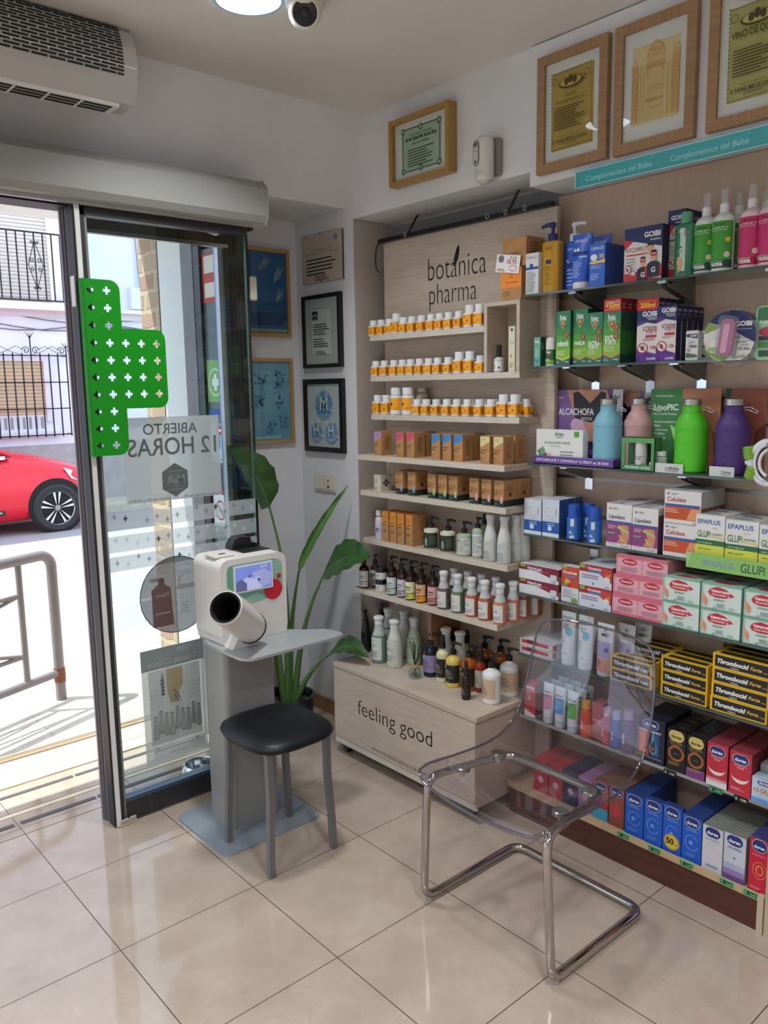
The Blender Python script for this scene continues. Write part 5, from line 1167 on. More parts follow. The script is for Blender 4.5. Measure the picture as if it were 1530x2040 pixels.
# ================= goods on the pale wood unit =================
g_j = 'orange-labelled supplement jars'
def small_j(t): return ('jar', t), (lambda: pill_jar(.040, .064, t))
def jar(x, y, z, kind, t, label):
    if kind == 's': place('s'+t, lambda: pill_jar(.042, .066, t), x, y, z, label, 'jar', g_j, random.uniform(-.12, .12))
    elif kind == 't': place('t'+t, lambda: pill_jar(.047, .084, t), x, y, z, label, 'jar', g_j, random.uniform(-.12, .12))
    else: place('L'+t, lambda: pill_jar(.056, .115, t, tall=True), x, y, z, label, 'jar', g_j, random.uniform(-.12, .12))
tx = ['Zn', 'Fe', 'B1', 'Mg', 'Se', 'D3', 'Om', 'K2', 'C', 'B12', 'E', 'A', 'Q10']
ys = [-0.2877, -0.3411, -0.3934, -0.4382, -0.4821, -0.5344, -0.5914, -0.6469, -0.6955, -0.7457, -0.8002, -0.8585, -0.9102]
for i, y in enumerate(ys): jar(1.535, y, 1.833, 't' if i in (3, 11, 12) else 's', tx[i], 'white jar with orange label, %s from the left on the topmost wooden shelf' % ORD[i])
for i, y in enumerate([-0.4646, -0.5171, -0.9157]): jar(1.585, y, 1.833, 's' if i < 2 else 't', 'Ca', 'white jar standing %s in the back row of the topmost wooden shelf' % ORD[i])
ys = [-0.2999, -0.3568, -0.4187, -0.4728, -0.5225, -0.5772, -0.6306, -0.6828, -0.7421, -0.8025, -0.8586, -0.9133]
for i, y in enumerate(ys): jar(1.535, y, 1.66, 't' if i in (9, 10) else 's', tx[(i*5+2) % 13], 'white jar with orange label, %s from the left on the second wooden shelf' % ORD[i])
ys = [-0.3092, -0.3662, -0.4283, -0.5013, -0.5599, -0.6141, -0.6728, -0.7328, -0.7884, -0.8453, -0.9086, -0.9675, -1.0296, -1.0852]
for i, y in enumerate(ys): jar(1.535, y, 1.495, 'L' if i in (2, 3) else ('t' if i in (0, 1, 12, 13) else 's'), ('Mg', 'Mg', 'Ga', 'Ga', 'Cr', 'Zn', 'P', 'B6', 'C', 'C', 'D3', 'D3', 'Al', 'Al')[i], 'white jar with orange label, %s from the left on the third wooden shelf' % ORD[i])
for i, y in enumerate([-0.5634, -0.6292, -0.6903, -0.7498, -0.8212, -0.8851, -0.9472, -1.0025, -1.1042]): jar(1.588 if i < 8 else 1.57, y, 1.495, 's', 'Co', 'white jar, %s from the left in the back row of the third wooden shelf' % ORD[i])
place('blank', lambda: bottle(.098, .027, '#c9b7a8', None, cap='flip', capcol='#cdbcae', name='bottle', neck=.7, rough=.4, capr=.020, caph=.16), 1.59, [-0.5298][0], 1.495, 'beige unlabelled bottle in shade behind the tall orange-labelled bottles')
# boxes on top of the cubby
KR = noisy('kraft_card', '#a97b4e', '#b58858', ns=30, rough=.8)
me = carton_mesh('kraft_big', .110, .100, .10, KR, [('t', 'confort', .6, .42, .42, '#4b3018'), ('t', 'articular', .6, .25, .46, '#4b3018'), ('l', .62, .9, .12, 2, .05, '#6b4a28')], [('l', .2, .8, .8, 6, .1, '#7b5531')])
put(me, 'kraft_box', 1.515, [-1.0892][0], 1.918+.113, 'kraft cardboard box on top of the orange-banded box above the cubby')
me = carton_mesh('kraft_orange', .094, .112, .10, KR, [('r', 0, .38, 1, .98, '#e88a2c'), ('t', 'Confort articular', .52, .52, .6, '#4b2810', .02), ('o', .5, .80, .10, .05, .02, '#a85c18'), ('t', 'botanica', .5, .68, .25, '#a85c18'), ('o', .24, .2, .11, .08, .02, '#7b5531'), ('o', .38, .2, .09, .07, .02, '#7b5531')])
put(me, 'kraft_box', 1.510, [-1.0803][0], 1.9165, 'kraft box with bright orange band standing on top of the cubby')
m = MB(); m.box(-.055, .055, -.0015, 0, 0, .062, K('#e4e4e2', .6)); m.ops(lambda u, v, o: (u-.055, -.0015-o, v), .11, .062, [('t', 'P.V.P', .72, .76, .26, '#2a2a30', .01), ('t', '18.95', .66, .50, .42, '#b8323e', .01), ('o', .74, .27, .16, .17, .02, '#c0444e'), ('c', .2, .75, .12, '#6d6f74'), ('l', .08, .5, .2, 2, .09, '#b8323e')])
o = m.obj('price_card', None, (1.507, [-1.0633][0], 2.012)); o.rotation_euler = (0, math.radians(9), RZ); tag(o, 'white handwritten price card leaning on the kraft boxes', 'price card')
# inside the cubby
place('dropper', lambda: bottle(.058, .019, '#c9ccca', '#dfe2df', [('l', .15, .6, .8, 5, .12, '#5a5a5a'), ('c', .78, .35, .08, '#2d3b30')], cap='flip', capcol='#121214', capr=.010, caph=.75, name='small_bottle', neck=.5), 1.535, [-1.0038][0], 1.66, 'small white bottle with tall black cap inside the cubby')
me = carton_mesh('tall_cream', .03, .165, .06, '#d5cfb4', [('t', 'Z.A', .5, .62, .6, '#5b5135'), ('c', .4, .35, .2, '#cf9a50'), ('l', .2, .8, .2, 3, .04, '#8a7b50'), ('c', .5, .92, .2, '#5b6e58')])
put(me, 'tall_box', 1.525, [-1.0727][0], 1.66, 'tall narrow cream box standing at the right inside the cubby')
# fourth shelf: kraft boxes with a coloured corner
def kr4(c):
    return carton_mesh('kraft4'+c, .046, .103, .060, KR, [('p', [(0, .97), (1, .97), (1, .80), (0, .58)], c), ('t', 'botanica', .35, .86, .5, '#5b4a40'), ('t', 'pharma', .3, .79, .4, '#5b4a40'), ('t', 'complemento', .36, .48, .6, '#3c2818', .02), ('l', .06, .5, .42, 2, .04, '#5a3c20'), ('o', .2, .18, .1, .06, .02, '#5a3c20')], [('l', .3, .9, .8, 12, .05, '#8a6238')], [('r', 0, 0, 1, .1, c)])
for i, (y, c, t) in enumerate(zip([-0.4060, -0.5419, -0.6031, -0.7563, -0.8146, -0.8728, -1.0157, -1.0782], ['#a78ab8', '#d0506a', '#d0506a', '#3f83c0', '#3f83c0', '#3f83c0', '#d3cb8e', '#d3cb8e'], ['kraft box with lilac corner, alone at the left of the fourth wooden shelf', 'kraft box with pink-red corner, left of the pair', 'kraft box with pink-red corner, right of the pair', 'kraft box with blue corner, left of the three', 'kraft box with blue corner, middle of the three', 'kraft box with blue corner, right of the three', 'kraft box with pale yellow corner, left of the pair', 'kraft box with pale yellow corner, right of the pair'])):
    put(kr4(c), 'supplement_box', 1.445+.003*(i % 3), y, 1.325, t)
    if i in (2, 5, 7): put(kr4(c), 'supplement_box', 1.52, y+.004, 1.325, 'kraft box hidden behind the ' + ('pink-red', '', '', 'blue', '', 'pale yellow')[i-2] + ' cornered boxes')
# fifth shelf
me = carton_mesh('white_leaf', .045, .072, .062, '#c9c4b4', [('t', 'Serum', .3, .80, .4, '#4a7a8a'), ('l', .08, .7, .7, 4, .07, '#7a94a0'), ('l', .1, .6, .2, 2, .06, '#5a5a50')], [('c', .5, .62, .12, '#3a332a'), ('c', .72, .5, .1, '#3a332a'), ('c', .5, .38, .12, '#3a332a'), ('c', .3, .5, .1, '#3a332a')])
put(me, 'supplement_box', 1.455, [-0.3869][0], 1.168, 'small cream-white box at the left end of the fifth wooden shelf')
def kr5(c): return carton_mesh('kraft5'+c, .046, .098, .075, KR, [('r', 0, 0, 1, .24, '#1e3330'), ('r', .66, .14, .9, .40, c), ('t', 'botanica', .34, .84, .5, '#5b4a40'), ('t', 'pharma', .3, .78, .36, '#5b4a40'), ('t', 'extracto', .3, .60, .42, '#3c2818', .02), ('l', .06, .4, .54, 3, .04, '#5a3c20'), ('o', .7, .56, .08, .05, .02, '#5a3c20'), ('l', .06, .45, .1, 1, .04, '#9ab0a0')], [('r', 0, 0, 1, .24, '#1e3330'), ('c', .5, .45, .12, '#5a3c20'), ('l', .2, .8, .8, 5, .06, '#8a6238')])
for i, (y, c, t) in enumerate(zip([-0.5278, -0.6036, -0.7219, -0.7830, -0.8410, -0.9512, -1.0137, -1.0755], ['#7fa0c4']*2+['#9cc58a']*3+['#d59ab8']*3, ['kraft box with dark foot and blue patch, left of the pair', 'kraft box with dark foot and blue patch, right of the pair', 'kraft box with dark foot and green patch, left of the three', 'kraft box with dark foot and green patch, middle of the three', 'kraft box with dark foot and green patch, right of the three', 'kraft box with dark foot and pink patch, left of the three', 'kraft box with dark foot and pink patch, middle of the three', 'kraft box with dark foot and pink patch, right of the three'])):
    put(kr5(c), 'supplement_box', 1.455, y, 1.168, t)
put(kr5('#d59ab8'), 'supplement_box', 1.534, [-1.0775][0], 1.168, 'kraft box with pink patch standing behind the right end of the fifth wooden shelf')
# sixth shelf
place('clear_cap', lambda: bottle(.105, .021, '#c7ccd0', '#c2b8cc', [('c', .6, .5, .18, '#6d5a86'), ('l', .1, .5, .3, 4, .07, '#5d6d7d')], cap='flip', capcol='#cfc8c4', capr=.014, caph=.2, name='bottle', sy=.7), 1.48, [-0.3658][0], .953, 'pale grey flat bottle behind the orange cartons on the sixth wooden shelf')
def kr6(): return carton_mesh('kraft6', .0395, .132, .075, KR, [('p', [(0, 1), (1, 1), (1, .52), (0, .62)], '#cf8430'), ('t', 'botanica', .5, .84, .6, '#7a4a18'), ('t', 'pharma', .45, .79, .45, '#7a4a18'), ('t', 'articular', .46, .64, .6, '#5a3210', .03), ('l', .12, .7, .58, 2, .03, '#5a3210'), ('l', .12, .8, .4, 4, .03, '#8a6238'), ('o', .5, .14, .14, .05, .02, '#7a5530')], [('c', .75, .70, .05, '#4a3018'), ('c', .75, .48, .05, '#4a3018'), ('c', .75, .26, .05, '#4a3018')], [('r', 0, 0, 1, 1, '#c9822f')])
for i, y in enumerate([-0.4381, -0.4886, -0.5365, -0.5896]): put(kr6(), 'supplement_box', 1.452, y, .953, ['orange and kraft tall carton, leftmost of four', 'orange and kraft tall carton, second of four', 'orange and kraft tall carton, third of four', 'orange and kraft tall carton, rightmost of four'][i], jit=1.2)
DG = '#1d2f27'
def green_jar(): return bottle(.088, .031, '#d5cfb8', DG, [('e', .45, .40, .07, .28, '#8a9a80'), ('l', .6, .95, .8, 8, .07, '#5a6a58'), ('l', .05, .3, .9, 5, .07, '#8a927c')], cap='pump', sc=.95, shape='tub', neck=.42, z0l=.08, z1l=.80, wrap=3.1, name='pump_jar')
for i, (y, t) in enumerate(zip([-0.6914, -0.7865], ['dark green labelled pump jar, left of the two', 'dark green labelled pump jar, right of the two'])): place('green_jar', green_jar, 1.482, y, .953, t, 'pump jar', None, .2)
WLN = [('l', .08, .9, .9, 10, .085, '#7f8985')]
def lt_green(): return bottle(.090, .030, '#a3b79c', '#d9dcd8', [('t', 'Gel', .35, .8, .3, '#5a6a62')]+WLN, cap='pump', sc=.95, shape='tub', neck=.42, z0l=.12, z1l=.80, wrap=3.1, name='pump_jar')
place('lt_green', lt_green, 1.478, [-0.8796][0], .953, 'pale green pump jar with white text label beside the dark green ones', 'pump jar', None, .2)
def lt_slim(): return bottle(.118, .022, '#a3b79c', '#d9dcd8', WLN, cap='pump', sc=.85, neck=.5, shape='tub', z0l=.10, z1l=.80, wrap=3.0, name='pump_bottle')
place('lt_slim', lt_slim, 1.482, [-0.9477][0], .953, 'slim pale green pump bottle, first of its kind beside the white lotions', 'pump bottle', None, .3)
def lotion(): return bottle(.152, .026, '#c3c6c2', None, cap='lip', capcol='#cdd0cd', shape='slope', name='lotion_bottle', rough=.35, sy=.9)
def lotion_l(): return bottle(.150, .026, '#c9ccc8', '#c4c7c3', [('l', .12, .8, .95, 3, .08, '#a7aca8'), ('l', .1, .9, .5, 8, .06, '#8c918d')], cap='lip', capcol='#cfd1cf', shape='slope', name='lotion_bottle', rough=.35, z0l=.04, z1l=.52, wrap=2.4)
for i, (p, t) in enumerate((([-1.0157][0], 'white lotion bottle, left of two at the front of the sixth wooden shelf'), ([-1.0831][0], 'white lotion bottle, right of two at the front of the sixth wooden shelf'))): place('lotion_l', lotion_l, 1.478, p, .953, t, 'bottle')
for i, (x, y, t) in enumerate(((1.54, [-1.0895][0], 'white lotion bottle behind the front pair on the sixth wooden shelf'), (1.565, -1.105, 'grey-lit lotion bottle at the back right end of the sixth wooden shelf'))): place('lotion_l', lotion_l, x, y, .953, t, 'bottle')
place('lt_slim', lt_slim, 1.56, [-0.9115][0], .953, 'slim pale green pump bottle standing in the back row', 'pump bottle', None, .3)
# seventh shelf: amber pumps then translucent shampoos
AMB = '#2e1712'
def amber(lc, c2, txt, w_='dul', h=.105): return lambda: bottle(h, .022, AMB, lc, [('r', 0, .0, 1, .34, c2), ('t', txt, .5, .64, .36, '#4a2c22', .02), ('l', .3, .72, .56, 2, .05, '#6a5a50'), ('r', 0, .32, 1, .36, '#3a2a22'), ('l', .3, .7, .26, 3, .06, '#6a5a50')], cap='pump', sc=.8, z0l=.06, z1l=.72, wrap=3.0, name='pump_bottle', shoulder=.80)
z7 = .738
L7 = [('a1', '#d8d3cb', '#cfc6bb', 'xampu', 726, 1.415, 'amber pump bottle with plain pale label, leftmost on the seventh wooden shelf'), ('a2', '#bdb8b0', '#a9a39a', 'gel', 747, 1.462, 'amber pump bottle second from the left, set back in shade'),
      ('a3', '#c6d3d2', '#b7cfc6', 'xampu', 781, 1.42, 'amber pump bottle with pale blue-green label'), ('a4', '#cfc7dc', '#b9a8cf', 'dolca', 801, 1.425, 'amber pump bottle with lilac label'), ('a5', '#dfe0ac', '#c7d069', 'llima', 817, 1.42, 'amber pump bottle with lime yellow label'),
      ('a6', '#dcae7a', '#e79b22', 'mel', 839, 1.42, 'wider amber pump bottle with orange label'), ('a7', '#dba7a4', '#cf7f80', 'rosa', 862, 1.428, 'amber pump bottle with pink label')]
for key, lc, c2, t, px, x, lab in L7:
    y = {726: [-0.3335][0], 747: [-0.3539][0], 781: [-0.5119][0], 801: [-0.5731][0], 817: [-0.6282][0], 839: [-0.6916][0], 862: [-0.7539][0]}[px]
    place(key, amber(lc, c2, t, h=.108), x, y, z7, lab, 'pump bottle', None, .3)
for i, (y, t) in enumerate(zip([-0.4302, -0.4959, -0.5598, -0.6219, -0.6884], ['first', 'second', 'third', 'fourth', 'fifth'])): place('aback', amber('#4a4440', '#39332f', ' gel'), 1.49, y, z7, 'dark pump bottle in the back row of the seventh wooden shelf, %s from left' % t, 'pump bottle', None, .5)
def tub(lid): 
    root = empty('cosmetic_jar', (0, 0, 0)); m = MB(); m.lathe([(.024, 0), (.025, .004), (.025, .030), (.024, .034)], K('#d2d2ce', .35), 24); part(m, 'body', root)
    m = MB(); m.ops(CYL(.0256, 1, 0, -1.5, .006), .0768, .024, [('r', 0, 0, 1, 1, K('#d8d8d4', .5)), ('t', 'mantega', .5, .5, .4, '#4a3a30'), ('t', 'coco', .5, .15, .3, '#c08a50'), ('l', .05, .3, .8, 3, .16, '#7a7a78')], True); part(m, 'label', root)
    m = MB(); m.lathe([(.0262, .032), (.0262, .050), (.025, .052), (0, .052)], K('#141417', .3), 24); part(m, 'lid', root); return root
ytb = [-0.4316][0]
place('tub', lambda: tub(0), 1.43, ytb, z7, 'white cosmetic jar with black lid, lower of the two stacked', 'jar'); place('tub', None, 1.43, ytb, z7+.053, 'white cosmetic jar with black lid, stacked on top of its twin', 'jar')
def shampoo(liq, lc='#d8d9d6', h=.122): return lambda: bottle(h, .0255, '#b4b7b8', lc, [('r', .1, .88, .7, .9, '#9a9c9a'), ('r', .08, .74, .6, .78, '#c79a5a'), ('l', .08, .8, .66, 4, .035, '#8d8f8d'), ('l', .08, .92, .36, 8, .035, '#a1a3a1')], cap='lip', capcol='#d6d8d8', shape='slope', z0l=.08, z1l=.60, wrap=2.1, name='shampoo_bottle', fill=liq, fillz=.66, rough=.2)
for (x, y, liq, key, lab) in ((1.42, [-0.8218][0], '#6b5f5a', 's1', 'translucent shampoo bottle with grey-brown liquid on the seventh wooden shelf'), (1.42, [-0.8990][0], '#5f7d5c', 's2', 'translucent shampoo bottle with green liquid on the seventh wooden shelf'),
    (1.42, [-0.9736][0], '#b5694a', 's3', 'translucent shampoo bottle with orange liquid, beside the green one'), (1.42, [-1.0405][0], '#ad5f42', 's4', 'translucent shampoo bottle with orange liquid, second of its colour'), (1.42, [-1.1151][0], '#c57a66', 's5', 'translucent shampoo bottle with pink liquid at the front right corner of its shelf'),
    (1.485, [-1.1231][0], '#9a6258', 's5', 'pinkish shampoo bottle just behind the front right corner'), (1.545, [-1.1222][0], '#9a6258', 's4', 'orange shampoo bottle third in depth at the right of its shelf'), (1.60, [-1.1338][0], '#9a6258', 's3', 'orange shampoo bottle deepest at the right end of its shelf'),
    (1.49, [-0.8125][0], '', 's1', 'grey-brown shampoo bottle in the back row'), (1.49, [-0.8872][0], '', 's2', 'green shampoo bottle in the back row'), (1.49, [-0.9621][0], '', 's3', 'orange shampoo bottle in the back row'), (1.49, [-1.0344][0], '', 's5', 'pink shampoo bottle in the back row')):
    place(key, shampoo(liq or '#888'), x, y, z7, lab, 'bottle', None, .1)
# goods on the rolling box top (z = .42)
z8 = .42
def B8(key, make, pos, lab, cat='bottle', rz=.1):
    x, y, h = pos; place(key, make, x, y, z8, lab, cat, None, rz)
B8('blackspray', lambda: bottle(.150, .023, '#15181a', None, cap='nozzle', capcol='#111214', shape='slope', name='spray_bottle'), (1.4630, -0.2800, 0.1850), 'matt black spray bottle at the left end of the rolling box')
B8('blackpump', lambda: bottle(.150, .026, '#16191a', '#22282a', [('l', .1, .8, .8, 5, .1, '#6a6e70')], cap='pump', name='pump_bottle'), (1.5890, -0.2480, 0.1990), 'black pump bottle behind the matt black spray bottle')
B8('blackpump', None, (1.6990, -0.2250, 0.1740), 'black pump bottle in the far left back row of the rolling box')
def big(liq, body='#aeb6b2', lc='#ccd0cc'): return lambda: bottle(.178, .033, body, lc, [('r', .1, .86, .6, .88, '#7a9a88'), ('r', .08, .78, .5, .8, '#c9b46a'), ('l', .08, .8, .7, 4, .03, '#8d8f8d'), ('l', .08, .92, .4, 8, .035, '#a1a3a1')], cap='lip', capcol='#d9dbda', shape='slope', z0l=.10, z1l=.66, wrap=2.2, name='shampoo_bottle', fill=liq, fillz=.69, rough=.25)
B8('big1', big('#6f8a78'), (1.4120, -0.4310, 0.2370), 'tall shampoo bottle with grey-green liquid, left front of the rolling box')
B8('big2', big('#c6c8be', '#c9cbc3', '#c6c9c2'), (1.4220, -0.5220, 0.2350), 'tall creamy white shampoo bottle beside the grey-green one')
B8('big3', big('#9fb795', '#b7c2b6', '#aebfa2'), (1.5050, -0.5570, 0.2080), 'tall pale green shampoo bottle behind the reed diffuser')
for i, (p, t) in enumerate((((1.5240, -0.3680, 0.2230), 'tall pale shampoo bottle in the second row, left one'), ((1.5510, -0.4430, 0.2170), 'tall pale shampoo bottle in the second row, middle one'), ((1.6430, -0.3110, 0.2060), 'tall pale shampoo bottle in the third row'), ((1.6450, -0.4150, 0.2020), 'tall pale shampoo bottle in the second row by the divider'))): B8('big2' if i % 2 else 'big1', None, p, t)
for i, (x, y, t) in enumerate(((1.50, -.755, 'greyish white shampoo bottle in the dark corner right of the divider'), (1.50, -.835, 'second greyish white shampoo bottle in the dark behind the pumps'))): place('big2', None, x, y, z8, t, 'bottle')
def diffuser():
    root = empty('reed_diffuser', (0, 0, 0)); m = MB(); m.lathe([(.024, 0), (.026, .004), (.026, .032), (.022, .040), (.012, .046), (.012, .050)], thin_glass('diffuser_glass', '#dfe8e4', 1.5, .02, .18, '#b9c9c2'), 24, cap=False); part(m, 'flask', root)
    m = MB(); m.lathe([(.0, .046), (.014, .046), (.0145, .056), (0, .056)], K('#b88d62', .6), 20); part(m, 'collar', root)
    for dx, dy in ((-.03, .0), (-.018, .012), (.012, -.01), (.03, .005), (.036, .02), (-.008, -.006)):
        m = MB(); m.tube([(-dx*.35, -dy*.3, .006), (dx*.1, dy*.1, .06), (dx, dy, .150)], .0018, K('#151515', .6), 6); part(m, 'reed', root)
    return root
B8('diffuser', diffuser, (1.3880, -0.6850, 0.1810), 'clear glass reed diffuser with black sticks on the rolling box', 'reed diffuser', 0)
def ph(body, lc, txt='#d8c9a0', cap='pump', h=.135, r=.031, topc=None, z1=.70, z0=.16, extra=(), nm='pump_bottle', sc=1.0):
    return lambda: bottle(h, r, body, lc, [('R', .12, .80, .26, .95, '#d6d6d4', .2), ('l', .1, .6, .70, 2, .05, txt), ('r', .1, .52, .6, .55, txt), ('l', .1, .8, .46, 5, .05, '#8d8578'), ('R', .1, .04, .45, .12, txt, .5)]+list(extra), cap=cap, z0l=z0, z1l=z1, wrap=2.7, name=nm, sc=sc, shoulder=.80, rough=.2)
B8('lav', ph('#1a1a26', '#8f82ad', '#6d6090'), (1.4560, -0.7080, 0.1800), 'dark pump bottle with lavender label right of the diffuser', 'pump bottle', .5)
B8('yb', ph('#cfcaa0', '#1c1c18', cap='clearspray', r=.026, h=.145, nm='spray_bottle'), (1.4420, -0.7920, 0.1730), 'cream spray bottle with black label', 'bottle', .2)
B8('yy', ph('#d2b85a', '#1b1915'), (1.4370, -0.8570, 0.1590), 'bright yellow pump bottle with black label', 'pump bottle', .3)
B8('amb', ph('#9a4f14', '#17130f', r=.034), (1.4590, -0.9240, 0.1700), 'amber gel pump bottle with black label behind the small black spray', 'pump bottle', .3)
B8('smallspray', ph('#2a120c', '#131210', cap='clearspray', r=.018, h=.10, nm='spray_bottle', z0=.08, z1=.62), (1.3730, -0.9880, 0.1250), 'small dark spray bottle standing in front of the amber one', 'bottle', .1)
B8('redspray', ph('#8a2e1a', '#b9b0a0', '#5a5248', cap='clearspray', r=.022, h=.13, nm='spray_bottle'), (1.4710, -0.9720, 0.1380), 'red-brown spray bottle with beige label', 'bottle', .1)
B8('wht', ph('#dadad8', '#c2a88e', '#6a5442', r=.036, h=.140), (1.4210, -1.0740, 0.1550), 'white pump bottle with beige label at the front right of the rolling box', 'pump bottle', -.15)
B8('wht', None, (1.5280, -1.0700, 0.1590), 'white pump bottle with beige label, behind its twin', 'pump bottle', .5)
k = 0
for key, p, t in (('yy', (1.5710, -0.7330, 0.1650), 'yellow pump bottle in the second row'), ('amb', (1.5420, -0.6630, 0.1780), 'amber pump bottle in the second row behind the lavender one'), ('yb', (1.5650, -0.8120, 0.1840), 'cream spray bottle in the second row'), ('amb', (1.5870, -0.8900, 0.1760), 'amber pump bottle in the second row behind the red-brown spray'), ('amb', (1.5990, -0.9650, 0.1480), 'amber pump bottle between the two white ones, set back'), ('yy', (1.6570, -0.7900, 0.1600), 'yellow pump bottle in the third row'), ('blackpump', (1.6800, -0.8630, 0.1710), 'black pump bottle in the right back row'), ('lav', (1.6630, -0.6440, 0.1260), 'dark pump bottle in the deepest row behind the yellow ones')):
    B8(key, None, p, t, 'pump bottle', .4)

# ================= goods on the glass shelves =================
zA, zB, zC, zD, zE, zF, zG, zH = 1.925, 1.678, 1.33, 1.07, .85, .617, .375, .115
def C1(key, x, z, pos, d, col, label, name='carton', front=(), right=(), top=(), cat='box', n=1, desc=None, gap=.0015, group=None, rough=.42, jit=.5):
    y, w, h = pos; me = carton_mesh(key, w, h, d, col, front, right, top, rough=rough)
    if n == 1: return put(me, name, x, y, z, label or desc, cat, group, jit)
    row_back(me, name, x, y, z, d, n, desc or label, cat, group, gap)
NV, RD, PU, GNX = '#1f2c5e', '#c2323a', '#5b2a8a', '#7fa04a'
# ---- topmost glass shelf
C1('urw', 1.50, zA, (-1.1825, 0.0553, 0.1398), .05, '#d3d3d2', 'slim white carton with blue band, leftmost on the topmost glass shelf', front=[('t', 'URIAGE', .5, .86, .8, '#6a7078'), ('r', 0, .60, 1, .66, '#2b4a9a'), ('c', .45, .69, .14, '#2b4a9a'), ('l', .08, .85, .54, 12, .042, '#8a8d92')])
def oil(): return bottle(.175, .037, '#b98a1c', '#b5861c', [('t', 'URIAGE', .5, .86, .62, '#3c2f10', .0), ('r', .02, .56, .96, .65, '#16295e'), ('p', [(.02, .65), (.12, .72), (.2, .66), (.3, .70), (.36, .65)], '#e8e8e8'), ('l', .08, .7, .5, 8, .05, '#8a6414')], cap='pump', capcol='#182a6b', shape='flat', sy=.62, z0l=.04, z1l=.95, wrap=1.9, neck=.5, name='pump_bottle', sc=1.25, rough=.12, ang=PI)
place('oil', oil, 1.535, [-1.2436][0], zA, 'golden oil pump bottle with navy pump on the topmost glass shelf', 'pump bottle')
def blu(): return bottle(.17, .035, '#2c5fc4', '#2b5dc2', [('t', 'URIAGE', .5, .84, .62, '#dfe6f4'), ('r', .02, .48, .96, .58, '#15308a'), ('p', [(.02, .58), (.14, .68), (.24, .6), (.34, .66), (.42, .58)], '#e8e8e8'), ('l', .08, .8, .44, 5, .08, '#8fabe6')], cap='pump', capcol='#d5d8dc', shape='flat', sy=.6, z0l=.04, z1l=.95, wrap=1.9, neck=.55, name='pump_bottle', sc=1.25, ang=0)
place('blu', blu, 1.575, [-1.3047][0], zA, 'blue pump bottle with white pump behind the blue tube', 'pump bottle')
TO = [('t', 'URIAGE', .5, .82, .74, '#e4eaf6'), ('p', [(.06, .64), (.18, .72), (.28, .66), (.40, .72), (.52, .64)], '#e8ecf2'), ('r', .02, .55, .98, .62, '#15308a'), ('r', .5, .49, .95, .53, '#8fc4e6'), ('l', .1, .8, .42, 8, .045, '#a9bfec')]
place('utube', lambda: tube_pack(.062, .178, '#2c60c8', 1, TO, '#d6d8da', 1.28, .13), 1.525, [-1.3730][0], zA, 'blue squeeze tube with white cap on the topmost glass shelf', 'tube')
place('utube', None, 1.60, [-1.3947][0], zA, 'blue squeeze tube standing behind the small blue carton', 'tube')
C1('ubx', 1.505, zA, (-1.4445, 0.0595, 0.1352), .028, '#3566c8', '', desc='blue sunscreen carton with gold wave, in the row of four', n=4, front=[('t', 'URIAGE', .5, .86, .8, '#e4eaf6'), ('R', .08, .62, .5, .76, '#e6eaf0'), ('t', '50', .78, .66, .3, '#e8c860', .02), ('p', [(0, .58), (.3, .62), (.6, .60), (1, .64), (1, .54), (.6, .55), (.3, .53), (0, .56)], '#e8b85a'), ('l', .1, .85, .5, 3, .03, '#a9bfec'), ('l', .1, .7, .3, 4, .04, '#a9bfec')], right=[('r', 0, .0, 1, 1, '#2d4a96')])
def kid(u, v, s, q, mask=True, adult=False):
    sk = '#d3a58a'; o = []
    o += [('p', [(u-.15*s, v), (u-.13*s, v+.20*s*q), (u-.05*s, v+.24*s*q), (u+.05*s, v+.24*s*q), (u+.13*s, v+.20*s*q), (u+.15*s, v)], '#1e2338' if not adult else '#c9ccce'), ('e', u, v+.32*s*q, .062*s, .085*s*q, sk), ('p', [(u-.066*s, v+.33*s*q), (u-.05*s, v+.41*s*q), (u+.05*s, v+.41*s*q), (u+.066*s, v+.33*s*q), (u+.04*s, v+.37*s*q), (u-.04*s, v+.37*s*q)], '#2a1a14')]
    if mask: o += [('r', u-.058*s, v+.315*s*q, u+.058*s, v+.345*s*q, '#c02830'), ('t', 'G', u, v+.07*s*q, .09*s, '#e8e8ea', .03), ('r', u-.18*s, v, u-.13*s, v+.17*s*q, '#b8282e'), ('r', u+.13*s, v, u+.18*s, v+.17*s*q, '#b8282e')]
    return o
def no_bug(u, v, r, q, ring='#b8333a', fill='#e4e2e0'): return [('e', u, v, r, r*q, fill), ('e', u, v, r*.30, r*.5*q, '#55443c'), ('l', u-r*.6, u+r*.6, v+r*.3*q, 2, r*.3*q, '#55443c'), ('o', u, v, r, r*q, r*.18, ring), ('p', [(u-r*.7, v+r*.62*q), (u-r*.58, v+r*.74*q), (u+r*.7, v-r*.62*q), (u+r*.58, v-r*.74*q)], ring)]
q = 1.0
KF = [('p', [(0, 1), (1, 1), (1, .60), (0, .80)], NV), ('p', [(0, .80), (.24, .75), (0, .60)], RD), ('t', 'GOIBI', .74, .80, .42, '#e4e6ea', .035), ('t', 'Antipiojos', .82, .73, .28, '#e4e6ea', .01, .3), ('t', 'KITCOMPLET', .33, .555, .56, '#9a2c34', .0, 0, 1.5), ('r', .06, .49, .62, .515, '#b8333a'), ('l', .06, .36, .44, 5, .055, '#8a8a8c'), ('p', [(0, 0), (1, 0), (1, .02), (.3, .12), (0, .17)], RD)]+kid(.70, .18, 1.3, .95, False, True)+kid(.52, .0, 1.15, .95)+kid(.80, .06, 1.25, .95)+no_bug(.12, .23, .085, .95)+[('o', .32, .34, .035, .035, .006, '#8a8a8c'), ('o', .32, .24, .035, .035, .006, '#8a8a8c')]
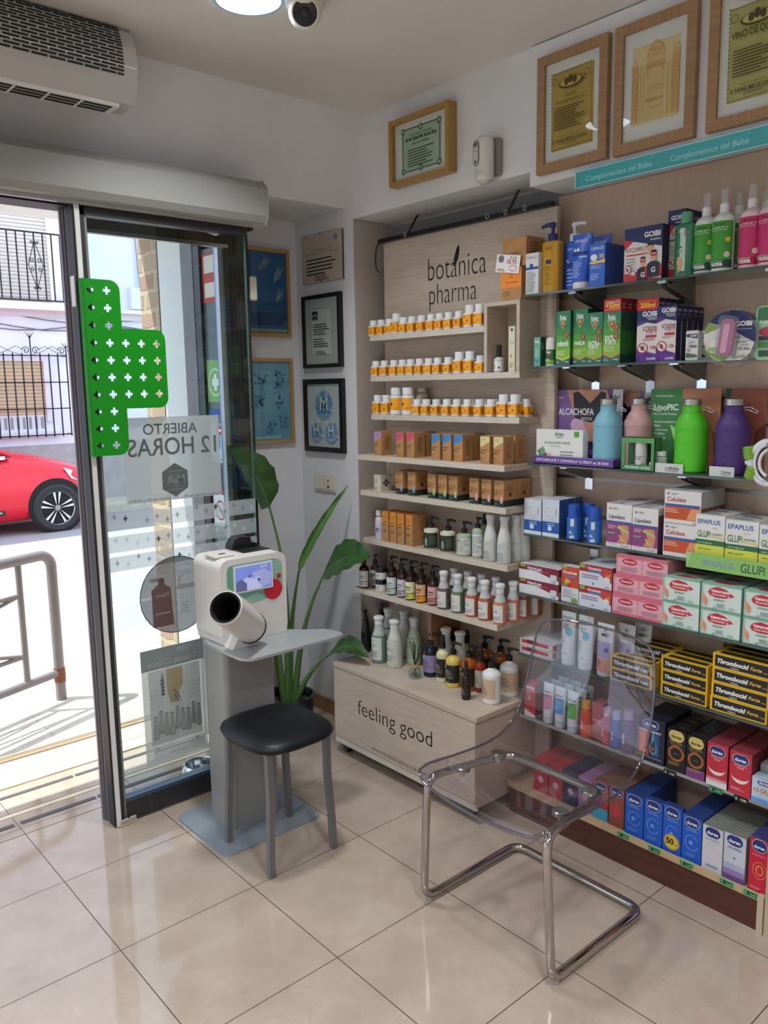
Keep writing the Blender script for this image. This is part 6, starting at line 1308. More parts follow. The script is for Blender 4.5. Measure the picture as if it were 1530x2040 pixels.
C1('kit', 1.505, zA, (-1.6098, 0.1307, 0.1629), .05, '#d6d4d2', 'large white and navy head lice kit carton on the topmost glass shelf', front=KF, right=[('r', 0, 0, 1, 1, '#1c1f3c')])
MF = [('p', [(0, 1), (1, 1), (1, .72), (0, .80)], NV), ('p', [(0, .80), (.45, .76), (0, .66)], RD), ('t', 'GOIBI', .55, .86, .75, '#e4e6ea', .035), ('t', 'Antipiojos', .65, .81, .5, '#e4e6ea', .01, .3), ('t', 'MAX', .42, .62, .7, '#9a2c34', 0, 0, 1.4), ('r', .05, .55, .7, .58, '#4a7a5a'), ('l', .06, .6, .50, 6, .03, '#8a8a8c'), ('p', [(0, 0), (1, 0), (1, .12), (0, .16)], RD)]+no_bug(.24, .24, .2, .32)+kid(.68, .03, 1.6, .36)
C1('max', 1.545, zA, (-1.6979, 0.0581, 0.2031), .045, '#d6d4d2', '', desc='tall navy and white lice treatment carton in the row of three', n=3, front=MF, right=[('r', 0, 0, 1, 1, '#1a1e42'), ('t', 'GOIBI', .5, .86, .8, '#c9ccd6', .035), ('t', 'Antipiojos', .5, .81, .6, '#a9acb6', .01, .3)])
def gbot(): return bottle(.155, .031, '#2f7a54', '#c6d2cf', [('p', [(.05, 1), (.62, 1), (.62, .80), (.05, .88)], NV), ('t', 'GOIBI', .34, .90, .42, '#e4e6ea', .03), ('t', 'lotion', .3, .72, .3, '#5a8aa4'), ('t', 'tree', .3, .64, .25, '#5a8aa4'), ('r', .05, .54, .5, .58, '#2f6a50'), ('l', .05, .6, .5, 3, .03, '#8a9a96'), ('l', .68, .95, .92, 14, .05, '#6a8a80'), ('e', .34, .2, .2, .14, '#d3b07a'), ('e', .34, .21, .11, .09, '#dba88a'), ('e', .3, .04, .2, .06, '#dba88a')], cap='flip', capcol='#5aa382', shape='flat', sy=.62, z0l=.1, z1l=.90, wrap=2.0, neck=.5, capr=.017, caph=.2, name='bottle', rough=.15)
place('gbot', gbot, 1.525, [-1.7411][0], zA, 'green lotion bottle standing in front of the tall navy cartons', 'bottle')
def nosa(c1, c2, capc):
    return lambda: bottle(.162, .031, capc, c1, [('r', 0, 0, 1, .17, c2), ('p', [(0, .17), (1, .13), (1, .19), (0, .24)], '#d9dcda'), ('t', 'nosa', .45, .045, .42, '#e8ecea', .03), ('l', .1, .9, .15, 2, .035, '#c9d2cc'), ('R', .14, .90, .74, .96, '#8ab84a' if c1[1] == '3' else '#c0324e', .5), ('t', 'PROTECT', .54, .905, .38, '#1e3a1e', .02), ('t', 'Spray Arbol del Te', .46, .84, .66, '#e4ece2', .01), ('t', 'Desenreda y Protege', .46, .795, .6, '#e4ece2'), ('c', .80, .60, .09, '#d8c040') if c1[1] == '3' else ('c', .15, .34, .03, '#e8b8c8'), ('c', .78, .28, .10, '#e2d2c2')], cap='spray', capcol='#dcdee0', shape='round', shoulder=.88, z0l=.05, z1l=.85, wrap=2.6, name='spray_bottle', rough=.3)
NG, NP = ('#3f9a34', '#1f4a3a', '#d6dad6'), ('#c62f6e', '#b01c4a', '#e2c3cf')
for key, c, x, y, lab in (('ng', NG, 1.525, [-1.8029][0], 'green hair spray bottle, left of the front pair'), ('ng', NG, 1.515, [-1.8613][0], 'green hair spray bottle, right of the front pair'), ('ng', NG, 1.585, [-1.8705][0], 'green hair spray bottle set back behind the pair'), ('np', NP, 1.52, [-1.9391][0], 'pink hair spray bottle beside the green ones'), ('np', NP, 1.515, [-1.9958][0], 'pink hair spray bottle cut by the right edge of the picture'), ('np', NP, 1.60, [-1.9413][0], 'pink hair spray bottle in the back row')):
    place(key, nosa(*c), x, y, zA, lab, 'bottle', None, .1)
# ---- second glass shelf
C1('rsm', 1.535, zB, (-1.1815, 0.0281, 0.1016), .022, '#6aa890', '', desc='slim mint green carton at the left of the second glass shelf', n=3, front=[('p', [(.1, .2), (.5, .08), (.9, .2), (.9, .3), (.5, .18), (.1, .3)], '#3b7fa0'), ('t', 'Relec', .5, .80, .7, '#dfe8e4', .02, 0, 1.5), ('l', .2, .8, .6, 6, .05, '#b9d6ca')], right=[('r', 0, 0, 1, 1, '#1f5a3c'), ('l', .2, .8, .8, 5, .06, '#8fb8a0')])
def roll(): 
    root = empty('roll_on', (0, 0, 0)); m = MB(); m.lathe([(.0175, 0), (.019, .003), (.019, .055), (.018, .056)], K('#276a38', .3), 24, sy=.7); part(m, 'body', root)
    m = MB(); m.ops(CYL(.0194, .7, 0, -1.3, .006), .05, .048, [('t', 'Relec', .5, .76, .4, '#e4ece6', .02, 0, 1.6), ('p', [(.36, .72), (.64, .72), (.5, .5)], '#c9453c'), ('r', 0, 0, 1, .3, '#7fae3a'), ('l', .15, .8, .38, 2, .1, '#dfe8e0')], True); part(m, 'label', root)
    m = MB(); m.lathe([(.0195, -.0), (.0195, .005)], K('#d6d6d2', .35), 24, sy=.7); m.lathe([(.0195, .056), (.0195, .088), (.017, .096), (.010, .099), (0, .0995)], K('#d6d6d2', .35), 24, sy=.7); part(m, 'cap', root); return root
place('roll', roll, 1.55, [-1.2303][0], zB, 'small green roll-on with white cap beside the green cartons', 'roll-on')
G1, G2, G3 = '#2f7a56', '#4f9a3e', '#86b43a'
def relec(t1, t2, bugs, red=False):
    s = .80 if red else 1.0
    o = [('r', 0, .0, 1, .14, '#2d6a58'), ('p', [(0, .14), (.5, .08), (1, .14), (1, .17), (.5, .11), (0, .17)], '#c9d84a' if 'nf' in t1 else '#c98a4a'), ('r', 0, .17, 1, .30, G3), ('r', 0, .30, 1, .42, '#6aa83c'), ('r', 0, .42, 1, .55, '#529a42'), ('r', 0, .55, 1, .68, '#3d8a4a'), ('p', [(0, .17), (.5, .11), (1, .17), (1, .18), (0, .18)], G3)]
    b = .0 if not red else -.16
    o += [('t', 'Relec', .5, .84+b, .46, '#e4ece6', .02, 0, 1.75), ('r', .25, .825+b, .75, .832+b, '#dfe8e0'), ('p', [(.24, .81+b), (.76, .81+b), (.5, .66+b)], '#c9d84a'), ('p', [(.28, .805+b), (.72, .805+b), (.5, .68+b)], G1), ('p', [(.34, .80+b), (.66, .80+b), (.5, .70+b)], '#c0392f'), ('c', .5, .775+b, .07, '#e2a090')]
    o += [('t', t1, .5, .355, .72, '#e6efe4', .03, 0, 1.5)]+([('t', t2, .46, .295, .62, '#e6efe4', .03, 0, 1.5)] if t2 else [])+[('l', .1, .8, .26, 3, .03, '#cfe0b4'), ('l', .08, .4, .07, 2, .02, '#b9d6ca'), ('t', 'Omega', .78, .05, .28, '#e4ece6', .02)]
    for u, v in bugs: o += [('c', u, v, .15, '#7a4a3c'), ('o', u, v, .15, .062, .03, '#c9564a'), ('e', u, v, .05, .035, '#8fb070')]
    if red: o = [('r', 0, .80, 1, 1, '#b8242e'), ('t', '+50ml', .52, .855, .8, '#e8c030', .03, 0, 1.3), ('t', 'FORMATO AHORRO', .5, .95, .8, '#e8e0d8', .02), ('r', .06, .93, .94, .935, '#e8e0d8'), ('r', .06, .83, .94, .835, '#e8e0d8')]+o
    return o
SD = [('r', 0, 0, 1, .14, '#1d3a30'), ('r', 0, .14, 1, .5, '#2a6a2c'), ('r', 0, .5, 1, 1, '#1e4a38')]
SDR = SD+[('r', 0, .80, 1, 1, '#8a1a24'), ('l', .15, .85, .92, 2, .05, '#c9a0a0'), ('c', .3, .28, .12, '#4a7a3a'), ('c', .7, .28, .12, '#4a7a3a')]
C1('rel1', 1.532, zB, (-1.2953, 0.0592, 0.1828), .04, G1, 'green insect repellent carton for children, leftmost of the tall green ones', front=relec('infantil', '', [(.76, .56)]), right=SD)
C1('rel2', 1.545, zB, (-1.3556, 0.0594, 0.1854), .045, G1, 'tall green family insect repellent carton, second of the green ones', front=relec('FAMILIA', '', [(.72, .50)]), right=SD, n=2, desc='tall green family insect repellent carton, second of the green ones')
C1('rel3', 1.530, zB, (-1.4244, 0.0612, 0.1677), .045, G1, '', desc='green extra strong repellent carton with two round insect marks', front=relec('EXTRA', 'FUERTE', [(.78, .62), (.78, .48)]), right=SD, n=2)
C1('rel4', 1.530, zB, (-1.4903, 0.0647, 0.2061), .036, G1, '', desc='green repellent carton with red top band', front=relec('EXTRA', 'FUERTE', [(.78, .56), (.78, .42)], True), right=SDR, n=4, rough=.3)
XF = lambda red: ([('r', 0, .82, 1, 1, '#c8202a'), ('t', 'MAXI FORMATO', .5, .945, .8, '#e8a030', .02), ('t', '200ml', .5, .86, .7, '#e8c030', .03)] if red else [])
def xt(red):
    b = -.18 if red else 0; s = .82 if red else 1
    return [('p', [(0, 1*s), (1, 1*s), (1, .72*s), (0, .80*s)], NV), ('p', [(0, .80*s), (.45, .76*s), (0, .70*s)], PU), ('t', 'GOIBI', .60, .885*s, .72, '#e4e6ea', .035), ('t', 'Repelente de', .68, .845*s, .5, '#e4e6ea', .01), ('t', 'mosquitos', .72, .81*s, .4, '#e4e6ea', .01), ('t', 'XTREME', .62, .60*s, .72, '#8a2c4a', .0, 0, 1.4), ('t', 'FORTE', .70, .55*s, .52, '#8a2c4a', .0, 0, 1.2), ('r', .42, .47*s, .94, .52*s, '#b8333a'), ('l', .3, .95, .45*s, 2, .02, '#9a7a80'), ('t', '12h', .80, .25*s, .25, '#a03a4a', .02), ('p', [(0, 0), (1, 0), (1, .14*s), (0, .26*s)], PU), ('t', 'cinfa', .78, .035, .3, '#e4e0ea', .02), ('o', .56, .05, .06, .02, .02, '#e4e0ea'), ('r', .06, .01, .18, .06, NV)]+no_bug(.30, .27*s, .25, .40*s)+XF(red)
XS = [('r', 0, 0, 1, 1, '#1c1f44'), ('t', 'GOIBI', .5, .90, .75, '#c9ccd6', .03), ('l', .2, .8, .86, 3, .02, '#8a8db0')]
C1('xm', 1.548, zB, (-1.6085, 0.0748, 0.1970), .036, '#d8d0cc', '', desc='white and purple mosquito repellent carton with red top band', n=4, front=xt(True), right=XS)
C1('xf', 1.532, zB, (-1.6829, 0.0656, 0.1678), .0295, '#d8d0cc', '', desc='white and purple mosquito repellent carton without red band', n=5, gap=.004, front=xt(False), right=XS)
def wroll():
    root = empty('roll_on', (0, 0, 0)); m = MB(); m.prism(rrect(-.020, .020, 0, .088, .006), -.012, .012, K('#d4d4d0', .35), 'xz'); part(m, 'body', root)
    m = MB(); m.ops(lambda u, v, o: (u-.018, -.0122-o, .008+v), .036, .07, [('p', [(0, 1), (1, 1), (1, .8), (0, .88)], NV), ('t', 'GOIBI', .6, .88, .6, '#e4e6ea', .03), ('l', .2, .8, .7, 3, .06, '#8a8a8c'), ('r', .25, .42, .95, .52, '#6a7a70'), ('p', [(0, 0), (1, 0), (1, .1), (.2, .2), (0, .18)], '#4a6a5a')]+no_bug(.22, .32, .15, .5)); part(m, 'label', root); return root
place('wroll', wroll, 1.545, [-1.7686][0], zB, 'small white flat roll-on beside the purple cartons', 'roll-on'); place('wroll', None, 1.585, [-1.7749][0], zB, 'small white flat roll-on behind its twin', 'roll-on')
def blister():
    root = empty('blister_pack', (0, 0, 0)); R_ = .052; m = MB(); W = .11; H = .105; F = lambda u, v, o: (u-W/2, -.001-o, v-H/2)
    cir = [(.5+.5*math.cos(a*PI/20), .5+.5*math.sin(a*PI/20)) for a in range(40)]
    card = [(.5+.5*math.cos(a*PI/20), max(.5+.5*math.sin(a*PI/20), .06)) for a in range(40)]
    m.prism([(u*W-W/2, v*H-H/2) for u, v in card], -.001, .001, K('#d2d2ce', .45), 'xz')
    def clipc(pts): return pts
    top = [(.5+.5*math.cos(a*PI/20), .5+.5*math.sin(a*PI/20)) for a in range(-3, 17)]+[(.5, .72)]
    top = [(.97, .38), (.5, .66), (.10, .80)]+[(.5+.5*math.cos(a*PI/20), .5+.5*math.sin(a*PI/20)) for a in range(15, -5, -1)]
    m.ops(F, W, H, [('p', top, NV), ('p', [(.10, .79), (.34, .70), (.02, .58), (.03, .66)], GNX), ('p', [(.02, .38), (.5, .12), (.42, .06), (.26, .08), (.1, .2)], GNX), ('t', 'GOIBI', .76, .70, .30, '#e6e8ea', .035), ('t', 'Pulsera de citronela', .78, .63, .26, '#e6e8ea'), ('t', 'NATURE', .76, .46, .30, '#3a3f3a', 0, 0, 1.2), ('l', .62, .9, .42, 2, .025, '#8a8a8c'), ('t', 'PULSERA', .8, .33, .16, '#5a5f5a'), ('t', '30 dias', .78, .25, .2, '#3a3f3a', .01), ('t', 'cinfa', .74, .10, .16, '#5a5f5a'), ('o', .62, .115, .03, .03, .008, '#3a3f3a'), ('e', .20, .36, .14, .15, '#c6cfbe'), ('e', .2, .38, .07, .09, '#dadad2'), ('r', .1, .24, .3, .32, '#8fb070')])
    part(m, 'card', root)
    m = MB(); m.prism(rrect(-.017, .012, -.036, .036, .010, 4), -.014, -.002, K('#b2477e', .3), 'xz', Matrix.Rotation(math.radians(7), 4, 'Y')); m.prism(rrect(-.010, .003, -.032, .026, .005, 4), -.0155, -.0141, K('#d79ab8', .3), 'xz', Matrix.Rotation(math.radians(7), 4, 'Y')); part(m, 'bracelet', root, 'pink bracelet behind the clear dome')
    m = MB(); m.lathe([(.062, 0), (.060, .004), (.054, .006)], thin_glass('blister_clear', '#f2f4f4', 1.45, .03, .08, '#dfe2e2'), 36, M=Matrix.Translation((0, 0, 0)) @ Matrix.Rotation(PI/2, 4, 'X'), cap=False); m.prism(rrect(-.022, .020, -.040, .042, .01), -.018, -.001, thin_glass('blister_clear', '#f2f4f4', 1.45, .03, .08, '#dfe2e2'), 'xz', Matrix.Rotation(math.radians(7), 4, 'Y')); part(m, 'clear_shell', root)
    m = MB(); m.tube([(0, .16, .049), (0, -.012, .049), (0, -.014, .053)], .0018, K('#bfc2c4', .2, .9), 8); part(m, 'hook', root, 'chrome display hook')
    return root
yb_ = [-1.9021][0]
place('blister', blister, 1.498, yb_, 1.738, 'round blister card with pink mosquito bracelet hanging in front of the shelf', 'blister pack'); place('blister', None, 1.522, yb_-.006, 1.739, 'second round blister card hanging right behind the front one', 'blister pack')
for o_ in bpy.data.objects:
    if o_.name.startswith('blister_pack'): o_.scale = (1.42, 1.15, 1.42)
def gpack():
    root = empty('blister_pack', (0, 0, 0)); m = MB(); m.prism(rrect(-.04, .04, -.055, .055, .012), -.003, .003, K('#9dbf9c', .4), 'xz')
    m.ops(lambda u, v, o: (u-.04, -.003-o, v-.055), .08, .11, [('R', .05, .72, .95, .97, '#3f7a56', .4), ('t', 'NATURE', .42, .66, .6, '#dfe8e0', .01), ('e', .45, .52, .35, .10, '#b8405e'), ('r', .1, .36, .9, .44, '#34424a'), ('r', .1, .22, .9, .34, '#4f8a50'), ('r', .12, .06, .42, .18, '#2d5a40')]); part(m, 'card', root); return root
place('gpack', gpack, 1.515, [-2.0204][0], 1.745, 'green blister pack cut by the right edge beside the round one', 'blister pack').scale = (1.3, 1, 1.35)
# ---- third glass shelf: displays with folding bottles
def fold_bottle(col, h=.165, r=.034):
    def mk():
        root = empty('water_bottle', (0, 0, 0)); m = MB(); n = 24; C_ = K(col, .5); sq = lambda a: 1+.05*math.cos(4*a)
        lv = [(.90, 0), (.97, .004), (.985, .02), (1, .030), (.985, .040), (.98, h*.26), (1, h*.40), (.98, h*.52), (.985, h*.60), (1, h*.62), (.96, h*.68), (.80, h*.76), (.62, h*.82), (.54, h*.84), (.53, h-.012)]
        m.lathe([(r*k_, z) for k_, z in lv], C_, n, sx=1.04, sy=.9, sq=.06)
        for z0, z1 in ((.034, h*.40), (h*.40, h*.62)):
            for f in range(4):
                c0 = PI/4+f*PI/2
                for s_ in (1, -1):
                    m.tube([(r*1.045*math.cos(c0-PI/4+i*PI/12), r*.905*math.sin(c0-PI/4+i*PI/12), (z0+(z1-z0)*i/6) if s_ > 0 else (z1-(z1-z0)*i/6)) for i in range(7)], .0011, C_, 4)
        for z in (.032, h*.40, h*.62): m.tube([(r*1.045*math.cos(2*PI*i/24), r*.905*math.sin(2*PI*i/24), z) for i in range(24)], .0014, C_, 4, closed=True)
        part(m, 'body', root)
        m = MB(); m.lathe([(r*.60, h-.014), (r*.60, h+.004), (r*.56, h+.006), (0, h+.006)], K('#b9b4ae', .25, .9), 24); part(m, 'cap', root, 'brushed steel cap')
        m = MB(); m.tube([(r*.5, 0, h-.02), (r*1.2, -.004, h-.02), (r*1.75, -.01, h-.032), (r*1.7, -.012, h-.037), (r*1.1, -.006, h-.028), (r*.5, 0, h-.026)], .0014, K('#cfd2d4', .2, .9), 6); part(m, 'carabiner', root); return root
    return mk
def card(w, h, d, ops_, name, label, x, y, z, col='#d8d8d6', rz=0, parts=(), cat='display stand'):
    root = empty(name, (x, y, z), RZ+rz); m = MB(); sx_ = -.036 if w > .14 else -.01; m.prism(rrect(-w/2+sx_, w/2+sx_, 0, h, .006, 3), d-.002, d, K(col, .45), 'xz'); m.ops(lambda u, v, o: (u-w/2+sx_, d-.002-o, v), w, h, ops_); part(m, 'back_card', root)
    for nm, mb_ in parts: part(mb_, nm, root)
    return tag(root, label, cat)
y0, w0, h0 = -1.3380, 0.3373, 0.2744
torso = [('p', [(.30, 1), (.36, .80), (.40, .60), (.38, .3), (.86, .3), (.80, .6), (.86, .8), (.80, 1)], '#c08a72'), ('p', [(.38, .96), (.45, .98), (.60, .82), (.74, .98), (.80, .95), (.78, .62), (.60, .56), (.40, .62)], '#23222e'), ('p', [(.38, .35), (.40, .2), (.84, .2), (.86, .35), (.6, .30)], '#23222e')]
tr = MB(); tw = w0; tr.box(-tw/2, tw/2, .0, .002, 0, .030, K('#5a3a8c', .4)); tr.box(-tw/2, tw/2, .0, .075, 0, .003, K('#5a3a8c', .4)); tr.box(tw/2-.002, tw/2, 0, .075, 0, .030, K('#452a6e', .4)); tr.ops(FRONT(tw), tw, .030, [('t', 'DETOXIFICATE Y CONTROLA TU PESO* en 20 DIAS', .49, .36, .90, '#e2dcec', .02), ('r', .0, .93, 1, 1, '#8a6cb8')])
bxm = MB(); bxm.box(-tw/2+.008, -tw/2+.208, .006, .036, .003, .124, K('#d9dad8', .4)); bxm.ops(lambda u, v, o: (-tw/2+.008+u, .006-o, .003+v), .200, .121, [('t', 'Arko', .5, .82, .2, '#3a423a', .02), ('t', 'PHARMA', .5, .75, .14, '#3a423a'), ('t', 'ALCACHOFA FORTE', .46, .58, .56, '#4a6a4a', .01), ('l', .3, .6, .52, 1, .03, '#5a8a5a'), ('r', .82, .80, .92, .96, '#4aa040'), ('l', .52, .86, .38, 3, .09, '#8a9a8a'), ('p', [(.02, .35), (.16, .50), (.10, .2)], '#2f8a4a'), ('c', .14, .34, .06, '#6a9a7a'), ('c', .22, .22, .05, '#3a4a6a'), ('c', .28, .26, .04, '#d8b88a'), ('c', .1, .2, .035, '#3a6a4a')])
card(w0*.98, .262, .078+.03, [('r', 0, 0, 1, 1, '#6a4a84'), ('r', .0, 0, .5, 1, '#5a3a78'), ('p', [(.1, 0), (.5, .2), (.4, 1), (0, 1), (0, 0)], '#7a5c94')]+torso+[('c', .42, .52, .07, '#d0a8c4'), ('p', [(.36, .56), (.5, .6), (.60, .34), (.52, .28)], '#d0a8c4'), ('p', [(.46, .3), (.62, .24), (.6, .12), (.46, .14)], '#4a2a6a'), ('p', [(.84, 0), (1, 0), (1, 1), (.88, 1)], '#cfcfd2'), ('t', 'ALCACHOFA', .42, .66, .46, '#e6e2ec', .01, 0, 1.3), ('t', 'DETOX', .56, .59, .14, '#e6e2ec'), ('t', 'PROGRAMA', .16, .88, .2, '#d8b8e0', .02), ('t', '20 DIAS', .12, .82, .13, '#d8b8e0', .02), ('t', 'Arko', .90, .88, .13, '#2a2a2e', .02), ('p', [(.17, .50), (.19, .42), (.27, .42), (.21, .37), (.235, .29), (.17, .34), (.105, .29), (.13, .37), (.07, .42), (.15, .42)], '#c99a5a'), ('t', 'FAMOSAS', .17, .16, .22, '#e6e2ec', .02), ('t', 'EL DE LAS', .17, .23, .16, '#e6e2ec')], 'display_stand', 'purple cardboard display with artichoke box on the third glass shelf', 1.537, y0, zC, '#5f4380', parts=(('tray', tr), ('carton', bxm)))
place('aq', fold_bottle('#78b2c6', .222, .047), 1.585, [-1.4481][0], zC+.004, 'light blue ribbed water bottle with steel cap in the purple display', 'water bottle', None, -.1)
y1, w1, h1 = -1.5575, 0.1751, 0.2703
card(w1, .25, .075, [('r', 0, 0, 1, 1, '#7a6a84'), ('r', .55, 0, 1, 1, '#c9c9cc')]+[('p', [(.0, 1), (.12, .6), (.5, .6), (.45, 1)], '#c08a72'), ('p', [(.0, .95), (.2, .8), (.45, .95), (.45, .6), (0, .62)], '#23222e'), ('t', 'Arko', .76, .88, .3, '#2a2a2e', .02)], 'display_stand', 'second purple and white display set back behind the first', 1.60, y1, zC, '#6a5a7a')
place('pk', fold_bottle('#c79a9a', .222, .047), 1.635, [-1.5352][0], zC+.004, 'dusty pink ribbed water bottle between the two displays', 'water bottle', None, 0)
y2, w2, h2 = -1.7268, 0.1871, 0.2598
FP = [('r', 0, 0, 1, 1, '#b87a5c'), ('r', 0, 0, .47, 1, '#3f8048'), ('p', [(.0, 0), (.47, .0), (.47, .3), (.2, .18), (0, .3)], '#2f6a3c'), ('t', 'LipoPIC', .23, .74, .36, '#e4ece4', .03), ('t', 'Gluco Lipidic Product', .22, .68, .34, '#e4ece4', .01), ('t', 'INNOVACION', .2, .90, .26, '#d6e6d6', .01), ('t', 'ACCION COMPLETA', .22, .58, .32, '#e4ece4', .02), ('t', 'PARA', .11, .53, .1, '#e4ece4', .02), ('t', 'CONTROLAR', .17, .48, .2, '#e4ece4', .02), ('t', 'TU PESO', .14, .43, .16, '#e4ece4', .02), ('t', 'EN 30 DIAS', .15, .38, .18, '#e4ece4', .02), ('p', [(.30, .56), (.42, .50), (.38, .34)], '#a8dc8a'), ('p', [(.47, .55), (.56, .35), (.5, .2), (.47, .2)], '#d8d8cc'), ('p', [(.9, .5), (1, .45), (1, .2), (.93, .22)], '#8a5038')]
def base_strip(w, a, b_):
    m = MB(); m.box(a, b_, 0, .004, 0, .030, K('#c9cac8', .4)); m.box(a, w/2, .002, .07, 0, .004, K('#22402a', .4)); m.box(w/2-.002, w/2, 0, .07, 0, .03, K('#1c3824', .4))
    m.ops(lambda u, v, o: (a+u, -o, v), b_-a, .03, [('t', 'Arko', .74, .34, .3, '#3a3f3a', .02), ('t', 'PHARMA', .74, .12, .26, '#3a3f3a'), ('o', .54, .4, .06, .2, .015, '#3a3f3a')]); return m
card(w2*1.28, .262, .105, FP, 'display_stand', 'green and orange slimming display with lettering on the third glass shelf', 1.537, y2-.004, zC, '#b87a5c', parts=(('base', base_strip(w2*1.1, -w2*.5, w2*.12)),))
place('gr', fold_bottle('#4fbf1e', .222, .047), 1.585, [-1.7508][0], zC+.004, 'bright green ribbed water bottle in the green display', 'water bottle', None, -.1)
yw, ww, hw_ = -1.5971, 0.1210, 0.1088
wb = MB(); wb.box(-ww/2, ww/2, 0, .002, 0, .020, K('#3f8048', .4)); wb.box(-ww/2, ww/2, 0, .002, hw_-.018, hw_, K('#5a9a5a', .4)); wb.box(-ww/2, -ww/2+.013, 0, .002, .02, hw_-.018, K('#4f8f50', .4)); wb.box(ww/2-.013, ww/2, 0, .002, .02, hw_-.018, K('#4f8f50', .4)); wb.box(-ww/2, ww/2, .04, .042, 0, hw_, K('#2a5a34', .4)); wb.box(-ww/2, ww/2, 0, .042, 0, .002, K('#2a5a34', .4)); wb.box(ww/2-.002, ww/2, 0, .042, 0, hw_, K('#3a7242', .4)); wb.box(-ww/2, ww/2, 0, .042, hw_-.002, hw_, K('#4a8a4c', .4)); wb.ops(FRONT(ww), ww, hw_, [('t', 'PROGRAMA 30 DIAS', .5, .07, .76, '#e4ece4', .02)])
root = empty('window_box', (1.533, yw, zC), RZ); part(wb, 'box', root)
m = MB(); m.lathe([(.018, .004), (.019, .006), (.019, hw_-.012), (.014, hw_-.006)], K('#c9cac8', .35), 20, c=(0, .021)); m.ops(CYL(.0193, 1, .021, -1.2, .012), .046, .04, [('t', 'LIPIC GLP-1', .5, .8, .7, '#3a4a3e', .01), ('p', [(.35, .7), (.75, .1), (.85, .3), (.6, .7)], '#2f7a3c'), ('l', .2, .8, .72, 2, .06, '#7a8a7e')], True); part(m, 'jar', root); tag(root, 'green window carton showing a white jar inside', 'box')
place('wj', lambda: bottle(.052, .0185, '#d2d4d2', '#b9c9b9', [('l', .06, .94, .92, 10, .09, '#6a7a6e')], cap='flip', capcol='#d6d8d6', capr=.017, caph=.18, name='pill_bottle', neck=.8, z0l=.06, z1l=.9), 1.565, [-1.6618][0], zC+.001, 'white pill bottle standing between the window carton and green bottle', 'bottle')
y3, w3, h3 = -1.9013, 0.1287, 0.2580
card(w3, .262, .105, [('r', 0, 0, 1, 1, '#8a4a38'), ('r', 0, 0, .14, 1, '#1c3a24'), ('p', [(.14, 0), (.3, 0), (.3, .45), (.14, .5)], '#2a2020'), ('p', [(.7, .2), (1, .3), (1, .6), (.75, .5)], '#5a2c22')], 'display_stand', 'dark red display card at the right of the third glass shelf', 1.54, y3, zC, '#8a4a38', parts=(('base', base_strip(w3, -w3*.5, w3*.1)),))
place('pu', fold_bottle('#45286e', .222, .047), 1.59, [-1.8813][0], zC+.004, 'deep purple ribbed water bottle in the rightmost display', 'water bottle', None, -.1)
def massager():
    root = empty('massage_roller', (0, 0, 0)); W_ = K('#d2d6de', .3); GR = K('#7aa82c', .5)
    m = MB(); arc = []
    for a in range(13): t = math.radians(100+a*13.5); arc.append((.062*math.cos(t)+.03, -.004, .062*math.sin(t)))
    m.tube(arc, [.006]+[.010]*11+[.006], W_, 10)
    for k in (.034, .048):
        m.tube([(k*math.cos(math.radians(110+a*12.5))+.03, -.012, k*math.sin(math.radians(110+a*12.5))*1.15) for a in range(12)], .0045, W_, 8)
    m.tube([(-.03, -.004, .0), (-.045, -.006, -.002)], .008, W_, 8); part(m, 'frame', root)
    for z, dx in ((.026, -.036), (-.030, -.028)):
        m = MB(); Mx = Matrix.Translation((dx, -.006, z)) @ Matrix.Rotation(math.radians(-8 if z > 0 else 14), 4, 'Y')
        m.lathe([(.0, -.018), (.013, -.018), (.0145, -.014), (.0145, .014), (.013, .018), (0, .018)], GR, 20, M=Mx)
        for i in range(5):
            for k in range(10):
                a = 2*PI*(k+(i % 2)*.5)/10; m.lathe([(.0022, 0), (.0016, .0025), (0, .003)], GR, 6, M=Mx @ Matrix.Translation((.0143*math.cos(a), .0143*math.sin(a), -.013+i*.0065)) @ Vector((math.cos(a), math.sin(a), 0)).to_track_quat('Z', 'Y').to_matrix().to_4x4())
        part(m, 'roller', root, 'green nubbed roller')
    m = MB(); m.tube([(.03, .25, .062), (.03, -.016, .060)], .0018, K('#bfc2c4', .2, .9), 8); part(m, 'hook', root); return root
place('mass', massager, 1.46, [-2.0325][0], 1.388, 'white massage tool with two green nubbed rollers hanging at the right edge', 'massager')
# ---- fourth glass shelf
ADF = [('r', 0, 0, 1, .10, '#d6dade'), ('r', 0, .10, 1, .40, '#2352a8'), ('c', .45, .22, .12, '#c9d6ec'), ('R', .08, .42, .94, .92, '#c9cfd8', .2), ('t', 'Adelmed', .84, .66, .34, '#3a4a7a', .02, .0, 1.0, PI/2), ('o', .3, .62, .16, .15, .02, '#8a96ac', .1, .6), ('o', .5, .58, .14, .14, .02, '#8a96ac', .5, 1), ('l', .3, .8, .36, 2, .05, '#a9bce4')]
for i, (p, t) in enumerate((((-1.1809, 0.0790, 0.1304), 'blue and white box with face drawing, left of the pair'), ((-1.2618, 0.0736, 0.1362), 'blue and white box with face drawing, right of the pair'))):
    C1('adf', 1.522, zD, p, .045, '#c9d0da', '', n=3, desc=t, front=ADF, right=[('r', 0, 0, 1, 1, '#26508e'), ('r', 0, 0, 1, .38, '#1f4078')])
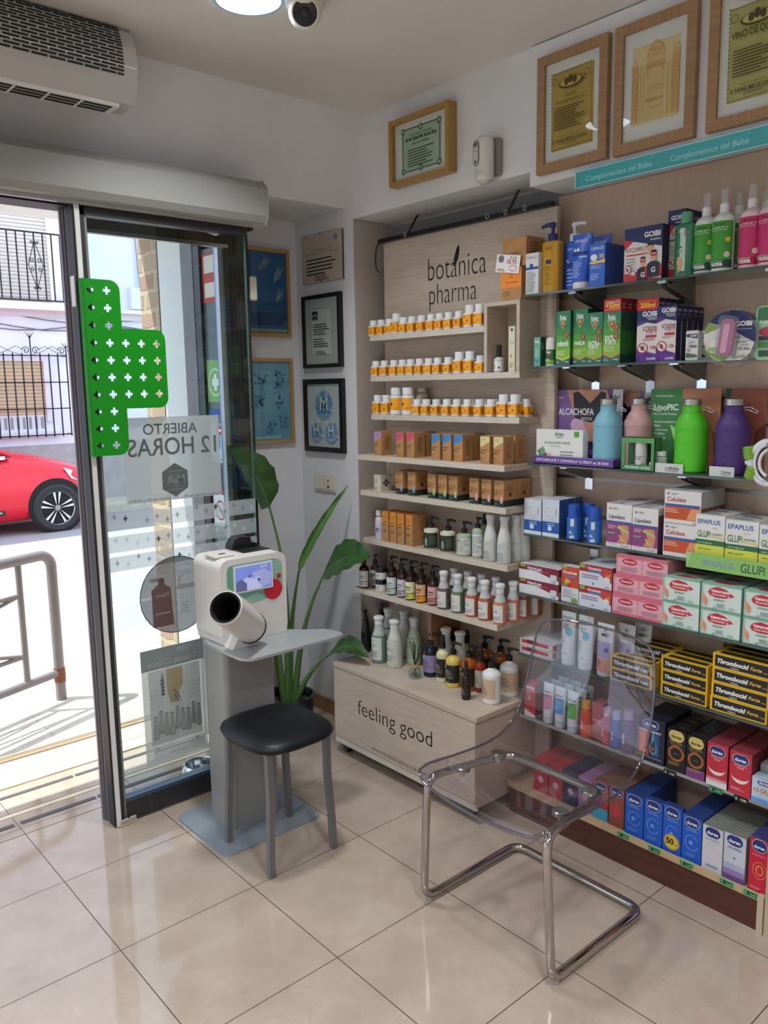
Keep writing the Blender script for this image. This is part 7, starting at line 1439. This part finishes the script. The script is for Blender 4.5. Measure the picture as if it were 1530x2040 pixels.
def vit(): return bottle(.082, .024, '#1f5fb4', '#d2d6da', [('r', 0, 0, 1, .62, '#2672b8'), ('t', 'vit', .24, .74, .3, '#2b4a8a', .03), ('p', [(.30, .15), (.8, .1), (.9, .6), (.4, .62)], '#a8583a'), ('r', 0, 0, 1, .12, '#d2d6da'), ('l', .05, .3, .5, 5, .08, '#cfe0f0'), ('p', [(.3, .15), (.62, .12), (.4, .4)], '#c9cdd2')], cap='flip', capcol='#1d52b4', name='bottle', shape='flat', sy=.9, z0l=.08, z1l=.92, wrap=2.6, neck=.7, capr=.0215, caph=.52, rough=.25)
for x, y, t in ((1.545, [-1.3465][0], 'blue capped supplement bottle, left of the three'), (1.535, [-1.4390][0], 'blue capped supplement bottle, right front of the three'), (1.60, [-1.3691][0], 'blue capped supplement bottle, behind the other two')): place('vit', vit, x, y, zD, t, 'bottle', None, .3)
LF = [('r', 0, 0, 1, .10, '#d4d2d2'), ('r', 0, .10, 1, .56, '#8a3f7a'), ('r', 0, .56, 1, .60, '#2a5a9a'), ('p', [(.45, .12), (.85, .10), (.92, .3), (.86, .52), (.5, .52), (.62, .3)], '#c48a6c'), ('p', [(.42, .45), (.9, .34), (.92, .38), (.46, .5)], '#a8c86a'), ('p', [(.52, .28), (.6, .2), (.8, .12), (.8, .14), (.62, .22), (.56, .30)], '#d8c84a'), ('t', 'Lipoless', .42, .66, .62, '#4a4650', .01), ('t', 'NS', .15, .86, .10, '#5a5a5e', .03), ('l', .26, .5, .90, 2, .025, '#8a8a8e'), ('l', .08, .42, .5, 3, .03, '#d8b8cc'), ('R', .06, .30, .36, .34, '#6aa86a'), ('t', 'cinfa', .82, .03, .2, '#5a5a5e'), ('o', .66, .05, .04, .03, .01, '#4a4a4e'), ('l', .1, .4, .08, 1, .02, '#7a7a7e')]
for i, (p, t) in enumerate((((-1.5419, 0.0961, 0.1474), 'white and magenta slimming box, left column'), ((-1.6383, 0.0929, 0.1435), 'white and magenta slimming box, right column'))): C1('lf', 1.522, zD, p, .04, '#d6d4d3', '', n=4, desc=t, front=LF, right=[('r', 0, 0, 1, 1, '#5a3550'), ('r', 0, .85, 1, 1, '#a9a5a6')], top=[('l', .1, .8, .7, 3, .2, '#7a767a')])
CF = [('r', .02, .12, .98, .50, '#c0512c'), ('r', .02, .50, .98, .58, '#2f5a9a'), ('p', [(.62, .14), (.98, .14), (.98, .46), (.74, .48)], '#d8946a'), ('t', 'Celuless', .34, .66, .52, '#b8502c', .02), ('t', 'NS', .1, .86, .08, '#5a5a5e', .03), ('l', .2, .4, .9, 2, .03, '#8a8a8e'), ('l', .05, .45, .44, 3, .05, '#e8c0a0'), ('t', 'cinfa', .86, .03, .14, '#5a5a5e')]
yc, wc, hc = -1.7651, 0.1219, 0.1047
for lv, nm in ((0, 'lower layer'), (1, 'upper layer')): C1('cf', 1.522, zD+lv*(hc+.001), (yc, wc, hc), .036, '#d6d4d3', '', n=4, desc='white and orange cellulite box, %s' % nm, front=CF, right=[('r', 0, 0, 1, 1, '#a9a5a2'), ('r', 0, .12, 1, .5, '#7a4a34')], top=[('l', .1, .8, .7, 2, .3, '#8a868a')])
EF = [('r', 0, 0, 1, .36, '#c9cf4a'), ('r', 0, .36, 1, .47, '#2a6a3c'), ('t', 'EPAPLUS', .46, .80, .78, '#3a62a8', .02), ('t', 'Diet', .66, .70, .2, '#a9aed0', 0, .4), ('t', 'GLUPi', .30, .52, .46, '#2a6a3c', .01, .1, 1.7), ('t', 'CONTROL', .76, .58, .36, '#2a4a34', .02, .2), ('p', [(.5, .54), (.98, .50), (.98, .54), (.5, .57)], '#d8c86a'), ('t', 'peso de glucosa', .34, .39, .5, '#c9d6b8', .01), ('t', 'peso corporal', .34, .26, .46, '#4a5a3a', .01), ('t', 'sensacion de saciedad', .4, .10, .66, '#4a5a3a', .01), ('r', 0, .215, 1, .22, '#a9b03a')]
for i, (p, t) in enumerate((((-1.8617, 0.0911, 0.1463), 'white and yellow diet carton behind the green strip, left column'), ((-1.9592, 0.0978, 0.1397), 'white and yellow diet carton behind the green strip, middle column'), ((-2.0590, 0.0961, 0.1347), 'white and yellow diet carton behind the green strip, right column'))): C1('ef', 1.514, zD, p, .055, '#d8d8d4', '', n=3, desc=t, front=EF, right=[('r', 0, 0, 1, .36, '#9aa03c'), ('r', 0, .36, 1, .47, '#1f4a2c')], top=[('l', .1, .8, .7, 3, .2, '#6a7a9a')])
# ---- fifth glass shelf
HF = [('r', 0, .62, 1, 1, '#7a1f34'), ('p', [(0, .62), (.35, .62), (1, .18), (1, .9), (0, .9)], '#7a1f34'), ('p', [(0, 0), (0, .62), (.45, .62), (1, .22), (1, 0)], '#d8d8dc'), ('R', .03, .82, .17, .98, '#7fae3a', .3), ('t', 'HemoLess', .40, .72, .36, '#e4dce0', .03), ('R', .22, .62, .58, .68, '#a9bcd8', .4), ('R', .80, .16, .96, .60, '#c9cbd2', .5), ('t', 'cinfa', .88, .06, .12, '#5a5a5e'), ('o', .66, .55, .1, .16, .02, '#c0505c', 0, .5)]
y, w_, h_ = -1.2295, 0.1788, 0.0545
for lv, nm in ((0, 'lower'), (1, 'upper')): C1('hf', 1.498, zE+lv*(h_+.001), (y, w_, h_), .028, '#d2d2d6', '', n=4, desc='white and maroon flat carton at the far left, %s layer' % nm, front=HF, right=[('r', 0, 0, 1, 1, '#8a8488'), ('r', 0, .5, 1, 1, '#5a2030')])
CVF = [('r', 0, 0, 1, .42, '#d0d2d8'), ('r', 0, .42, 1, 1, '#c0482e'), ('R', .04, .92, .3, .99, '#7fae3a', .3), ('t', 'CircuActiv', .5, .80, .84, '#ece4e0', .03), ('R', .22, .70, .8, .75, '#5a7ab8', .4), ('c', .35, .56, .16, '#d8b04a'), ('c', .45, .48, .12, '#b8302e'), ('c', .25, .47, .10, '#5a9a4a'), ('l', .1, .9, .36, 5, .05, '#9aa0aa'), ('R', .6, .02, .94, .12, '#6a9a3a', .3)]
C1('cv', 1.505, zE, (-1.3632, 0.0728, 0.1284), .04, '#d2d2d6', 'upright red and white circulation carton between the flat ones', front=CVF, right=[('r', 0, 0, 1, 1, '#8a4438')])
CAF = [('r', 0, .66, 1, 1, '#9a2636'), ('p', [(.6, .66), (1, .28), (1, .9), (0, .9)], '#b8403a'), ('p', [(0, .66), (.62, .66), (1, .26), (1, 0), (0, 0)], '#ccd0da'), ('R', .02, .82, .18, .98, '#7fae3a', .3), ('t', 'CircuActiv', .48, .80, .42, '#ece4e0', .03), ('R', .30, .66, .68, .76, '#3f76b4', .4), ('R', .08, .48, .6, .54, '#b8707c', .5), ('R', .08, .36, .6, .44, '#8a9cc4', .5), ('c', .86, .42, .09, '#d6d6da'), ('p', [(.8, .62), (.98, .74), (.94, .5)], '#d87a34'), ('t', 'cinfa', .86, .05, .14, '#5a5a5e'), ('r', .42, .1, .46, .2, '#5a6a9a')]
y, w_, h_ = -1.4721, 0.1294, 0.0745
for lv, nm in ((0, 'lower'), (1, 'upper')): C1('ca', 1.497, zE+lv*(h_+.001), (y, w_, h_), .036, '#ccd0da', '', n=4, desc='blue-white and red circulation carton, %s layer' % nm, front=CAF, right=[('r', 0, 0, 1, 1, '#7a2a34')])
PF = [('r', 0, 0, 1, .14, '#cf6a80'), ('r', 0, .86, 1, 1, '#cf6a80'), ('r', 0, .14, .06, .86, '#d68a9a'), ('e', .54, .70, .30, .16, '#b8303e'), ('t', 'Venoruton', .54, .66, .46, '#e8d8dc', .03), ('l', .2, .9, .42, 4, .06, '#a8707e'), ('l', .12, .4, .14, 1, .05, '#8a5060')]
def stackpx(key, x, z, items, d, col, base, front, right, top, n):
    for p, lv, nm in items: C1(key, x, z+lv, p, d, col, '', n=n, desc='%s, %s' % (base, nm), front=front, right=right, top=top)
yp1, wp1, hp1 = -1.5872, 0.0930, 0.0667
yp2, wp2, hp2 = -1.6797, 0.0883, 0.0639
for c, (yy, ww_, hh) in enumerate(((yp1, wp1, hp1), (yp2, wp2, hp2))):
    for lv in range(3): C1('pk', 1.497+.003*lv, zE+lv*(hp1+.0008), (yy-(.008 if lv == 2 else 0), wp1, hp1), .05, '#d9a3ae', '', n=3, desc='pink tablet carton, %s column, %s layer' % (('left', 'right')[c], ('bottom', 'middle', 'top')[lv]), front=PF, right=[('r', 0, 0, 1, 1, '#b87a88')], top=[('e', .5, .6, .26, .3, '#b8404e'), ('r', 0, 0, 1, .08, '#cf8a98')])
GF = [('r', 0, .0, 1, .05, '#7fb09a'), ('r', 0, .05, .05, 1, '#8fbfa8'), ('r', .0, .93, 1, 1, '#7fb09a'), ('p', [(.17, .66), (.24, .82), (.42, .90), (.62, .84), (.84, .62), (.62, .50), (.38, .48), (.22, .54)], '#b82a36'), ('t', 'Venoruton', .48, .68, .48, '#ece2e2', .035), ('t', 'Oxerutinas 1g', .50, .56, .46, '#ece2e2', .01, .2), ('l', .32, .72, .42, 2, .04, '#5a7a6a'), ('p', [(.0, .55), (.03, .30), (.10, .12), (.16, .1), (.12, .3), (.10, .45), (.04, .62)], '#d3967c'), ('p', [(.10, .48), (.16, .38), (.17, .2), (.13, .22), (.08, .4)], '#cf8a70'), ('l', .4, .66, .26, 4, .045, '#6a8a7a'), ('l', .7, .95, .16, 2, .05, '#8aa89a'), ('l', .32, .42, .12, 2, .05, '#5a6a6a')]
cols = ((-1.7863, 0.1237, 0.0315), (-1.9149, 0.1271, 0.0208), (-2.0466, 0.1301, 0.0058))
hg = min(c[2] for c in cols)
for c, (yy, ww_, hh) in enumerate(cols):
    for lv in range(2): C1('vg', 1.495, zE+lv*(.0815), (yy, cols[0][1]*.995, .080), .055, '#c9d6cf', '', n=3, desc='mint green tablet carton, %s column, %s layer' % (('left', 'middle', 'right')[c], ('bottom', 'top')[lv]), front=GF, right=[('r', 0, 0, 1, 1, '#7aa892')], top=[('r', 0, 0, 1, 1, '#a3c4b4'), ('p', [(.2, .5), (.35, .8), (.7, .7), (.85, .45), (.6, .25), (.3, .3)], '#a8404a')])
# ---- sixth glass shelf
AF = [('R', .06, .42, .88, .86, '#c02834', .35), ('t', 'anso', .38, .52, .32, '#3a1418', .03), ('c', .94, .2, .02, '#a83038'), ('l', .1, .5, .3, 2, .08, '#a9a9ac')]
y, w_, h_ = -1.2207, 0.1493, 0.0284
for lv, nm in ((0, 'lower'), (1, 'upper')): C1('an', 1.500, zF+lv*(h_+.001), (y, w_, h_), .04, '#cfcfd0', '', n=4, desc='white carton with red bar behind the clear chair, %s layer' % nm, front=AF, right=[('R', .2, .2, .6, .85, '#b02630', .3), ('c', .8, .2, .06, '#a83038')])
VF = [('t', 'VENALIV', .5, .86, .86, '#3a3f4a', 0), ('t', 'CONFORT', .5, .80, .5, '#6a6f7a'), ('l', .2, .8, .74, 3, .04, '#5a5f66'), ('e', .68, .58, .26, .09, '#3a9ab4'), ('l', .12, .5, .46, 6, .04, '#8a9298'), ('t', 'cinfa', .5, .10, .3, '#5a5a5e')]
for y, t in zip([-1.3477, -1.4208], ('white leg cream tube with blue mark, left of the two', 'white leg cream tube with blue mark, right of the two')): place('ven', lambda: tube_pack(.052, .192, '#cbcfd0', 1, VF, '#d3d5d5', 1.2, .13), 1.525, y, zF, t, 'tube')
MFm = [('t', 'MED', .6, .74, .5, '#33363c', .02), ('o', .6, .88, .14, .055, .015, '#4a4d54'), ('t', 'Be+', .6, .865, .2, '#33363c', .02), ('r', 0, .28, 1, .62, '#a9a6c8'), ('r', 0, .0, 1, .26, '#cf9a86'), ('c', .75, .46, .14, '#6a64a8'), ('l', .1, .5, .22, 3, .05, '#8a5a50')]
for i, y in enumerate([-1.5033, -1.5571, -1.5921]): place('med', lambda: tube_pack(.056, .182, '#d4d6d6', 1, MFm, '#d6d4d2', 1.22, .1), 1.522+i*.045, y, zF, ('white and lilac cream tube, front one of three', 'white and lilac cream tube, second of three', 'white and lilac cream tube, third and deepest')[i], 'tube')
TF = lambda forte: [('p', [(.04, .10), (.97, .10), (.97, .90), (.04, .90)], '#1c1d1f'), ('t', 'Thrombocid', .36 if forte else .40, .36, .56 if forte else .64, '#e6e4dc', .04, .25), ('t', 'POMADA', .40, .15, .14, '#d8d6ce', .02), ('t', 'Forte' if forte else '1mg/g', .76 if forte else .84, .38, .2 if forte else .2, '#d8a93a' if forte else '#e6e4dc', .03, .25), ('t', '5mg/g', .92, .36, .08, '#d8a93a' if forte else '#1c1d1f', .02, .25)]
TT = [('r', .1, .2, .95, .8, '#2a2618')]; TR = [('r', 0, 0, 1, 1, '#c39a14'), ('r', .3, .25, .7, .4, '#8a6c10')]; YL_ = '#e0b416'
def thr(key, forte, p, d, levels, n, name, x=1.497, z=zF, hh=.0335):
    y, w_, h_ = p
    for lv in range(levels): C1(key, x, z+lv*(hh+.0006), (y+random.uniform(-.002, .002), w_, hh), d, YL_, '', n=n, desc='yellow-black ointment carton, %s stack, %s' % (name, ('bottom layer', 'second layer up', 'third layer up', 'fourth layer up', 'fifth layer up')[lv]), front=TF(forte), right=TR, top=TT, jit=.4, rough=.4)
thr('t1', False, (-1.6167, 0.1536, 0.0123), .038, 2, 2, 'leftmost front', 1.50, zF, .0415)
thr('t1', False, (-1.6407, 0.1545, 0.0586), .038, 3, 2, 'rear left', 1.585, zF, .040)
thr('t2', True, (-1.8052, 0.1551, 0.0289), .040, 3, 3, 'middle', 1.497, zF, .0425)
thr('t2', True, (-1.9843, 0.1730, 0.0227), .040, 4, 3, 'right', 1.496, zF, .0450)
# ---- seventh shelf (above the ledge)
C1('en', 1.50, zG, (-1.1960, 0.0502, 0.1308), .05, '#b02c3a', 'slim red carton with white foot seen through the chair back', front=[('p', [(0, 0), (1, 0), (1, .08), (0, .2)], '#d6cfc8'), ('t', 'enna', .5, .84, .8, '#ecdcdc', .03), ('r', .2, .80, .85, .81, '#ecdcdc'), ('c', .45, .55, .16, '#8a9ab4'), ('l', .2, .8, .72, 3, .04, '#d88a90')], right=[('r', 0, 0, 1, 1, '#8a222e'), ('p', [(0, 0), (1, 0), (1, .1), (0, .05)], '#b8b0aa')], n=1)
for x_, y, c, t in ((1.515, [-1.2725][0], '#c8799c', 'clear gel tube with pink print'), (1.513, [-1.3263][0], '#4f98cc', 'clear gel tube with blue print'), (1.51, [-1.3838][0], '#62b44c', 'clear gel tube with green print')):
    DF = [('r', .0, .22, 1, .66, c), ('t', 'durex', .5, .72, .7, '#2a3448', .02), ('t', 'PLAY', .6, .62, .4, '#2a3448', .03), ('o', .35, .38, .1, .05, .02, '#d8dce0')]
    for i in range(3): place('dt'+c, lambda: tube_pack(.042, .150, '#c9d0d4', 1, DF, '#b9c0c4', 1.2, .16, clear=False, rough=.2), x_+i*.045, y+.0, zG, t+(', front one' if i == 0 else ', %s from the front' % ORD[i]), 'tube')
def lube(col, cap, txt, h=.105, r=.0195, c2=None): return lambda: bottle(h, r, col, c2 or col, [('t', txt, .5, .42, .62, '#e0dfe6', .02, 0, 1.0, PI/2)], cap='flip', capcol=cap, name='gel_bottle', neck=.62, capr=r*.78, caph=.24, rough=.25, z0l=.1, z1l=.9, shoulder=.85)
place('l1', lube('#d8562a', '#e0a030', 'durex'), 1.51, [-1.4397][0], zG, 'orange and yellow gel bottle seen through the clear chair', 'bottle')
place('l2', lube('#b02038', '#c9a9ae', 'durex'), 1.51, [-1.5246][0], zG, 'red gel bottle seen through the clear chair', 'bottle')
place('l3', lube('#244fa0', '#9fb0cc', 'durex'), 1.507, [-1.5646][0], zG, 'blue gel bottle between the red and purple ones', 'bottle')
place('l4', lube('#5a3a68', '#9a92a8', 'durex', .120, .0235), 1.507, [-1.6116][0], zG, 'purple gel bottle beside the large dark carton', 'bottle')
C1('rl', 1.515, zG, (-1.4811, 0.0435, 0.1314), .05, '#b86a70', 'slim red carton paled by painted reflection haze between the orange and red gel bottles', front=[('t', 'durex', .5, .5, .8, '#e0c8cc', .02), ('r', 0, 0, 1, .2, '#a03040')])  # red box; the pink reflection over it is mixed into its colour
def logo(u, v, w, bgc='#1c2f6e', fg='#e2e4ea', rim='#d8dce6', q=.4): return [('R', u-w/2, v-w*q*.30, u+w/2, v+w*q*.30, rim), ('R', u-w/2+.02, v-w*q*.30+.008, u+w/2-.02, v+w*q*.30-.008, bgc), ('t', 'durex', u, v-w*q*.13, w*.72, fg, .03)]
C1('lov', 1.495, zG, (-1.7032, 0.0955, 0.1487), .055, '#1c2236', '', n=3, desc='large black-blue carton with orange glow, right of the purple bottle', front=[('r', .02, .14, .42, .72, '#b8501c'), ('r', .1, .2, .3, .66, '#d8702a'), ('r', .5, .16, .8, .74, '#2a5a80'), ('p', [(.55, .70), (.50, .45), (.44, .36), (.46, .24), (.58, .18), (.70, .24), (.72, .36), (.62, .48), (.60, .70)], '#6a9ab4'), ('p', [(.56, .5), (.48, .36), (.50, .26), (.58, .22), (.66, .26), (.68, .36), (.60, .5)], '#24384e'), ('c', .58, .32, .06, '#a85c3c'), ('t', 'LOVERS CONNECT', .45, .69, .86, '#e4e4e8', .03), ('r', .02, .10, .9, .11, '#c9ccd4')]+logo(.48, .87, .6, q=.55), right=[('r', 0, 0, 1, 1, '#121522')], top=[('l', .2, .8, .6, 1, .3, '#2c3040')])
def ringart(c0, foot=None): return ([('r', 0, 0, 1, .22, foot)] if foot else [])+[('o', .5, .44, .42, .19, .10, c0), ('o', .5, .44, .34, .15, .05, '#7a3a1c'), ('t', 'durex', .5, .42, .25, '#8a8a8e', .01), ('l', .1, .9, .22, 3, .03, '#a98a4a'), ('t', 'NATURAL', .5, .685, .7, '#a9904a', .01), ('l', .2, .8, .67, 2, .03, '#8a7a4a')]
for key, p, foot, t in (('bk1', (-1.7933, 0.0646, 0.1372), None, 'black carton with gold oval and orange ring, left column'), ('bk2', (-1.8600, 0.0621, 0.1355), '#7a3a7e', 'black carton with purple foot and orange ring')): C1(key, 1.493, zG, p, .033, '#17181b', '', n=5, desc=t, front=ringart('#b8652c', foot)+logo(.5, .87, .8, '#d2bd6a', '#1c1c1c', '#e0d08a', .55), right=[('r', 0, 0, 1, 1, '#0e0f12')], top=[('l', .2, .8, .6, 1, .3, '#2c2c30')])
crescent = [('p', [(.12, .42)]+[(.5+.40*math.cos(PI+a*PI/10), .44+.17*math.sin(PI+a*PI/10)) for a in range(11)]+[(.5+.40*math.cos(-a*PI/10)*-1*-1, .44-.09*math.sin(a*PI/10)) for a in range(1, 10)], '#e2d2d2')]
for key, p, foot, t in (('rd1', (-1.9306, 0.0660, 0.1391), '#d8d4d4', 'red carton with white foot and pale crescent'), ('rd2', (-2.0031, 0.0663, 0.1374), None, 'red carton with pale crescent, right column')): C1(key, 1.490, zG, p, .033, '#bc2a3c', '', n=6, desc=t, front=([('r', 0, 0, 1, .14, foot), ('r', 0, .14, 1, .2, '#cf8088')] if foot else [])+crescent+[('t', 'SENSITIVO', .5, .66, .6, '#e09aa0', .01), ('t', 'SUAVE', .5, .615, .3, '#ecd6d8', .01), ('l', .1, .8, .16, 3, .02, '#e0b8bc')]+logo(.5, .83, .76, q=.5), right=[('r', 0, 0, 1, 1, '#6e2630')], top=[('r', 0, 0, 1, 1, '#8a3440'), ('r', .1, .4, .9, .5, '#6a2430')])
C1('g3', 1.488, zG, (-2.0763, 0.0722, 0.0782), .04, '#b4c8dc', 'pale blue carton with orange extra-offer lettering at the right edge', front=[('t', '+3 GRATIS', .56, .42, 1.0, '#d07a20', .035, 0, 1.3), ('r', 0, 0, 1, .2, '#6a94cc')]+logo(.5, .82, .6, q=.5), n=1)
C1('slv', 1.535, zG, (-2.0784, 0.0711, 0.1032), .033, '#8f9196', '', n=3, desc='silver carton behind the pale blue one', top=[('r', .1, .3, .9, .4, '#6a6c70')], right=[('r', 0, 0, 1, 1, '#6a5a5e')])
# ---- base shelf
def dx(key, x, p, d, n, col, side, t, front, lg='#1c2f6e', n_top='#26407a'): C1(key, x, zH, p, d, col, '', n=n, desc=t, front=front+logo(.5, .87, .78, lg, q=.5), right=[('r', 0, 0, 1, 1, side)], top=[('r', 0, 0, 1, 1, n_top), ('r', .1, .45, .9, .55, side)], rough=.3)
blf = [('o', .5, .42, .34, .17, .03, '#7a9ee0', .1, .95), ('c', .46, .42, .10, '#6a94dc'), ('t', 'NATURAL', .5, .68, .6, '#8aa8e8', .01), ('l', .2, .8, .18, 3, .03, '#6a8cd0')]
dx('nb', 1.455, (-1.6739, 0.0682, 0.1464), .0245, 8, '#1f58bc', '#20366e', 'blue carton on the base shelf, leftmost blue column', blf)
dx('nb', 1.453, (-1.7448, 0.0637, 0.1541), .0245, 1, '#1f58bc', '#20366e', 'single blue carton on the base shelf, second blue one', blf)
dx('nc', 1.453, (-1.8117, 0.0631, 0.1598), .0245, 1, '#1f58bc', '#20366e', 'single blue carton with round yellow badge', blf+[('c', .5, .24, .42, '#d8b83a'), ('c', .5, .24, .38, '#10151c'), ('c', .5, .24, .36, '#d8b83a'), ('t', '50', .42, .20, .42, '#10151c', .04), ('t', 'ct', .76, .2, .14, '#10151c', .02)])
dx('nb', 1.455, (-1.8777, 0.0641, 0.1511), .0245, 8, '#1f58bc', '#20366e', 'blue carton on the base shelf, rightmost blue column', blf)
sf = [('p', [(.1, .3), (.5, .62), (.9, .4), (.9, .2), (.4, .16)], '#c9c2cc'), ('t', 'INVISIBLE', .5, .68, .62, '#8a8e9a', .01), ('R', .2, .08, .8, .13, '#7a8a9c', .5)]
dx('sv1', 1.455, (-1.9455, 0.0649, 0.1452), .038, 5, '#c4c6c8', '#8a8c84', 'silver white carton with soft pink print on the base shelf', sf, n_top='#7d8076')
dx('sv2', 1.453, (-2.0155, 0.0668, 0.1504), .038, 5, '#bfc2cc', '#85867e', 'silver carton with violet foot on the base shelf', [('r', 0, 0, 1, .12, '#6a4a86'), ('r', 0, .12, 1, .24, '#8a7aa8'), ('r', 0, .24, 1, .36, '#a9a4c4'), ('c', .5, .5, .05, '#7a5aa8'), ('t', 'INVISIBLE', .5, .68, .62, '#6a6e8a', .01)], n_top='#77796f')
dx('rr', 1.449, (-2.0903, 0.0579, 0.1715), .038, 4, '#c01f3c', '#7a1a2a', 'crimson carton at the right end of the base shelf', [('o', .55, .42, .36, .16, .05, '#d8702a'), ('o', .55, .42, .2, .09, .05, '#e0a050'), ('t', 'DAME PLACER', .5, .68, .7, '#e0909a', .01), ('l', .1, .7, .1, 2, .03, '#e09098')])
dx('br', 1.460, (-1.6032, 0.0591, 0.1448), .042, 4, '#8a4a3c', '#6a4034', 'brown-red carton left of the blue ones', [('e', .5, .4, .3, .15, '#b83a48')], n_top='#7d5a4a')
dx('or', 1.463, (-1.5371, 0.0612, 0.1370), .042, 4, '#b04038', '#6a4034', 'red and turquoise carton seen beside the clear seat', [('r', 0, 0, 1, .3, '#3a98b8'), ('p', [(0, .3), (1, .3), (1, .4), (0, .6)], '#a82834')], n_top='#8a5a48')
for p, c, t in (((-1.4746, 0.0569, 0.1271), '#a87aa8', 'lilac carton behind the clear seat'), ((-1.4114, 0.0610, 0.1319), '#2b2d4a', 'navy carton behind the clear seat'), ((-1.3461, 0.0608, 0.1279), '#a83038', 'red carton behind the clear seat, right one of the two'), ((-1.2785, 0.0652, 0.1270), '#a83038', 'red carton behind the clear seat, left one of the two')):
    C1('hb'+c, 1.465, zH, p, .05, c, '', n=3, desc=t, front=[('t', 'durex', .5, .8, .6, '#d8c8cc', .02), ('c', .5, .4, .2, '#c9a0a8')], right=[('r', 0, 0, 1, 1, '#6a3038')])
